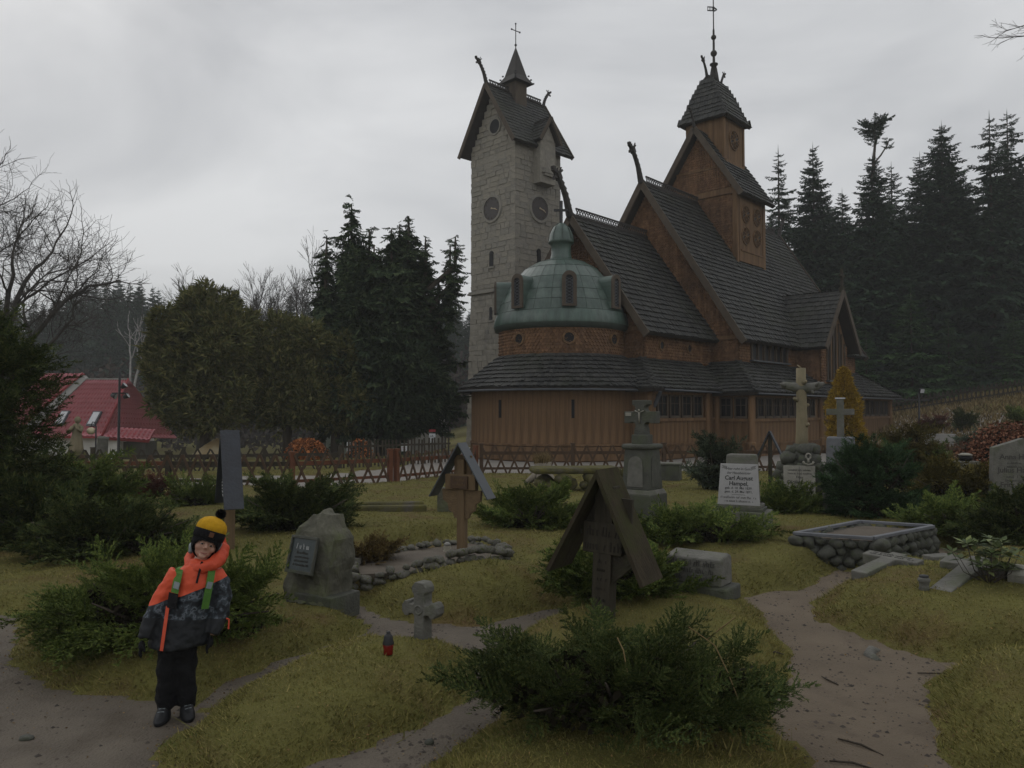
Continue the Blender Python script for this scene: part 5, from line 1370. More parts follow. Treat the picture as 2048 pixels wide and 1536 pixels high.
# 12 flat lying crosses on the right mound
def flat_cross(label, loc, rz, L, W, w, th, m, tilt=(0, 0), zoff=0.0, seed=0):
    t = thing('lying_cross', label, 'grave cross', (loc[0], loc[1], hz(*loc) + zoff), rz)
    t.rotation_euler = (tilt[0], tilt[1], rz)
    h = w / 2
    pl = [(-h, -L * .6), (h, -L * .6), (h, L * .12), (W / 2, L * .12), (W / 2, L * .12 + w), (h, L * .12 + w), (h, L * .4), (-h, L * .4), (-h, L * .12 + w), (-W / 2, L * .12 + w), (-W / 2, L * .12), (-h, L * .12)]
    b = MB(); b.prism(pl, -0.05, th); b.build('cross_slab', M[m], t, bevel=0.01)
    if seed: marks(t, M['letterd'], -W * .4, W * .4, [L * .12 + w * .35, L * .12 + w * .7], [w * .22] * 2, -(th + .001), seed, rot=(R(-90), 0, 0), loc=(0, 0, 0), depth=.004)
    return t
flat_cross('pale stone cross lying flat on the grass in front of the raised grave', (3.36, 7.05), R(-52), 0.75, 0.5, 0.14, 0.06, 'stone', (R(6), R(2)), 0.0, 91)
flat_cross('grey stone cross lying half under the rhododendron', (3.78, 6.5), R(-50), 0.9, 0.5, 0.17, 0.04, 'stone', (R(10), 0), 0.0, 0)
flat_cross('white tiled stone cross lying at the right edge of the mound', (4.2, 6.0), R(-40), 0.8, 0.7, 0.24, 0.05, 'stonel', (R(12), 0), 0.02, 93)
t = thing('stone_marker', 'small grey stone slab lying behind the grassy right mound', 'stone', (4.35, 7.95, hz(4.35, 7.95)), R(20)); bx('slab', 'stone', t, (0, 0, 0.02), (0.3, 0.16, 0.07))
# small dark lantern on mound
x, y = 3.27, 6.2
t = thing('grave_lantern', 'squat dark grave lantern on the grass of the right mound', 'grave candle', (x, y, hz(x, y)))
b = MB(); b.lathe([(0.03, -0.01), (0.04, 0.0), (0.034, 0.03), (0.04, 0.06), (0.046, 0.065), (0.046, 0.085), (0.03, 0.1)], 12); b.build('holder', M['stone'], t, True)
b = MB(); b.lathe([(0.034, 0.085), (0.036, 0.11), (0.02, 0.115)], 12); b.build('cap', M['iron'], t, True)
# 13 lettered stone at the right edge
x, y = 8.05, 12.3; z = hz(x, y)
t = thing('lettered_gravestone', 'pale grey gravestone with a pointed top and three carved names', 'gravestone', (x, y, z), R(-9))
b = MB(); b.prism([(-.46, -.05), (.46, -.05), (.42, 0.92), (0.02, 1.07), (-.42, 0.92)], -0.08, 0.08); o = b.build('slab', M['stone'], t, rot=(PI / 2, 0, 0), bevel=0.01)
for s_, sz, zz, xx in (('Anna Haase', .115, .74, -0.34), ('Julius Haase', .115, .53, -0.37), ('Fritz Grosser', .115, .3, -0.34)):
    text(s_, sz, M['letterd'], t, (xx, -0.081, zz), tr, 0.002, 'LEFT', bold=.002)
for zz, hh, sd_ in ((.68, .035, 3), (.625, .035, 4), (.465, .045, 5), (.405, .035, 6), (.235, .04, 7), (.175, .035, 9)):
    marks(t, M['letterd'], -0.34, 0.36, [zz], [hh], -0.081, 100 + sd_)
# 14 wooden cross on blue-grey block
x, y = 6.35, 15.0; z = hz(x, y)
t = thing('pedestal_cross', 'grey wooden cross on a blue-grey block in front of the golden cypress', 'grave cross', (x, y, z), R(-25))
bx('block', 'slate', t, (0, 0, 0.5), (0.55, 0.4, 1.0), bevel=0.03, taper=0.9)
b = MB(); b.box((0, 0, 1.35), (0.13, 0.1, 0.76)); b.build('cross_post', M['stone'], t, bevel=0.01); b = MB(); b.box((0, -0.004, 1.48), (0.5, 0.09, 0.12)); b.build('cross_beam', M['stone'], t, bevel=0.01)
b = MB(); b.box((0, 0, 1.745), (0.18, 0.13, 0.025)); b.build('cap', M['white'], t)
# 15 distant small grave things
t = thing('tree_stump', 'pale rooted tree stump planter with dry grass in front of the church fence', 'stump', (0.68, 17.2, hz(.68, 17.2)))
b = MB(); b.tube([(0, 0, 0), (0.02, 0, 0.2), (0.0, 0, 0.42)], [0.22, 0.17, 0.2], 10); b.tube([(-.1, -.1, .2), (-.3, -.22, .05), (-.42, -.3, -.03)], [.1, .07, .04], 7); b.tube([(.1, -.1, .2), (.2, -.2, .05), (.26, -.26, -.03)], [.1, .07, .05], 7); b.tube([(-.05, -.15, .25), (-.1, -.3, .08), (-.2, -.42, -.02)], [.09, .06, .04], 7)
b.build('stump', mat('pale_stump', (0.26, 0.23, 0.18), (0.15, 0.13, 0.1), 6, 0.9, 0.4, 20, stretch=(1, 1, .3)), t, True)
V_, F3 = [], []
for k in range(260):
    a = rng.uniform(0, 2 * PI); r_ = rng.uniform(0, .2); px_, py_ = r_ * math.cos(a), r_ * math.sin(a); dx, dy = rng.normal(0, .12, 2); h_ = rng.uniform(.12, .3)
    i = len(V_); V_ += [(px_ - .008, py_, .4), (px_ + .008, py_, .4), (px_ + dx, py_ + dy, .4 + h_)]; F3.append((i, i + 1, i + 2))
link('dry_grass_tuft', np_mesh('dry_grass_tuft', V_, F3, M['drygrass']), t)
t = thing('mossy_slab_tomb', 'long mossy stone slab resting on rocks behind the dark roofed cross', 'tomb', (1.25, 15.5, hz(1.25, 15.5)), R(8))
b = MB(); b.box((0, 0, 0.4), (1.75, 0.7, 0.12)); b.build('slab', M['moss'], t, bevel=0.05)
rstones(t, 'rock', [(-.75, -.2, .14), (-.5, -.25, .1), (-.2, -.2, .14), (.15, -.25, .12), (.5, -.2, .14), (.75, -.2, .12), (-.6, .1, .15), (.6, .1, .15), (-.3, -.28, .22), (.3, -.25, .24)], 0.3, 'moss', 85)
t = thing('mossy_rock', 'squat mossy rock right of the pedestal monument', 'rock', (2.45, 15.6, hz(2.45, 15.6))); o = link('rock', rock_mesh(17, (.65, .5, .8), .4, 3, M['moss']), t, (0, 0, .15))
t = thing('stone_chest', 'low dark rectangular stone chest before the lath fence', 'tomb', (3.45, 17.2, hz(3.45, 17.2)), R(-20)); bx('body', 'stoned', t, (0, 0, .16), (.55, .4, .36)); bx('lid', 'stone', t, (0, 0, .355), (.6, .45, .04))
t = thing('old_gravestone', 'brown weathered gravestone standing behind the metal-roofed cross', 'gravestone', (-0.98, 12.0, hz(-.98, 12)), R(-20)); bx('slab', 'boulder', t, (0, 0, .16), (.34, .14, .42), bevel=.03)
t = thing('mossy_grave_border', 'low mossy stone grave border left of the metal-roofed cross', 'grave border', (-2.0, 12.3, hz(-2.0, 12.3)), R(6)); bx('kerb', 'moss', t, (0, -.25, .03), (1.3, .14, .14), bevel=.03); bx('kerb', 'moss', t, (0, .3, .03), (1.2, .14, .12), bevel=.03)
t = thing('lantern_block', 'pale stone block with a glass grave lantern left of the lettered gravestone', 'gravestone', (8.75, 15.0, hz(8.75, 15))); bx('block', 'stone', t, (0, 0, .25), (.4, .3, .6))
b = MB(); b.lathe([(.1, .55), (.12, .57), (.12, .63), (.1, .66)], 14); b.build('lantern', M['glass'], t, True); b = MB(); b.lathe([(.12, .655), (.13, .67), (.06, .7)], 14); b.build('lantern_cap', M['stonel'], t, True)
t = thing('grey_slab', 'grey stone slab half buried at the foot of the grassy slope', 'stone', (16.8, 30.5, hz(16.8, 30.5)), R(-15)); bx('slab', 'concrete', t, (0, 0, .2), (1.0, .4, .55)); 
t = thing('grey_slab', 'plain low dark stone beside the juniper below the trunk cross', 'gravestone', (4.75, 11.5, hz(4.75, 11.5)), R(-20)); bx('slab', 'stone', t, (0, 0, .12), (.3, .3, .3))
t = thing('roofed_marker', 'black pitched roof of a grave marker behind the trunk cross', 'grave cross', (5.05, 15.2, hz(5.05, 15.2)), R(-30)); t.scale = (.6, .6, .8)
b = MB(); b.beam((-.5, 0, .55), (0, 0, 1.35), .25, .04, (0, 0, 1)); b.beam((.5, 0, .55), (0, 0, 1.35), .25, .04, (0, 0, 1)); b.build('roof_board', M['bluetar'], t); bx('post', 'oldwood', t, (0, 0, .6), (.12, .1, 1.4))
# 16 statue on rocks, broken column at left
x, y = -12.35, 22.0
t = thing('statue', 'weathered brown stone statue of a robed figure on a rock base', 'statue', (x, y, hz(x, y)))
b = MB(); b.lathe([(.3, -.05), (.34, .15), (.3, .4), (.2, .52)], 12); b.build('rock_base', M['moss'], t, True)
prf = [(0, .45, .2), (0, .6, .19), (.01, .85, .15), (.02, 1.02, .12), (.03, 1.15, .15), (.03, 1.25, .1), (.04, 1.3, .05)]
b = MB(); b.tube([(a, 0, c) for a, c, r_ in prf], [r_ for a, c, r_ in prf], 12); b.sphere((.05, -.03, 1.4), .085, 12, 8, (1, 1, 1.2)); b.tube([(.15, -.02, 1.2), (.2, -.12, 1.08), (.1, -.17, 1.18), (.05, -.14, 1.3)], [.06, .05, .04, .035], 8); b.tube([(-.1, -.02, 1.2), (-.14, -.12, 1.05), (-.02, -.17, 1.16), (.03, -.14, 1.28)], [.06, .05, .04, .035], 8)
b.build('figure', M['sandst'], t, True)
t = thing('broken_column', 'leaning broken grey stone column beside the statue', 'column', (-11.45, 21.6, hz(-11.4, 21.6))); t.rotation_euler = (0, R(5), 0)
b = MB(); b.lathe([(.17, -.05), (.16, .3), (.135, .85), (.15, .87), (.15, .93), (.08, .94)], 14); b.build('shaft', M['stone'], t, True)
t = thing('parasol', 'folded pale market parasol behind the lath fence at left', 'parasol', (-11.4, 30, hz(-11.4, 30)))
b = MB(); b.lathe([(1.0, 1.05 - hz(-11.4, 30) - 1.1), (0.5, .35 - hz(-11.4, 30)), (0.02, .62 - hz(-11.4, 30))], 8); b.build('canopy', mat('cream_canvas', (0.42, 0.36, 0.24), (0.3, 0.2, 0.08), 2, 0.8), t); b = MB(); b.tube([(0, 0, 0), (0, 0, .6 - hz(-11.4, 30))], .03, 6); b.build('pole', M['iron'], t)
# sticks and stones on the paths
rs3 = random.Random(9)
STK = [(1.98, 4.9, .16, 1.9), (2.75, 5.0, .3, -.25), (1.62, 3.75, .2, -.4), (1.75, 3.95, .24, -.9), (1.8, 5.35, .1, -.3)]
TWL = ['short brown twig on the left side of the sandy path', 'long twig beside the mouth of the right side path', 'brown twig lowest on the sandy path near the picture bottom', 'thick brown twig near the bottom of the sandy path', 'tiny twig by the left bank of the sandy path']
for i, (x, y, L, a) in enumerate(STK):
    b = MB(); b.tube([(-L / 2, 0, 0), (0, .01, .006), (L / 2, -.01, 0)], [.004, .006, .003], 5)
    tag(b.build('twig', M['bark'], None, True, (x, y, hz(x, y) + .012), (0, 0, a)), TWL[i], 'twig', 'twigs on the sandy path')
t = thing('path_stone', 'grey half-buried bent stone in the sandy path', 'stone', (2.52, 5.42, hz(2.52, 5.42) - .015))
t.scale = (.72, .72, .8)
b = MB(); b.tube([(-.06, -.16, -.01), (-.07, 0, .02), (.0, .1, .03), (.1, .16, .0)], [.05, .055, .05, .035], 10); b.build('stone', M['stone'], t, True)
t = thing('path_stone', 'dark pebble on the middle path beside the front juniper', 'stone', (-.42, 4.0, hz(-.42, 4.0))); link('pebble', rock_mesh(3, (.05, .035, .035), .3, 2, M['stoned']), t, (0, 0, .012))
t = thing('path_stone', 'flat dark stone at the lower left on the entry path', 'stone', (-2.5, 4.05, hz(-2.5, 4.05))); link('pebble', rock_mesh(5, (.08, .05, .03), .3, 2, M['stoned']), t, (0, 0, .012))
PB_ = []; PF_ = []
for nm in ('sand_path', 'middle_path', 'entry_path'):
    P_ = np.array(PATHS[nm]); lo, hi = P_.min(0), P_.max(0)
    Q = rng.uniform((lo[0], 3.0), hi, (6000, 2)); Q = Q[sdist(PATHS[nm], Q[:, 0], Q[:, 1]) < -.02][:1700]
    zq = H(Q[:, 0], Q[:, 1]) + .004
    for (px_, py_), pz_ in zip(Q, zq):
        s_ = rng.gamma(1.6, .0038); i = len(PB_); a = rng.uniform(0, 6.28); ca, sa = math.cos(a) * s_, math.sin(a) * s_
        PB_ += [(px_ + ca, py_ + sa, pz_), (px_ - sa, py_ + ca * .8, pz_), (px_ - ca, py_ - sa, pz_), (px_ + sa * .8, py_ - ca, pz_), (px_ + ca * .1, py_, pz_ + s_ * .6)]
        PF_ += [(i, i + 1, i + 4), (i + 1, i + 2, i + 4), (i + 2, i + 3, i + 4), (i + 3, i, i + 4)]
o = link('path_grit', np_mesh('path_grit', PB_, PF_, mat('grit', (0.085, 0.07, 0.055), (0.04, 0.03, 0.024), 12, 0.8, island=.5)))
tag(o, 'fine grit and leaf scraps strewn on the paths', 'grit', kind='stuff')

# ------------------------------------------------------------------ vegetation templates (arrays of triangles)
def tmpl_frond(seed, L=1.0, nsp=9, leaf=0.13, wid=0.03, spread=50, droop=0.15, curl=0.25):
    """feathery juniper frond along +x, about L long: side sprays with scale leaves"""
    r = np.random.default_rng(seed); T = []
    def lf(p, d, l, w):
        d = d / np.linalg.norm(d); s = np.cross(d, [r.normal(0, .4), r.normal(0, .4), 1.0]); s /= np.linalg.norm(s) + 1e-9
        T.append([p - s * w * .5, p + s * w * .5, p + d * l])
    for i in range(nsp):
        t = (i + 0.6) / nsp
        ax = np.array([L * t, 0, curl * L * t * t - droop * L * t ** 3 * 1.2])
        for sg in (-1, 1):
            a = math.radians(spread * (1.1 - 0.55 * t) + r.normal(0, 9)); el = r.normal(0.15, 0.22)
            d = np.array([math.cos(a), sg * math.sin(a), el]); ls = L * (0.42 * (1 - t) + 0.1) * r.uniform(.8, 1.2)
            k = max(2, int(ls / (leaf * .42)))
            for j in range(k):
                p = ax + d * ls * (j + .3) / k; p[2] += -0.1 * ls * (j / k) ** 2 * r.uniform(.2, 1.4)
                for s2 in (-1, 1):
                    a2 = math.radians(r.uniform(18, 48)) * s2; c, s_ = math.cos(a2), math.sin(a2)
                    lf(p, np.array([d[0] * c - d[1] * s_, d[0] * s_ + d[1] * c, d[2] + r.normal(.05, .25)]), leaf * r.uniform(.7, 1.2), wid)
        lf(ax, np.array([1, r.normal(0, .2), .2]), leaf * 1.4, wid)
    return np.array(T)

def tmpl_spruce(seed, nsp=9):
    """spruce bough of unit length along +x, drooping, with hanging side twigs"""
    r = np.random.default_rng(seed); T = []
    for i in range(nsp):
        t = (i + .5) / nsp; x = t; z = -0.28 * t + 0.16 * t * t
        wl = 0.34 * (1 - t) ** 0.8 + 0.07
        for sg in (-1, 1):
            a = math.radians(r.uniform(40, 65)); d = np.array([math.cos(a), sg * math.sin(a), r.uniform(-.5, -.1)])
            p = np.array([x, 0, z])
            for j in range(3):
                q = p + d * wl * (j + .2) / 3; l = wl * .62 * r.uniform(.7, 1.2)
                dd = d + np.array([r.normal(0, .25), r.normal(0, .25), r.normal(-.25, .25)]); dd /= np.linalg.norm(dd)
                s = np.cross(dd, [0, 0, 1.0]) + r.normal(0, .35, 3); s /= np.linalg.norm(s)
                w = 0.07 * r.uniform(.7, 1.3); T.append([q - s * w, q + s * w, q + dd * l])
        p = np.array([x, 0, z]); s = np.array([0, 1, 0.0]); T.append([p - s * .04, p + s * .04, p + np.array([.22, r.normal(0, .05), r.uniform(-.06, .04)])])
    return np.array(T)

def tmpl_fan(seed, n=9):
    """flat thuja fan, unit size, fanning towards +x in a mostly vertical plane"""
    r = np.random.default_rng(seed); T = []
    for i in range(n):
        a = math.radians(-65 + 130 * (i + .5) / n + r.normal(0, 6)); d = np.array([math.cos(a), r.normal(0, .15), math.sin(a)])
        L = r.uniform(.6, 1.0) * (1 - .25 * abs(a))
        for j in range(2):
            q = d * L * j * .45; dd = d + r.normal(0, .18, 3); s = np.cross(dd, r.normal(0, 1, 3)); s /= np.linalg.norm(s); w = .085 * r.uniform(.7, 1.2)
            T.append([q - s * w, q + s * w, q + dd * L * .6])
    return np.array(T)

FR = [tmpl_frond(100 + i, nsp=8, leaf=.12, wid=.044) for i in range(5)]
FRF = [tmpl_frond(200 + i, nsp=9, leaf=0.07, wid=0.03, spread=46, curl=.12, droop=.22) for i in range(6)]
FRL = [tmpl_frond(300 + i, nsp=6, leaf=0.2, wid=0.05) for i in range(4)]
SPT = [tmpl_spruce(400 + i) for i in range(5)]
FAN = [tmpl_fan(500 + i) for i in range(6)]

def place(tmpls, P, D, S, seed, up=(0, 0, 1), roll=0.5):
    """instances of triangle templates: positions P, directions D (+x axis), sizes S -> (V, F)"""
    r = np.random.default_rng(seed); P = np.asarray(P); D = np.asarray(D, float); S = np.asarray(S, float)
    D = D / (np.linalg.norm(D, axis=1, keepdims=True) + 1e-9)
    U = np.tile(np.array(up, float), (len(P), 1)) + r.normal(0, roll, (len(P), 3))
    Y = np.cross(U, D); Y /= np.linalg.norm(Y, axis=1, keepdims=True) + 1e-9
    Z = np.cross(D, Y)
    ch = r.integers(0, len(tmpls), len(P)); out = []
    for k, T in enumerate(tmpls):
        m = ch == k
        if not m.any(): continue
        t = T.reshape(-1, 3)
        R_ = np.stack([D[m], Y[m], Z[m]], -1)
        v = np.einsum('nij,mj->nmi', R_, t) * S[m][:, None, None] + P[m][:, None, :]
        out.append(v.reshape(-1, 3))
    V = np.concatenate(out)
    return V, np.arange(len(V)).reshape(-1, 3)

def bush_points(n, rx, ry, h, seed, lump=0.25, freq=2.2, inner=0.5, low=0.0, up=0.5):
    r = np.random.default_rng(seed)
    az = r.uniform(0, 2 * PI, n); el = np.arcsin(np.clip(r.uniform(low, 1, n) ** 0.9, 0, 1))
    f = inner + (1 - inner) * r.uniform(0, 1, n) ** 0.55
    nd = np.stack([np.cos(az) * np.cos(el), np.sin(az) * np.cos(el), np.sin(el)], -1)
    lm = np.array([1 + lump * (mnoise.noise(Vector(v) * freq + Vector((seed * 1.3, 0, 0))) + .6 * mnoise.noise(Vector(v) * freq * 2.6 + Vector((0, seed, 3)))) for v in nd])
    P = nd * np.array([rx, ry, h]) * (f * lm)[:, None]
    return P, nd, f

def stems(b, rx, ry, h, n, seed, r0=0.018):
    rr = random.Random(seed)
    for i in range(n):
        a = rr.uniform(0, 6.28); k = rr.uniform(.5, .85)
        b.tube([(0.03 * math.cos(a), 0.03 * math.sin(a), -0.08), (rx * .35 * k * math.cos(a), ry * .35 * k * math.sin(a), h * .25), (rx * k * math.cos(a), ry * k * math.sin(a), h * rr.uniform(.4, .8))], [r0, r0 * .7, r0 * .3], 5)

def juniper(label, x, y, rx, ry, h, n, L, m='juniper', seed=1, name='juniper_bush', cat='bush', tm=None, dome=0.55, low=0.02, rot=0.0, lump=0.3, lift=0.0, group=None, hs=0.82):
    t = thing(name, label, cat, (x, y, hz(x, y)), rot, group)
    h = h * hs
    per = 9; K = max(8, n // per)
    C, cd, f = bush_points(K, rx - L * .75, ry - L * .75, max(.05, h - L * .3), seed, lump, low=low, inner=.45)
    C[:, 2] += lift
    r = np.random.default_rng(seed + 5)
    ax = cd * np.array([1, 1, .3]) + np.array([0, 0, .24]) * (cd[:, 2:] * .8 + .3) + r.normal(0, .2, (K, 3)); ax /= np.linalg.norm(ax, axis=1, keepdims=True)
    sd_ = np.cross(ax, [0, 0, 1.0]); sd_ /= np.linalg.norm(sd_, axis=1, keepdims=True) + 1e-6
    tt = r.uniform(-.75, .35, (K, per)); ss = r.normal(0, .3, (K, per)) * (.55 - tt * .6); uu = r.normal(0, .07, (K, per))
    P = (C[:, None] + (ax[:, None] * tt[..., None] + sd_[:, None] * ss[..., None] + np.array([0, 0, 1.0]) * uu[..., None]) * L).reshape(-1, 3)
    D = (ax[:, None] + sd_[:, None] * (np.sign(ss) * .45 + ss * .9)[..., None] + r.normal(0, .16, (K, per, 3))).reshape(-1, 3); n = len(P)
    V, F = place(tm or FR, P, D, L * r.uniform(.7, 1.25, n), seed + 9)
    V[:, 2] = np.maximum(V[:, 2], -0.03)
    link('foliage', np_mesh('foliage', V, F, M[m]), t)
    b = MB(); stems(b, rx, ry, h, 9, seed); b.build('stems', M['bark'], t, True)
    # added near-black twig core, puts shade into the gaps between plumes
    k = int(700 + 1500 * rx); q, qd, _ = bush_points(k, (rx - L * .8) * .85, (ry - L * .8) * .85, max(.05, h - L * .35) * .85, seed + 2, lump, inner=.35, low=0)
    q[:, 2] += lift * .5; ax2 = qd + r.normal(0, .5, (k, 3)); V, F = tri_leaves(q, ax2 / np.linalg.norm(ax2, axis=1, keepdims=True), .045, seed + 3); V[:, 2] = np.maximum(V[:, 2], -.02)
    link('shade_twigs', np_mesh('shade_twigs', V, F, M['shadetwig']), t)
    return t
M['shadetwig'] = mat('shade_dark_twigs', (.022, .018, .011), (.012, .011, .007), 8, .95, spec=.05)  # near-black colour stands in for the shade inside the bushes
def tri_leaves(P, N, size, seed):
    r = np.random.default_rng(seed); n = len(P)
    A = r.normal(0, 1, (n, 3)); A -= N * (A * N).sum(1, keepdims=True) * .6; A /= np.linalg.norm(A, axis=1, keepdims=True)
    B = np.cross(A, N + r.normal(0, .5, (n, 3))); B /= np.linalg.norm(B, axis=1, keepdims=True)
    s = (size * r.uniform(.6, 1.3, n))[:, None]
    V = np.stack([P - B * s * .35, P + A * s * .8, P + B * s * .35, P - A * s * .5], 1).reshape(-1, 3)
    return V, np.arange(4 * n).reshape(-1, 4)

juniper('large dark spreading juniper filling the front of the picture', 0.53, 3.98, 0.95, 0.64, 0.4, 740, 0.2, 'juniperd', 1, tm=FRF, low=-.25, lump=.45, lift=.05)
juniper('feathery bright green juniper directly behind the child', -2.45, 5.45, 1.0, 0.64, 0.56, 640, 0.26, 'juniper', 2, tm=FRF, low=-.1, lift=.03)
juniper('low spreading juniper at left between the child and the thuja hedge', -4.4, 8.55, 1.1, .75, .6, 360, .34, 'juniperd', 3)
juniper('rounded juniper behind the boulder gravestone', -2.75, 10.0, .98, .75, .68, 340, .34, 'juniperd', 4)
juniper('small juniper beside the blue-roofed cross near the lath fence', -5.3, 13.0, .6, .45, .38, 120, .3, 'juniper', 5, tm=FRL)
juniper('low bright juniper in front of the pedestal monument', .26, 10.2, .75, .5, .52, 260, .32, 'juniper', 6)
juniper('low juniper around the post of the dark roofed cross', .9, 6.55, .72, .45, .4, 300, .26, 'juniper', 7)
juniper('spreading green juniper below the white marble tablet', 2.15, 8.85, .85, .5, .38, 320, .28, 'juniper', 8)
juniper('bright green juniper at the foot of the trunk cross', 4.1, 11.6, .6, .45, .36, 200, .3, 'juniper', 9, tm=FRL)
juniper('low juniper right of the raised grave', 5.55, 9.95, .62, .5, .4, 220, .3, 'juniper', 10)
juniper('dark juniper at the right edge in front of the lettered gravestone', 6.15, 9.3, .75, .6, .72, 300, .32, 'juniperd', 11)
juniper('brownish green shrub between the raised grave and the lettered gravestone', 7.3, 12.9, .85, .6, .7, 240, .34, 'olivebush', 12, tm=FRL)
juniper('dense dark juniper under the left thuja hedge', -6.4, 11.6, .9, .7, .95, 300, .4, 'juniper', 13, tm=FRL)
juniper('dark juniper below the thuja hedge at the far left', -5.9, 9.4, .8, .6, .8, 260, .38, 'juniperd', 14, tm=FRL)
juniper('reddish barberry bush in front of the lath fence', -6.55, 14.2, .42, .35, .36, 110, .26, 'redbush', 15, tm=FRL, name='barberry_bush')
juniper('rust brown heather mound beside the boulder gravestone', -1.5, 7.75, .42, .35, .3, 190, .18, 'heather', 16, name='heather')
juniper('rounded blue-green dwarf pine right of the trunk cross', 5.2, 11.2, .78, .65, 1.12, 1100, .2, 'pinebush', 17, name='dwarf_pine', low=-.15, hs=1.0, lump=.16, tm=FRL)
juniper('grey-green shrub left of the white marble tablet', 3.95, 15.0, .62, .5, 1.02, 240, .34, 'juniperg', 18, tm=FRL, name='grey_shrub', low=-.1, hs=1.0)
juniper('olive green rounded shrub before the far end of the church', 8.7, 17.0, .75, .6, 1.35, 260, .34, 'olivebush', 19, tm=FRL, name='round_shrub', low=-.1, hs=1.0)
juniper('green shrub left of the red beech hedge', 9.6, 17.8, .7, .5, 1.05, 200, .34, 'juniper', 20, tm=FRL, name='round_shrub')
juniper('small dark conifer alone on the grassy slope', 19.5, 33.5, .5, .5, 1.0, 110, .45, 'juniperd', 21, tm=FRL, name='small_conifer')
juniper('low green conifer at the right end of the grassy slope', 20.9, 31.5, .9, .6, .8, 140, .45, 'juniper', 22, tm=FRL, name='small_conifer')
juniper('green ground-cover mound behind the beech hedge', 17.2, 27.0, 2.4, 1.2, .75, 260, .5, 'juniperg', 23, tm=FRL, name='ground_cover')
juniper('reddish bush beside the floodlight pole on the slope', 19.2, 35.2, .7, .5, .9, 120, .4, 'redbush', 24, tm=FRL, name='red_bush')

# ------------------------------------------------------------------ leafy hedges
def leaf_hedge(label, x, y, rx, ry, h, n, size, m, seed, name='beech_hedge', cat='hedge', box=2.6):
    t = thing(name, label, cat, (x, y, hz(x, y)))
    r = np.random.default_rng(seed)
    d = r.normal(0, 1, (n, 3)); d /= np.linalg.norm(d, axis=1, keepdims=True); d[:, 2] = np.abs(d[:, 2])
    k = (np.abs(d) ** box).sum(1) ** (1 / box); f = (r.uniform(.82, 1.0, n) / k) * (1 + .05 * np.sin(d[:, 0] * 9) * np.cos(d[:, 1] * 7))
    P = d * f[:, None] * np.array([rx, ry, h])
    V, F = tri_leaves(P, d, size, seed + 1); link('leaves', np_mesh('leaves', V, F, M[m]), t)
    q = P * .78; V, F = tri_leaves(q[::3], d[::3], size * 1.6, seed + 2); link('shade_twigs', np_mesh('shade_twigs', V, F, M['shadetwig']), t)  # same near-black shade core added inside the hedge
    b = MB(); stems(b, rx, ry, h, 16, seed, .02); b.build('stems', M['bark'], t, True)
leaf_hedge('clipped copper-red beech hedge behind the lettered gravestone', 11.1, 16.4, 1.75, .7, 1.32, 9500, .06, 'beechd', 31)
leaf_hedge('round orange beech bush behind the dark lath fence', -7.15, 27.0, .78, .6, .75, 2600, .075, 'beech', 32, 'beech_bush', 'bush', 2.1)
leaf_hedge('faded orange bush under the dark cypress', -5.6, 28.5, .5, .5, .7, 500, .08, 'beech', 33, 'orange_bush', 'bush', 2.0)

# ------------------------------------------------------------------ spruces
def spruce_mesh(seed, h=20.0, r0=3.4, m='spruce', bare=0.06, gap=0.42, dens=8, irregular=.35, name='crown', topless=False):
    r = np.random.default_rng(seed); P, D, S = [], [], []
    z = h * bare
    while z < h - .25:
        f = 1 - (z - h * bare) / (h * (1 - bare))
        R_ = r0 * (f ** .7) * (1 + .0) + .16
        k = max(4, int(dens * (0.5 + .5 * f)))
        a0 = r.uniform(0, 6.28)
        for j in range(k):
            if r.uniform() < .1 * irregular * 2: continue
            a = a0 + 2 * PI * j / k + r.normal(0, .2); el = .28 * (1 - f) - .06 * f + r.normal(0, .08)
            P.append((0, 0, z + r.normal(0, .12))); D.append((math.cos(a), math.sin(a), el)); S.append(R_ * r.uniform(1 - irregular, 1 + irregular * .55))
        z += gap * (0.55 + .6 * f) * r.uniform(.8, 1.2)
    V, F = place(SPT, P, D, S, seed, roll=.12)
    # leader
    V = np.concatenate([V, np.array([(-.05, 0, h - .7), (.05, 0, h - .7), (0, 0, h + .35), (0, -.05, h - .7), (0, .05, h - .7), (0, 0, h + .35)])]); F = np.concatenate([F, [[len(V) - 6, len(V) - 5, len(V) - 4], [len(V) - 3, len(V) - 2, len(V) - 1]]])
    return np_mesh(name, V, F, M[m])
def trunk_mesh(h, r, m='bark', name='trunk'):
    b = MB(); b.tube([(0, 0, -1.2), (0, 0, h * .3), (0, 0, h * .97)], [r, r * .75, .03], 7); return b.mesh(name, M[m], True)
SPV = [spruce_mesh(600, 20, 4.0, dens=10), spruce_mesh(601, 20, 3.3, irregular=.5, dens=8, gap=.5), spruce_mesh(602, 20, 4.4, dens=11, gap=.38), spruce_mesh(603, 20, 3.9, irregular=.55, dens=8, gap=.46), spruce_mesh(604, 20, 4.2, gap=.36, dens=10)]
YSV = [spruce_mesh(610, 8, 2.2, 'spruceg', .02, .34, 9), spruce_mesh(611, 8, 1.9, 'spruceg', .02, .36, 8)]
STR = trunk_mesh(20, .26); YTR = trunk_mesh(8, .12)
def spruce(label, x, y, h, v, group=None, name='spruce_tree', wide=1.0, young=False, rz=None):
    t = thing(name, label, 'tree', (x, y, hz(x, y) - .2), random.uniform(0, 6.28) if rz is None else rz, group)
    bh = 8.0 if young else 20.0; s = h / bh
    link('crown', (YSV if young else SPV)[v], t, scale=(s * wide, s * wide, s)); link('trunk', YTR if young else STR, t, scale=(s, s, s))
    return t
def at_px(px, D): return ((px - 1024) / 1550.0 * D)
def topz(py, D): return 1.7 + (820 - py) / 1550.0 * D
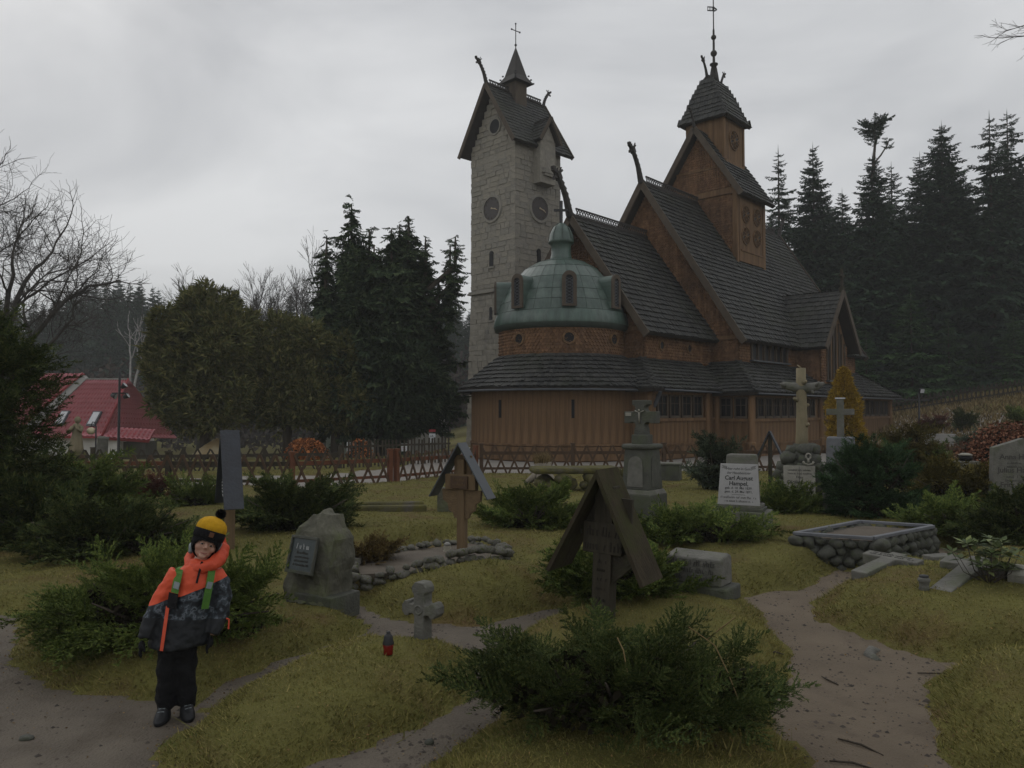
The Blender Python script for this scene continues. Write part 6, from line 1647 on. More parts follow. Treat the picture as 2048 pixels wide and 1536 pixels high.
RF = [(1562, 285, 58, 1, .85, 'slender open spruce nearest the crossing tower on the right'), (1632, 280, 58, 4, .85, 'narrow spruce second from the crossing tower'),
      (1690, 372, 62, 0, .9, 'shorter spruce in the dip between the narrow spruce and the crooked-topped one'), (1752, 300, 54, 2, .95, 'tall spruce with a crooked flat-topped leader'),
      (1790, 318, 57, 3, .9, 'spruce close behind the crooked-topped one'), (1848, 298, 60, 0, 1.0, 'broad spruce left of the highest right-hand spruces'),
      (1893, 236, 55, 2, 1.0, 'tall dense pointed spruce in the right part of the forest edge'), (1990, 214, 53, 1, 1.1, 'tall open-branched spruce, left one of the pair at the right edge'),
      (2026, 212, 56, 3, 1.1, 'tall open-branched spruce, right one of the pair at the right edge')]
for px, py, D, v, w, lab in RF:
    x = at_px(px, D); spruce(lab, x, D, topz(py, D) - hz(x, D), v, 'spruces of the right-hand forest edge', wide=w)
# crooked top of the fourth spruce: a bent leader with a flat tuft and a side arm
D = 54; x0 = at_px(1755, D); zt = topz(300, D)
t = [o for o in COL.objects if o.get('label') == RF[3][5]][0]; t.rotation_euler = (0, 0, 0)
b = MB(); zz = zt - t.location.z; b.tube([(0, 0, zz - 2), (.15, 0, zz), (.25, 0, zz + .9), (.1, 0, zz + 2.0)], [.14, .1, .08, .05], 6); b.tube([(.1, 0, zz - .8), (.6, 0, zz - .2), (1.05, 0, zz + .5), (1.25, 0, zz + 1.0)], [.07, .06, .05, .03], 5); b.build('crooked_leader', M['bark'], t)
r = np.random.default_rng(77); n = 60; a = r.uniform(0, 2 * PI, n)
P = np.stack([.1 + .1 * np.cos(a), .1 * np.sin(a), zz + r.uniform(.5, 2.0, n)], -1); Dd = np.stack([np.cos(a), np.sin(a), r.uniform(.25, 1.0, n)], -1); S_ = r.uniform(.6, 1.35, n) * np.clip((P[:, 2] - zz) / 1.6, .35, 1)
V1, F1 = place(SPT, P, Dd, S_, 5, roll=.1)
n = 16; a = r.uniform(0, 2 * PI, n); P = np.stack([np.full(n, 1.15), np.zeros(n), zz + r.uniform(.3, 1.0, n)], -1); V2, F2_ = place(SPT, P, np.stack([np.cos(a), np.sin(a), r.uniform(.1, .6, n)], -1), r.uniform(.3, .5, n), 6)
link('tuft', np_mesh('tuft', np.concatenate([V1, V2]), np.concatenate([F1, F2_ + len(V1)]), M['spruce']), t)
rr = random.Random(21)
for i in range(30):                                                     # the dense rows behind
    px = 1520 + i * 21 + rr.uniform(-8, 8); D = rr.uniform(64, 82); py = rr.uniform(380, 480) - (60 if px > 1850 else 0); x = at_px(px, D)
    spruce('dark spruce in the closed rows behind the right-hand forest edge', x, D, topz(py, D) - hz(x, D), rr.randrange(5), 'spruces in the rows behind', wide=1.15)
for i in range(16):
    px = 1640 + i * 32 + rr.uniform(-10, 10); D = rr.uniform(49, 56); py = rr.uniform(560, 690); x = at_px(px, D)
    spruce('lighter green young spruce in front of the right-hand forest', x, D, topz(py, D) - hz(x, D), rr.randrange(2), 'young spruces before the forest', young=True, wide=1.1)
for i in range(120):                                                     # far forest on the left
    px = -60 + i * 8.7 + rr.uniform(-7, 7); D = rr.uniform(98, 150); py = 580 + 16 * math.sin(px * .021) + rr.uniform(-22, 30) + (25 if 470 < px < 640 else 0); x = at_px(px, D)
    spruce('far spruce on the misty skyline at left', x, D, max(9, topz(py, D) - hz(x, D)), rr.randrange(5), 'spruces on the far skyline', wide=.85)
# a far wooded slope seen as one mass, in front of the skyline trees
r = np.random.default_rng(91); n = 16000
X = r.uniform(-80, 6, n); Y = r.uniform(66, 86, n); hh = r.uniform(0, 1, n)
P = np.stack([X, Y, H(X, Y) + 1 + (5.5 + 2.5 * np.sin(X * .31) * np.cos(Y * .27)) * hh], -1)
a = r.uniform(0, 2 * PI, n)
V, F = tri_leaves(P, np.stack([np.cos(a) * .6, -np.ones(n), r.normal(.3, .4, n)], -1) / 1.2, .5, 92)
o = link('distant_scrub', np_mesh('distant_scrub', V, F, M['brownveg'])); tag(o, 'brown-grey leafless woodland on the far slope at left', 'woodland', kind='stuff')

# ------------------------------------------------------------------ thujas and the old cypress
def thuja(label, x, y, r0, z0, z1, n, size, m, seed, name='thuja_tree', trunk=True, lump=.22, pointed=1.0):
    g0 = hz(x, y); t = thing(name, label, 'tree', (x, y, g0))
    r = np.random.default_rng(seed); h = z1 - z0
    u = r.uniform(0, 1, n); a = r.uniform(0, 2 * PI, n)
    prof = np.where(u < .38, .62 + .38 * np.sin(u / .38 * PI / 2), np.cos((u - .38) / .62 * PI / 2) ** (.62 * pointed))
    lm = np.array([1 + lump * (mnoise.noise(Vector((math.cos(q) * 1.5, math.sin(q) * 1.5, w * 4 + seed))) + .6 * mnoise.noise(Vector((math.cos(q) * 5, math.sin(q) * 5, w * 12 + seed)))) for q, w in zip(a, u)])
    f = r0 * prof * lm * (r.uniform(0, 1, n) ** .28)
    P = np.stack([f * np.cos(a), f * np.sin(a), z0 - g0 + u * h], -1)
    Dd = np.stack([np.cos(a), np.sin(a), r.uniform(.1, .8, n)], -1) + r.normal(0, .25, (n, 3))
    V, F = place(FAN, P, Dd, size * r.uniform(.7, 1.3, n), seed, roll=.8)
    link('crown', np_mesh('crown', V, F, M[m]), t)
    b = MB(); b.tube([(0, 0, -.2), (.05, 0, h * .3), (0, 0, z1 - g0 - h * .12)], [r0 * .12, r0 * .1, .03], 8); b.build('trunk', M['bark'], t, True)
    return t
def lobed(label, x, y, lobes, n, size, m, seed, name='thuja_tree', tm=None, upz=(.0, .7), trunk=.2, roll=.8, low=-.85):
    """shaggy crown of overlapping lobes (dx, dy, z, rx, rz), each covered with sprays"""
    g0 = hz(x, y); t = thing(name, label, 'tree', (x, y, g0)); r = np.random.default_rng(seed)
    rl = random.Random(seed); extra = []
    for (dx, dy, z, rx, rz) in lobes:
        for _ in range(5):
            a = rl.uniform(0, 6.28); e_ = rl.uniform(-.5, .95); k_ = rl.uniform(.28, .42)
            extra.append((dx + rx * .92 * math.cos(a) * math.cos(e_), dy + rx * .92 * math.sin(a) * math.cos(e_), z + rz * .92 * math.sin(e_), rx * k_, rz * k_))
    lobes = list(lobes) + extra
    A = np.array([l[3] * l[4] for l in lobes]); cnt = np.maximum(7, n * A / A.sum()).astype(int); PP, DD = [], []
    for (dx, dy, z, rx, rz), k in zip(lobes, cnt):
        d = r.normal(0, 1, (k, 3)); d /= np.linalg.norm(d, axis=1, keepdims=True); d[:, 2] = np.maximum(d[:, 2], low)
        lm = np.array([1 + .28 * mnoise.noise(Vector(v) * 2.4 + Vector((seed + dx, z, 0))) for v in d])
        f = lm * (.55 + .45 * r.uniform(0, 1, k) ** .5)
        PP.append(np.array([dx, dy, z - g0]) + d * f[:, None] * np.array([rx, rx, rz])); DD.append(d * np.array([1, 1, .5]) + np.stack([np.zeros(k), np.zeros(k), r.uniform(*upz, k)], -1) + r.normal(0, .25, (k, 3)))
    P, D = np.concatenate(PP), np.concatenate(DD); P[:, 2] = np.maximum(P[:, 2], .05)
    V, F = place(tm or FAN, P, D, size * r.uniform(.65, 1.35, len(P)), seed, roll=roll)
    link('crown', np_mesh('crown', V, F, M[m]), t)
    top = max(l[2] + l[4] for l in lobes) - g0
    b = MB(); b.tube([(0, 0, -.2), (.05, 0, top * .3), (0, 0, top * .8)], [trunk, trunk * .8, .03], 8)
    for (dx, dy, z, rx, rz) in lobes[:7]: b.tube([(0, 0, (z - g0) * .5), (dx * .6, dy * .6, (z - g0) * .85), (dx, dy, z - g0 + rz * .4)], [trunk * .4, trunk * .25, .02], 5)
    b.build('trunk', M['bark'], t, True)
    return t
lobed('rounded olive thuja tree right of the red-roofed house', -11.9, 30.0, [(0, 0, 3.6, 1.75, 2.3), (.2, 0, 5.2, 1.15, 1.4), (-1.0, .2, 4.1, .95, 1.3), (-1.2, -.2, 2.9, .9, 1.2), (1.1, 0, 4.0, .9, 1.5), (.6, -.5, 2.2, 1.3, 1.4), (-.3, 0, 5.7, .7, .8), (-.5, 0, 1.7, 1.2, 1.1)], 5000, .4, 'thuja', 41)
lobed('broad olive thuja between the rounded thuja and the dark cypress', -9.0, 31.0, [(0, 0, 2.8, 1.6, 2.0), (-.4, 0, 4.3, 1.0, 1.2), (.7, .1, 4.0, .95, 1.3), (.9, -.2, 2.2, 1.0, 1.4), (-.9, 0, 2.4, .9, 1.4)], 4200, .39, 'thuja', 42)
lobed('smaller olive thuja against the dark cypress', -7.2, 31.5, [(0, 0, 2.4, 1.25, 1.8), (.2, 0, 3.9, .85, 1.0), (.6, -.2, 2.0, .85, 1.2), (-.5, 0, 3.2, .75, 1.2)], 3000, .38, 'thuja', 43)
lobed('dark shaggy thuja hedge at the left edge', -6.85, 9.9, [(-.35, 0, 1.6, .85, 1.3), (-.2, 0, 2.3, .6, .65), (.35, 0, 1.9, .5, .75), (.5, -.1, 1.2, .55, .8), (.1, -.35, .8, .8, .75), (-.7, 0, 2.5, .55, .6), (.55, 0, 2.15, .3, .35)], 1700, .27, 'juniperd', 44, 'thuja_hedge', FRL, (-.25, .35), .12, .4)
thuja('golden yellow columnar cypress in front of the church', 9.25, 21.6, .47, .1, 2.85, 3200, .12, 'yellow', 46, 'golden_cypress', pointed=1.1, lump=.4)

def cypress():
    x, y = -5.4, 33.0; g0 = hz(x, y)
    t = thing('old_cypress', 'tall dark multi-stemmed old cypress left of the bell tower', 'tree', (x, y, g0))
    r = np.random.default_rng(55); P, D, S = [], [], []
    b = MB(); b.tube([(0, 0, -.3), (.05, 0, 1.5), (0, 0, 5)], [.45, .38, .25], 9)
    cols = [(-1.6, 10.9, 1.5, 3.0), (-2.5, 8.8, 1.0, 4.2), (.3, 9.6, 1.7, 3.0), (1.0, 10.2, 1.1, 4.0), (-.4, 8.9, 1.6, 2.0), (2.75, 9.0, .6, 5.6), (1.6, 6.5, 1.7, 1.6), (-1.4, 6.0, 2.0, 1.4), (0.2, 5.0, 2.3, 1.2), (2.2, 7.6, .7, 3.8), (-.8, 9.8, .9, 5.2), (-2.7, 9.5, .55, 6.2), (1.7, 9.3, .6, 6), (.6, 9.9, .7, 6), (3.0, 9.3, .5, 6.8), (-1.1, 8.9, 1.2, 4.0)]
    for dx, top, rad, low in cols:
        dy = r.uniform(-.8, .8)
        b.tube([(0, 0, 1.2), (dx * .5, dy * .5, low), (dx, dy, low + (top - low) * .5), (dx, dy, top)], [.22, .14, .09, .03], 6)
        z = low
        while z < top:
            f = 1 - (z - low) / (top - low); R_ = rad * (math.sin(min(1, f * 1.25 + .08) * PI / 2) ** .8) * (.75 if f > .9 else 1) + .15
            for j in range(6):
                a = r.uniform(0, 6.28); P.append((dx + r.normal(0, .08), dy + r.normal(0, .08), z + r.normal(0, .2))); D.append((math.cos(a), math.sin(a), r.uniform(-.75, .15))); S.append(R_ * r.uniform(.4, 1.15))
            z += .21
    V, F = place(SPT, P, D, S, 56, roll=.25)
    link('crown', np_mesh('crown', V, F, M['cypress']), t)
    # extra drooping sprays give the crown its body
    n = 3800; u = r.uniform(0, 1, n); a = r.uniform(0, 2 * PI, n); rad = (2.75 - 1.25 * u ** 1.6) * (1 + .16 * np.sin(a * 3 + u * 9)) * np.minimum(1, .6 + u * 3) * np.sqrt(r.uniform(.2, 1, n))
    Q = np.stack([rad * np.cos(a) - .3 * u, rad * np.sin(a), 1.2 + u * (6.3 + 1.2 * np.sin(2 * a + 1) + .8 * np.sin(5 * a))], -1); V, F = place(FAN, Q, np.stack([np.cos(a), np.sin(a), r.uniform(-1.2, .0, n)], -1), r.uniform(.3, .65, n), 57, roll=.6)
    link('inner_foliage', np_mesh('inner_foliage', V, F, M['cypress']), t)
    b.build('trunk', M['bark'], t, True)
cypress()

# ------------------------------------------------------------------ bare trees
def bare_tree(label, x, y, limbs, r0, seed, m='barkgrey', name='bare_tree', depth=5, twig=.5, up=.25, kids=3, trunk_h=2.0, lenf=.68, rmin=.006, wig=.16, ang=(22, 48)):
    g0 = hz(x, y); t = thing(name, label, 'tree', (x, y, g0)); rr = random.Random(seed)
    tr, tw = MB(), MB()
    def grow(p, d, L, rad, lvl):
        pts = [p.copy()]; q = p.copy(); dd = d.copy(); k = 4 if lvl < 3 else (3 if lvl < 5 else 2)
        for i in range(k):
            dd = (dd + Vector((rr.gauss(0, wig), rr.gauss(0, wig), rr.gauss(up * .3, wig * .7)))).normalized(); q = q + dd * (L / k); pts.append(q.copy())
        rs = [max(rmin, rad * (1 - .45 * i / k)) for i in range(k + 1)]
        (tr if lvl < 2 else tw).tube(pts, rs, 7 if lvl < 2 else (4 if lvl < 4 else 3), cap=False)
        if lvl >= depth: return
        n = kids + (1 if lvl >= 2 else 0)
        for i in range(n):
            f = 1.0 if i == 0 else rr.uniform(.3, .98); j = min(k - 1, int(f * k)); base = pts[j].lerp(pts[j + 1], f * k - j) if j < k else pts[-1]
            a = R(rr.uniform(*ang)) * (0.45 if i == 0 else 1); perp = dd.orthogonal().normalized(); perp.rotate(Matrix.Rotation(rr.uniform(0, 6.28), 3, dd))
            nd = (dd * math.cos(a) + perp * math.sin(a) + Vector((0, 0, up * .35))).normalized()
            grow(base, nd, L * lenf * rr.uniform(.75, 1.2), rad * (.62 if i == 0 else rr.uniform(.35, .55)), lvl + 1)
    for (p, d, L, rad) in limbs: grow(Vector(p), Vector(d).normalized(), L, rad, 1)
    b = tr; b.tube([(0, 0, -.3), (0, 0, trunk_h * .5), (0, 0, trunk_h)], [r0 * 1.2, r0, r0 * .9], 9)
    b.build('trunk', M[m], t, True); tag(tw.build('twigs', M[m], t), kind='stuff')
    return t
bare_tree('large leafless tree with a long limb reaching right at the left edge', -16.45, 25.0,
          [((0, 0, 4.2), (.05, 0, 1), 2.6, .13), ((.1, 0, 3.2), (.8, -.1, .6), 2.1, .12), ((0, 0, 3.6), (-.6, .2, .8), 2.4, .1), ((.1, 0, 2.6), (.85, .1, .5), 1.9, .08), ((0, 0, 4.0), (.5, -.3, .9), 2.2, .1), ((-.1, 0, 3), (-.5, -.2, 1), 2.4, .09), ((.05, 0, 4.2), (.35, .3, 1), 2.6, .1)], .3, 5, kids=3, trunk_h=4.4, depth=6, lenf=.71, rmin=.0045, wig=.17, up=.1, ang=(28, 62))
bare_tree('leafless tree behind the rounded thuja', at_px(450, 62), 62, [((0, 0, 6), (-.3, 0, 1), 3.9, .15), ((0, 0, 6), (.35, .1, 1), 3.9, .15), ((0, 0, 5), (.6, 0, .9), 3.7, .12), ((0, 0, 5.5), (-.65, 0, .9), 3.7, .12)], .28, 6, depth=6, trunk_h=6.5, lenf=.66, rmin=.011, up=.12, ang=(14, 36), wig=.1)
bare_tree('spreading leafless tree left of the dark cypress', at_px(640, 58), 58, [((0, 0, 5), (-.5, 0, 1), 4.4, .17), ((0, 0, 6), (-.15, .1, 1), 4.2, .16), ((0, 0, 4), (-.85, 0, .8), 4.2, .14), ((0, 0, 6), (.2, 0, 1), 4.0, .14), ((0, 0, 5), (-.7, .3, 1), 4.4, .14)], .32, 7, depth=6, trunk_h=6.5, lenf=.67, rmin=.011, up=.1, ang=(14, 36), wig=.1)
bare_tree('thin leafless tree between the two other bare trees', at_px(400, 70), 70, [((0, 0, 6), (-.2, 0, 1), 3, .12), ((0, 0, 6), (.3, 0, 1), 3, .11), ((0, 0, 5), (-.5, 0, .9), 2.8, .1)], .24, 8, depth=6, trunk_h=7.5, lenf=.66, rmin=.011, up=.35)
bare_tree('pale forked birch above the red-roofed house', at_px(268, 60), 60, [((0, 0, 5.5), (-.35, 0, 1), 3.2, .11), ((0, 0, 5.5), (.25, 0, 1), 3.4, .11)], .14, 9, m='barkpale', name='birch_tree', depth=4, trunk_h=5.8, lenf=.62, rmin=.018, kids=2)
bare_tree('small leafless shrub tree at the foot of the bell tower', at_px(885, 35), 35, [((0, 0, .8), (-.4, 0, 1), 1.0, .03), ((0, 0, .8), (.4, 0, 1), 1.0, .03), ((0, 0, .7), (.1, 0, 1), 1.1, .03), ((0, 0, .6), (-.7, 0, .7), .9, .025)], .05, 10, name='bare_shrub', depth=4, trunk_h=.9, lenf=.7, rmin=.006)
bare_tree('leafless tree whose twig tip reaches in at the top right corner', 9.35, 12.0, [((0, 0, 7.55), (-1, 0, -.05), .95, .018), ((0, 0, 7.8), (-1, .1, .0), .9, .015), ((0, 0, 7.6), (.8, .3, .6), 1.2, .04), ((0, 0, 6.3), (.6, -.6, .5), 1.3, .04), ((0, 0, 8), (.1, .2, 1), 1.2, .04)], .16, 13, name='bare_tree', depth=4, trunk_h=8.2, lenf=.5, rmin=.0025, kids=3, up=.0, wig=.12)

# ------------------------------------------------------------------ rhododendron on the right mound
t = thing('rhododendron', 'small leggy rhododendron growing among the lying crosses', 'shrub', (3.85, 6.3, hz(3.85, 6.3)))
b = MB(); LV, LF = [], []
r = np.random.default_rng(66)
tips = [(-.2, -.05, .3), (-.12, .1, .28), (.02, 0, .34), (.14, .05, .3), (.2, -.08, .25), (.08, -.14, .22), (-.05, -.12, .24), (.25, .1, .2), (-.26, .06, .22), (0, .16, .26), (.12, .16, .22), (-.15, -.16, .16), (.05, -.04, .27)]
tips = tips + [(x_ * .75 + r.uniform(-.06, .06), y_ * .75 + r.uniform(-.06, .06), z_ * r.uniform(.45, .85)) for x_, y_, z_ in tips]
for i, tp in enumerate(tips):
    b.tube([(0, 0, -.03), (tp[0] * .7, tp[1] * .7, tp[2] * .3), tp], [.004, .003, .0025], 5)
    for k in range(11):
        a = 2 * PI * k / 11 + r.uniform(-.2, .2); el = r.uniform(-.1, .7); d = np.array([math.cos(a) * math.cos(el), math.sin(a) * math.cos(el), math.sin(el)]); s = np.array([-math.sin(a), math.cos(a), 0]); l = r.uniform(.08, .13); w = l * .19; p = np.array(tp)
        j = len(LV); LV += [p + d * .008, p + d * l * .5 + s * w, p + d * l + np.array([0, 0, -.012]), p + d * l * .5 - s * w]; LF.append((j, j + 1, j + 2, j + 3))
b.build('stems', M['bark'], t, True); link('leaves', np_mesh('leaves', LV, LF, M['rhodo']), t)

# dead stalks caught in the front juniper
for i, pts in enumerate([[(.98, 3.95, .42), (1.05, 3.9, .5), (1.1, 3.85, .56)], [(.88, 3.9, .5), (1.0, 3.86, .42), (1.05, 3.8, .3), (1.08, 3.75, .2)], [(.5, 3.72, .5), (.52, 3.66, .46), (.535, 3.62, .36)]]):
    b = MB(); b.tube([(p_[0], p_[1], p_[2] + .12) for p_ in pts], [.003, .0035, .003, .002][:len(pts)], 4)
    tag(b.build('dry_stalk', M['drygrass'], None), ['pale dry stalk sticking up right out of the front juniper', 'long bent dry stalk lying over the front juniper', 'short dry stalk in the middle of the front juniper'][i], 'stalk', 'dry stalks in the front juniper')

# ------------------------------------------------------------------ grass
def grass(n, seed):
    r = np.random.default_rng(seed)
    rad = np.exp(r.uniform(math.log(2.9), math.log(23), n)); th = r.uniform(-R(41), R(41), n)
    X, Y = rad * np.sin(th), rad * np.cos(th)
    D = np.minimum.reduce(path_dist(X, Y))
    keep = (D > -.02) | (r.uniform(0, 1, n) < .02 * np.exp(D / .1))
    keep &= (D > -.12)
    X, Y, D, rad = X[keep], Y[keep], D[keep], rad[keep]
    n = len(X); Z = H(X, Y, D)
    e = .02
    patch = wob(X, Y, 2.1, 3.0)
    hgt = (.009 + .008 * r.uniform(0, 1, n) ** 2 + .004 * patch + .014 * np.exp(-((D - .08) / .1) ** 2)) * (1 + .03 * rad) * np.where(r.uniform(0, 1, n) < .015, 2.4, 1.0)
    w = (.0013 + .00042 * rad) * r.uniform(.7, 1.4, n)
    a = r.uniform(0, 2 * PI, n); lean = r.normal(0, .75, (n, 2))
    gxn = -(H(X + e, Y) - Z) / e; gyn = -(H(X, Y + e) - Z) / e
    B = np.stack([X, Y, Z - .004], -1); S = np.stack([np.cos(a), np.sin(a), np.zeros(n)], -1) * w[:, None]
    T = B + np.stack([lean[:, 0] * hgt + gxn * hgt * .7, lean[:, 1] * hgt + gyn * hgt * .7, hgt * r.uniform(.5, 1.3, n)], -1)
    V = np.stack([B - S, B + S, T], 1).reshape(-1, 3)
    return V, np.arange(3 * n).reshape(-1, 3)
V, F = grass(500000, 70)
# longer tufts and weeds among the short turf
r = np.random.default_rng(71); q = np.exp(r.uniform(math.log(3.0), math.log(14), 900)); th = r.uniform(-R(40), R(40), 900); tx_, ty_ = q * np.sin(th), q * np.cos(th); dd = np.minimum.reduce(path_dist(tx_, ty_)); ok = dd > .03
tx_, ty_, dd = tx_[ok], ty_[ok], dd[ok]; nb = 26; m_ = len(tx_); sz = r.gamma(3, .006, m_) * np.where(dd < .25, 1.4, 1.0)
cx_ = np.repeat(tx_, nb) + r.normal(0, 1, m_ * nb) * np.repeat(sz, nb) * .9; cy_ = np.repeat(ty_, nb) + r.normal(0, 1, m_ * nb) * np.repeat(sz, nb) * .9; S_ = np.repeat(sz, nb)
B = np.stack([cx_, cy_, H(cx_, cy_) - .003], -1); a = r.uniform(0, 2 * PI, m_ * nb); sw = np.stack([np.cos(a), np.sin(a), np.zeros(m_ * nb)], -1) * (S_ * .05 + .0012)[:, None]; T = B + np.stack([r.normal(0, .7, m_ * nb) * S_, r.normal(0, .7, m_ * nb) * S_, S_ * r.uniform(.6, 1.6, m_ * nb)], -1)
W = np.stack([B - sw, B + sw, T], 1).reshape(-1, 3); V = np.concatenate([V, W]); F = np.arange(len(V)).reshape(-1, 3)
o = link('grass', np_mesh('grass', V, F, M['grassb'])); tag(o, 'short olive and straw-coloured grass over the grave mounds', 'grass', kind='stuff')
# rough dry grass on the right-hand slope
r = np.random.default_rng(72); n = 26000
X = r.uniform(13, 34, n); Y = r.uniform(26, 50, n); ok = (Y < 62 - X * .6 + 3) ; X, Y = X[ok], Y[ok]; n = len(X); Z = H(X, Y); a = r.uniform(0, 2 * PI, n); hh = r.uniform(.08, .3, n) * (1 + .5 * wob(X, Y, .7))
S = np.stack([np.cos(a) * .05, np.sin(a) * .05, np.zeros(n)], -1); B = np.stack([X, Y, Z - .02], -1); T = B + np.stack([r.normal(0, .1, n), r.normal(0, .1, n), hh], -1)
o = link('dry_slope_grass', np_mesh('dry_slope_grass', np.stack([B - S, B + S, T], 1).reshape(-1, 3), np.arange(3 * n).reshape(-1, 3), M['drygrass'])); tag(o, 'rough dry grass covering the slope below the spruces', 'grass', kind='stuff')

# fallen leaves and needles, thickest along the foot of the mounds and under the junipers
r = np.random.default_rng(75); n = 14000
q = np.exp(r.uniform(math.log(3.0), math.log(11), n)); th = r.uniform(-R(40), R(40), n); X, Y = q * np.sin(th), q * np.cos(th); D = np.minimum.reduce(path_dist(X, Y))
wt = np.exp(-((D - .03) / .09) ** 2) + .06
for bx_, by_, br in ((.56, 3.98, .95), (-2.45, 5.3, 1.0), (.9, 6.5, .7), (2.15, 8.8, .8)): wt = wt + .5 * np.exp(-(((X - bx_) ** 2 + (Y - by_ + .2) ** 2) / br ** 2) ** 2)
ok = r.uniform(0, 1, n) < wt; X, Y = X[ok], Y[ok]; n = len(X); P = np.stack([X, Y, H(X, Y) + .009], -1)
nv = np.tile([0, 0, 1.0], (n, 1)) + r.normal(0, .35, (n, 3)); nv /= np.linalg.norm(nv, axis=1, keepdims=True)
V, F = tri_leaves(P, nv, .012, 76)
M['litter'] = mat('leaf_litter', (.12, .07, .03), (.07, .04, .02), 9, .85, island=.5, island_hue=(.2, .13, .05))
tag(link('leaf_litter', np_mesh('leaf_litter', V, F, M['litter'])), 'brown fallen needles and leaf scraps along the mound edges', 'leaf litter', kind='stuff')

# ------------------------------------------------------------------ the child
def jacket_mat():
    m = bpy.data.materials.new('jacket_cloth'); m.use_nodes = True; N, L = m.node_tree.nodes, m.node_tree.links
    b = N['Principled BSDF']; b.inputs['Roughness'].default_value = .62; b.inputs['Specular IOR Level'].default_value = .3
    tc = N.new('ShaderNodeTexCoord'); sx = N.new('ShaderNodeSeparateXYZ'); L.new(tc.outputs['Object'], sx.inputs[0])
    nz = N.new('ShaderNodeTexNoise'); nz.inputs['Scale'].default_value = 26; L.new(tc.outputs['Object'], nz.inputs[0])
    cr = N.new('ShaderNodeValToRGB'); cr.color_ramp.interpolation = 'CONSTANT'; e = cr.color_ramp.elements
    e[0].position = 0; e[0].color = (.014, .017, .022, 1); e[1].position = .47; e[1].color = (.035, .045, .055, 1); k = e.new(.56); k.color = (.1, .115, .135, 1); k = e.new(.64); k.color = (.025, .03, .036, 1)
    L.new(nz.outputs[0], cr.inputs[0])
    def thr(coef, off):
        a = N.new('ShaderNodeMath'); a.operation = 'MULTIPLY_ADD'; a.inputs[1].default_value = -coef; L.new(sx.outputs[0], a.inputs[0]); L.new(sx.outputs[2], a.inputs[2])
        c = N.new('ShaderNodeMath'); c.operation = 'GREATER_THAN'; c.inputs[1].default_value = off; L.new(a.outputs[0], c.inputs[0]); return c
    t1 = thr(-.1, .59); t2 = thr(.31, .708)
    m1 = N.new('ShaderNodeMix'); m1.data_type = 'RGBA'; m1.inputs[6].default_value = (.017, .019, .022, 1); L.new(t1.outputs[0], m1.inputs[0]); L.new(cr.outputs[0], m1.inputs[7])
    m2 = N.new('ShaderNodeMix'); m2.data_type = 'RGBA'; m2.inputs[7].default_value = (.62, .085, .035, 1); L.new(t2.outputs[0], m2.inputs[0]); L.new(m1.outputs[2], m2.inputs[6])
    # the sleeve hanging at the left is plain charcoal below the orange
    L.new(m2.outputs[2], b.inputs['Base Color'])
    nb = N.new('ShaderNodeTexNoise'); nb.inputs['Scale'].default_value = 15; L.new(tc.outputs['Object'], nb.inputs[0]); bp = N.new('ShaderNodeBump'); bp.inputs['Strength'].default_value = .5; bp.inputs['Distance'].default_value = .02; L.new(nb.outputs[0], bp.inputs['Height']); L.new(bp.outputs[0], b.inputs['Normal'])
    return m
M['jacket'] = jacket_mat()
M['orange'] = mat('orange_cloth', (.62, .085, .035), (.5, .065, .03), 12, .6, .3, 30)
M['skin'] = mat('skin', (.46, .27, .2), (.42, .235, .175), 8, .5, spec=.35)
M['blackcloth'] = mat('black_cloth', (.012, .012, .013), (.008, .008, .009), 12, .85, .4, 60, spec=.15)
M['knitblack'] = mat('black_knit', (.014, .014, .016), (.009, .009, .01), 40, .9, .6, 120, spec=.1)
M['knityellow'] = mat('yellow_knit', (.62, .35, .02), (.5, .27, .015), 40, .85, .6, 120, spec=.15)
M['strap'] = mat('green_strap', (.08, .2, .03), (.06, .15, .025), 20, .7, .2, 80)
M['grey_tape'] = mat('reflective_tape', (.22, .25, .26), None, 20, .4)
M['leather'] = mat('leather_patch', (.12, .05, .025), None, 20, .6)
M['boot'] = mat('boot_leather', (.014, .015, .017), None, 20, .55, .2, 40)

KX, KY = -1.87, 4.33; KZ = hz(KX, KY) + .004
def vox(o, size, sm=4, fac=.6):
    r_ = o.modifiers.new('remesh', 'REMESH'); r_.mode = 'VOXEL'; r_.voxel_size = size; r_.use_smooth_shade = True
    if sm: s_ = o.modifiers.new('smooth', 'SMOOTH'); s_.iterations = sm; s_.factor = fac
def wrinkle(o, scale, st):
    tx = bpy.data.textures.new('folds', 'CLOUDS'); tx.noise_scale = scale; tx.noise_depth = 2
    d = o.modifiers.new('folds', 'DISPLACE'); d.texture = tx; d.strength = st; d.mid_level = .5; d.texture_coords = 'LOCAL'
def ell_rings(b, rings, n=18):
    """rings (cx, cy, z, a, b) lofted and capped"""
    k0 = len(b.v); vs = []; fs = []
    for cx, cy, z, a, bb in rings:
        for j in range(n): t_ = 2 * PI * j / n; vs.append((cx + a * math.cos(t_), cy + bb * math.sin(t_), z))
    for i in range(len(rings) - 1):
        for j in range(n): fs.append((i*n + j, i*n + (j+1) % n, (i+1)*n + (j+1) % n, (i+1)*n + j))
    fs += [tuple(range(n - 1, -1, -1)), tuple(range((len(rings)-1)*n, len(rings)*n))]
    b.add(vs, fs)
HC = Vector((.172, -.012, 1.0)); HT = R(20)                          # head centre, tilt
def hd(x, y, z): return (HC.x + x * math.cos(HT) + z * math.sin(HT), HC.y + y, HC.z - x * math.sin(HT) + z * math.cos(HT))
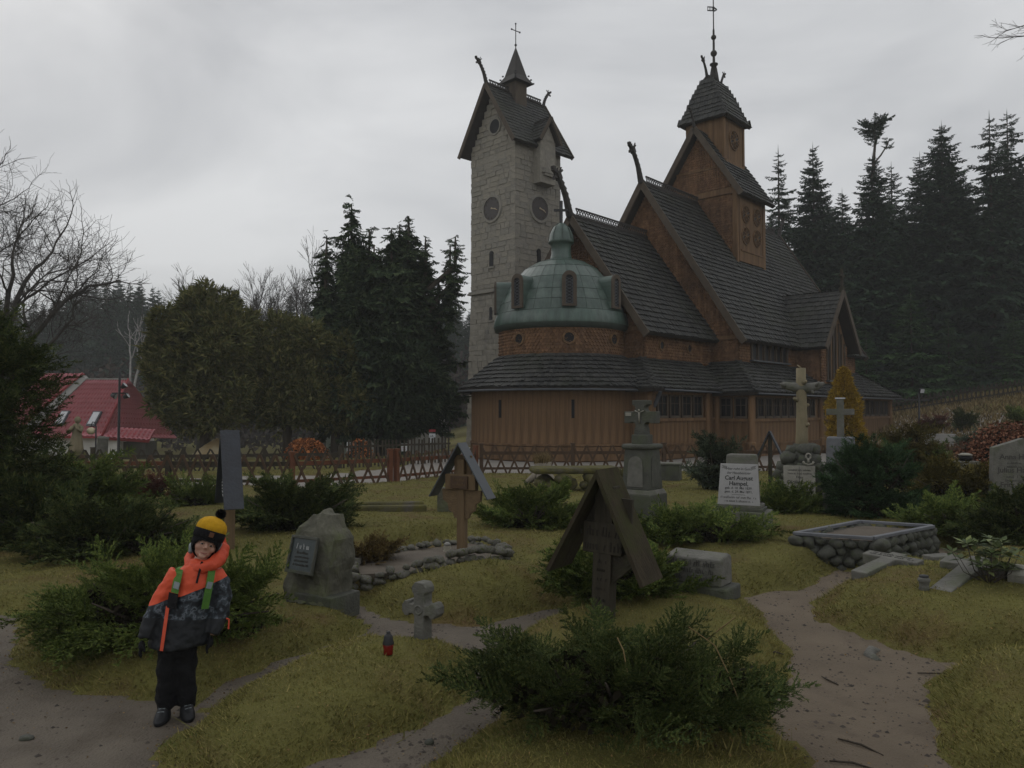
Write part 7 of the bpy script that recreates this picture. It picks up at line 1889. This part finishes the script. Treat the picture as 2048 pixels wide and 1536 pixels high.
# body: one continuous figure
b = MB()
ell_rings(b, [(.02, 0, .42, .075, .06), (.03, 0, .5, .085, .07), (.07, 0, .65, .09, .07), (.1, 0, .78, .1, .07), (.12, 0, .85, .09, .06), (.14, 0, .89, .045, .045), (.155, -.005, .93, .042, .042), (.165, -.01, .97, .045, .045)])
for sx, x0 in ((-1, -.032), (1, .07)): b.tube([(x0 * .9 + .005, 0, .44), (x0, -.0, .25), (x0 - .0, .008, .08), (x0, .006, .06)], [.048, .036, .03, .028], 12)
for pts, rs in (([(.03, 0, .83), (-.06, 0, .7), (-.135, -.01, .58), (-.165, -.03, .49)], [.04, .034, .028, .02]), ([(.2, 0, .83), (.265, -.01, .7), (.245, -.03, .57), (.205, -.06, .47)], [.04, .034, .028, .02])): b.tube(pts, rs, 10)
def blob(c, r_, sc=(1, 1, 1), nu=16, nv=10):
    s_ = MB(); s_.sphere((0, 0, 0), r_, nu, nv, sc); b.add([hd(c[0] + v[0], c[1] + v[1], c[2] + v[2]) for v in s_.v], s_.f)
blob((0, 0, .01), .075, (.93, 1.02, 1.16)); blob((0, -.02, -.045), .05, (1.0, .9, .85)); blob((-.03, -.045, -.02), .03, (1, .7, .9)); blob((.03, -.045, -.02), .03, (1, .7, .9)); blob((0, -.06, -.07), .02, (1.1, .8, .8))
s_ = MB(); s_.tube([(0, -.072, .012), (0, -.083, -.008), (0, -.09, -.02)], [.006, .009, .0115], 8); s_.sphere((-.009, -.08, -.023), .007, 8, 5); s_.sphere((.009, -.08, -.023), .007, 8, 5)
b.add([hd(*v) for v in s_.v], s_.f)
person = b.build('person', M['skin'], None, True, (KX, KY, KZ), (0, 0, R(23.4)))
tag(person, 'child in an orange and charcoal jacket and yellow-black bobble hat standing on the path', 'person')
vox(person, .0045, 3, .5)
person.scale = (.93, .95, .95)
# jacket: torso, sleeves
TR = [(.03, .0, .415, .165, .125), (.03, 0, .43, .17, .13), (.045, 0, .5, .165, .128), (.07, 0, .6, .155, .122), (.1, 0, .7, .148, .118), (.115, 0, .78, .142, .108), (.125, 0, .84, .12, .09), (.135, 0, .88, .085, .075), (.145, 0, .91, .065, .066)]
b = MB(); ell_rings(b, TR, 22)
b.tube([(.025, 0, .835), (-.025, -.005, .765), (-.07, -.01, .685), (-.115, -.02, .59), (-.14, -.035, .52), (-.15, -.04, .485)], [.058, .06, .057, .052, .046, .04], 14)
b.tube([(.22, 0, .83), (.255, -.01, .75), (.265, -.02, .665), (.25, -.04, .58), (.228, -.06, .515), (.212, -.07, .475)], [.055, .059, .056, .051, .046, .04], 14)
jk = b.build('jacket', M['jacket'], person, True); vox(jk, .007, 5); wrinkle(jk, .09, .028); wrinkle(jk, .035, .01)
# collar and hood lying on the shoulders
b = MB(); pts = []
for i in range(21):
    a = 2 * PI * i / 20; pts.append((.158 + .088 * math.cos(a) + .012, .008 + .085 * math.sin(a), .905 + .024 * math.cos(a) + .036 * math.sin(a)))
b.tube(pts, [.034 + .016 * max(0, math.sin(2 * PI * i / 20)) + .012 * max(0, math.cos(2 * PI * i / 20)) for i in range(21)], 10)
b.sphere((.258, .03, .95), .045, 12, 8, (1.1, 1.1, .9)); b.sphere((.2, .1, .95), .075, 12, 8, (1.4, .8, .9)); b.sphere((.24, .07, .99), .05, 12, 8)
ell_rings(b, [(.14, -.01, .86, .1, .085), (.148, -.0, .885, .08, .076), (.152, .0, .9, .07, .068), (.154, .0, .906, .06, .06)], 18)
hdn = b.build('hood', M['orange'], person, True); vox(hdn, .006, 4); wrinkle(hdn, .05, .02)
b = MB(); b.tube([(.085, -.01, .95), (.09, .03, .985), (.12, .07, 1.0)], [.013, .015, .013], 8); b.tube([(.235, -.045, .965), (.25, -.01, .985), (.25, .03, 1.0)], [.012, .014, .012], 8); b.build('hood_lining', M['grey_tape'], person, True)
def front(x, z, off=.012):
    for (c0, y0, z0, a0, b0), (c1, y1, z1, a1, b1) in zip(TR[:-1], TR[1:]):
        if z0 <= z <= z1:
            f = (z - z0) / (z1 - z0); c, a, bb = c0 + (c1 - c0) * f, a0 + (a1 - a0) * f, b0 + (b1 - b0) * f
            q = max(0.02, 1 - ((x - c) / a) ** 2); return -bb * math.sqrt(q) - off
    return -.09
def ribbon(name, pts, w, m, off=.012, th=.006):
    vs, fs = [], []
    P = [Vector((x, front(x, z, off), z)) for x, z in pts]
    for i, p in enumerate(P):
        d = (P[min(i + 1, len(P) - 1)] - P[max(i - 1, 0)]).normalized(); s_ = d.cross(Vector((0, -1, 0))).normalized()
        for sg in (-1, 1):
            q = p + s_ * (sg * w / 2); q.y = front(q.x, q.z, off); vs += [q, q + Vector((0, -th, 0))]
    for i in range(len(P) - 1):
        k = i * 4; fs += [(k + 1, k + 3, k + 7, k + 5), (k, k + 4, k + 6, k + 2), (k, k + 1, k + 5, k + 4), (k + 2, k + 6, k + 7, k + 3)]
    fs += [(0, 2, 3, 1), (len(vs) - 4, len(vs) - 3, len(vs) - 1, len(vs) - 2)]
    b = MB(); b.add(vs, fs); return b.build(name, m, person, False)
lerp = lambda p, q, n: [(p[0] + (q[0] - p[0]) * i / n, p[1] + (q[1] - p[1]) * i / n) for i in range(n + 1)]
ribbon('zip_flap', lerp((-.035, .665), (-.065, .43), 8), .018, M['orange'], .02, .008)
ribbon('zip', lerp((.148, .905), (.118, .79), 5), .012, M['blackcloth'], .016, .005)
ribbon('backpack_strap', lerp((.025, .865), (-.0, .74), 6), .04, M['strap'], .02, .01); ribbon('backpack_strap', lerp((.205, .86), (.165, .64), 8), .042, M['strap'], .02, .01)
ribbon('reflective_patch', lerp((.014, .8), (.006, .765), 2), .03, M['grey_tape'], .034, .003); ribbon('reflective_patch', lerp((.195, .79), (.183, .755), 2), .032, M['grey_tape'], .034, .003)
ribbon('chest_pouch', lerp((-.005, .735), (-.015, .66), 4), .05, M['blackcloth'], .014, .03)
b = MB(); b.tube([(.288, -.075, .56), (.303, -.08, .555), (.3, -.085, .5)], .005, 6); b.build('zip_pull', M['orange'], person)
# backpack behind
b = MB(); ell_rings(b, [(.06, .14, .55, .11, .06), (.08, .16, .62, .125, .08), (.1, .16, .75, .125, .08), (.11, .14, .84, .1, .05)], 16); bpk = b.build('backpack', M['strap'], person, True); vox(bpk, .012, 4)
# gloves with five fingers
for (wx, wy, wz), dx, sgn in (((-.16, -.042, .48), -.02, 1), ((.217, -.07, .47), -.035, -1)):
    b = MB(); b.sphere((wx + dx * .5, wy - .004, wz - .035), .026, 12, 8, (.75, 1.0, 1.25))
    for i, (fy, L_) in enumerate(((-.02, .036), (-.007, .041), (.006, .038), (.018, .03))):
        p0 = Vector((wx + dx * .8, wy + fy, wz - .058)); b.tube([p0, p0 + Vector((dx * .25, -.002, -L_ * .5)), p0 + Vector((sgn * .006, -.006, -L_))], [.0085, .008, .0065], 8)
    b.tube([(wx + dx * .4, wy - .024, wz - .025), (wx + dx * .4 + sgn * .012, wy - .038, wz - .045), (wx + dx * .4 + sgn * .014, wy - .04, wz - .062)], [.0095, .009, .007], 8)
    g_ = b.build('glove', M['blackcloth'], person, True); vox(g_, .0035, 2)
# trousers
b = MB(); ell_rings(b, [(.02, .005, .36, .1, .08), (.025, .005, .42, .11, .085), (.03, 0, .5, .11, .085)], 18)
for x0, k in ((-.032, -1), (.07, 1)):
    b.tube([(x0 * .85 + .005, .005, .42), (x0, .0, .3), (x0 + k * .004, -.004, .2), (x0 + k * .008, .006, .13), (x0 + k * .004, .008, .075), (x0, .008, .055)], [.07, .06, .054, .057, .053, .05], 14)
tr_ = b.build('trousers', M['blackcloth'], person, True); vox(tr_, .008, 4); wrinkle(tr_, .06, .03)
for x0, a in ((-.045, R(-18)), (.075, R(8))):
    b = MB(); ell_rings(b, [(0, -.035, .0, .038, .085), (0, -.035, .02, .042, .09), (0, -.025, .045, .038, .075), (0, .0, .075, .034, .045), (0, .01, .11, .036, .04)], 16)
    bt = b.build('boot', M['boot'], person, True, (x0, 0, 0), (0, 0, a)); vox(bt, .005, 3)
    l_ = MB()
    for i in range(3): l_.tube([(-.018, -.062 + i * .018, .062 + i * .012), (.018, -.06 + i * .018, .064 + i * .012)], .003, 5)
    l_.build('lace', M['grey_tape'], bt)
# hat: black knit framing the face, yellow crown, bobble, patch
b = MB(); n, mrow = 64, 40; vs, fs = [], []
for i in range(mrow + 1):
    ph = PI * i / mrow
    for j in range(n):
        th = 2 * PI * j / n; vs.append((.078 * math.sin(ph) * math.sin(th), -.086 * math.sin(ph) * math.cos(th), .012 + .1 * math.cos(ph)))
def face_open(p): return p[1] < -.02 and abs(p[0] / .062) ** 3 + abs((p[2] + .042) / .064) ** 3 < 1
for i in range(mrow):
    for j in range(n):
        q = (i*n + j, (i+1)*n + j, (i+1)*n + (j+1) % n, i*n + (j+1) % n)
        c = sum((Vector(vs[k]) for k in q), Vector()) / 4
        if not face_open(c) and c.z > -.085: fs.append(q)
b.add([hd(*v) for v in vs], fs); ht = b.build('hat', M['knitblack'], person, True)
so_ = ht.modifiers.new('thick', 'SOLIDIFY'); so_.thickness = .008; so_.offset = 1
b = MB(); cf = MB(); cf.lathe([(.086, .022), (.092, .026), (.0945, .05), (.0925, .074), (.086, .078)], 40, cap=False); kk = MB(); kk.add([hd(v[0] * .98, v[1] * 1.06, v[2] - v[1] * .12) for v in cf.v], cf.f); kk.build('hat_cuff', M['knitblack'], ht, True)
pr = [(.085, .07), (.089, .078), (.088, .098), (.079, .122), (.06, .142), (.034, .154), (.01, .159), (.002, .16)]
k = MB(); k.lathe(pr, 96); b.add([hd(v[0] * (1 + .012 * math.cos(48 * math.atan2(v[1], v[0]))), v[1] * 1.08 * (1 + .012 * math.cos(48 * math.atan2(v[1], v[0]))), v[2] + v[1] * -.12) for v in k.v], k.f); b.build('hat_crown', M['knityellow'], ht, True)
r = np.random.default_rng(3); n = 2600; d = r.normal(0, 1, (n, 3)); d /= np.linalg.norm(d, axis=1, keepdims=True); c = np.array(hd(.02, .0, .182))
s_ = np.cross(d, r.normal(0, 1, (n, 3))); s_ /= np.linalg.norm(s_, axis=1, keepdims=True)
V = np.stack([c + d * .01 - s_ * .0016, c + d * .01 + s_ * .0016, c + d * (.034 * r.uniform(.85, 1.1, (n, 1)))], 1).reshape(-1, 3); link('bobble', np_mesh('bobble', V, np.arange(3 * n).reshape(-1, 3), M['knitblack']), ht)
b = MB(); k = MB(); k.box((0, 0, 0), (.026, .006, .027)); b.add([hd(v[0] + .004, v[1] - .1, v[2] + .064) for v in k.v], k.f); b.build('patch', M['leather'], ht)
# face features
M['eye'] = mat('eye_dark', (.02, .014, .01), None, 20, .25, spec=.5); M['eyew'] = mat('eye_white', (.5, .46, .42), None, 20, .3); M['lip'] = mat('lips', (.34, .13, .11), None, 20, .5); M['brow'] = mat('brow_hair', (.12, .075, .045), None, 20, .8)
for sx in (-.026, .026):
    b = MB(); k = MB(); k.sphere((sx, -.072, .0), .0095, 10, 7, (1.1, .5, .5)); b.add([hd(*v) for v in k.v], k.f); ey = b.build('eye', M['eyew'], person, True)
    b = MB(); k = MB(); k.sphere((sx, -.0755, .0), .0062, 10, 7, (1, .5, .95)); b.add([hd(*v) for v in k.v], k.f); b.build('iris', M['eye'], ey, True)
    b = MB(); b.tube([hd(sx - .012, -.0735, .004), hd(sx, -.0775, .0085), hd(sx + .012, -.0735, .004)], .0028, 6); b.build('eyelid', M['skin'], ey, True)
    b = MB(); b.tube([hd(sx - .014, -.073, .017), hd(sx, -.0765, .0215), hd(sx + .014, -.0725, .018)], .0026, 6); b.build('eyebrow', M['brow'], person, True)
b = MB(); b.tube([hd(-.02, -.0705, -.049), hd(-.008, -.0765, -.0505), hd(.008, -.0765, -.0505), hd(.02, -.0705, -.048)], [.0018, .0034, .0034, .0018], 6); b.build('mouth', M['lip'], person, True)

# ------------------------------------------------------------------ mist
hb = MB(); hb.box((0, 330, 33), (1000, 760, 90))
hz_o = hb.build('haze', None); tag(hz_o, 'thin grey mist over the whole place', 'haze', kind='stuff')
hm_ = bpy.data.materials.new('haze'); hm_.use_nodes = True
N = hm_.node_tree.nodes; N.clear()
om = N.new('ShaderNodeOutputMaterial'); pv = N.new('ShaderNodeVolumePrincipled')
pv.inputs['Color'].default_value = (0.86, 0.88, 0.9, 1); pv.inputs['Density'].default_value = 0.001
hm_.node_tree.links.new(pv.outputs[0], om.inputs['Volume'])
hz_o.data.materials.append(hm_)
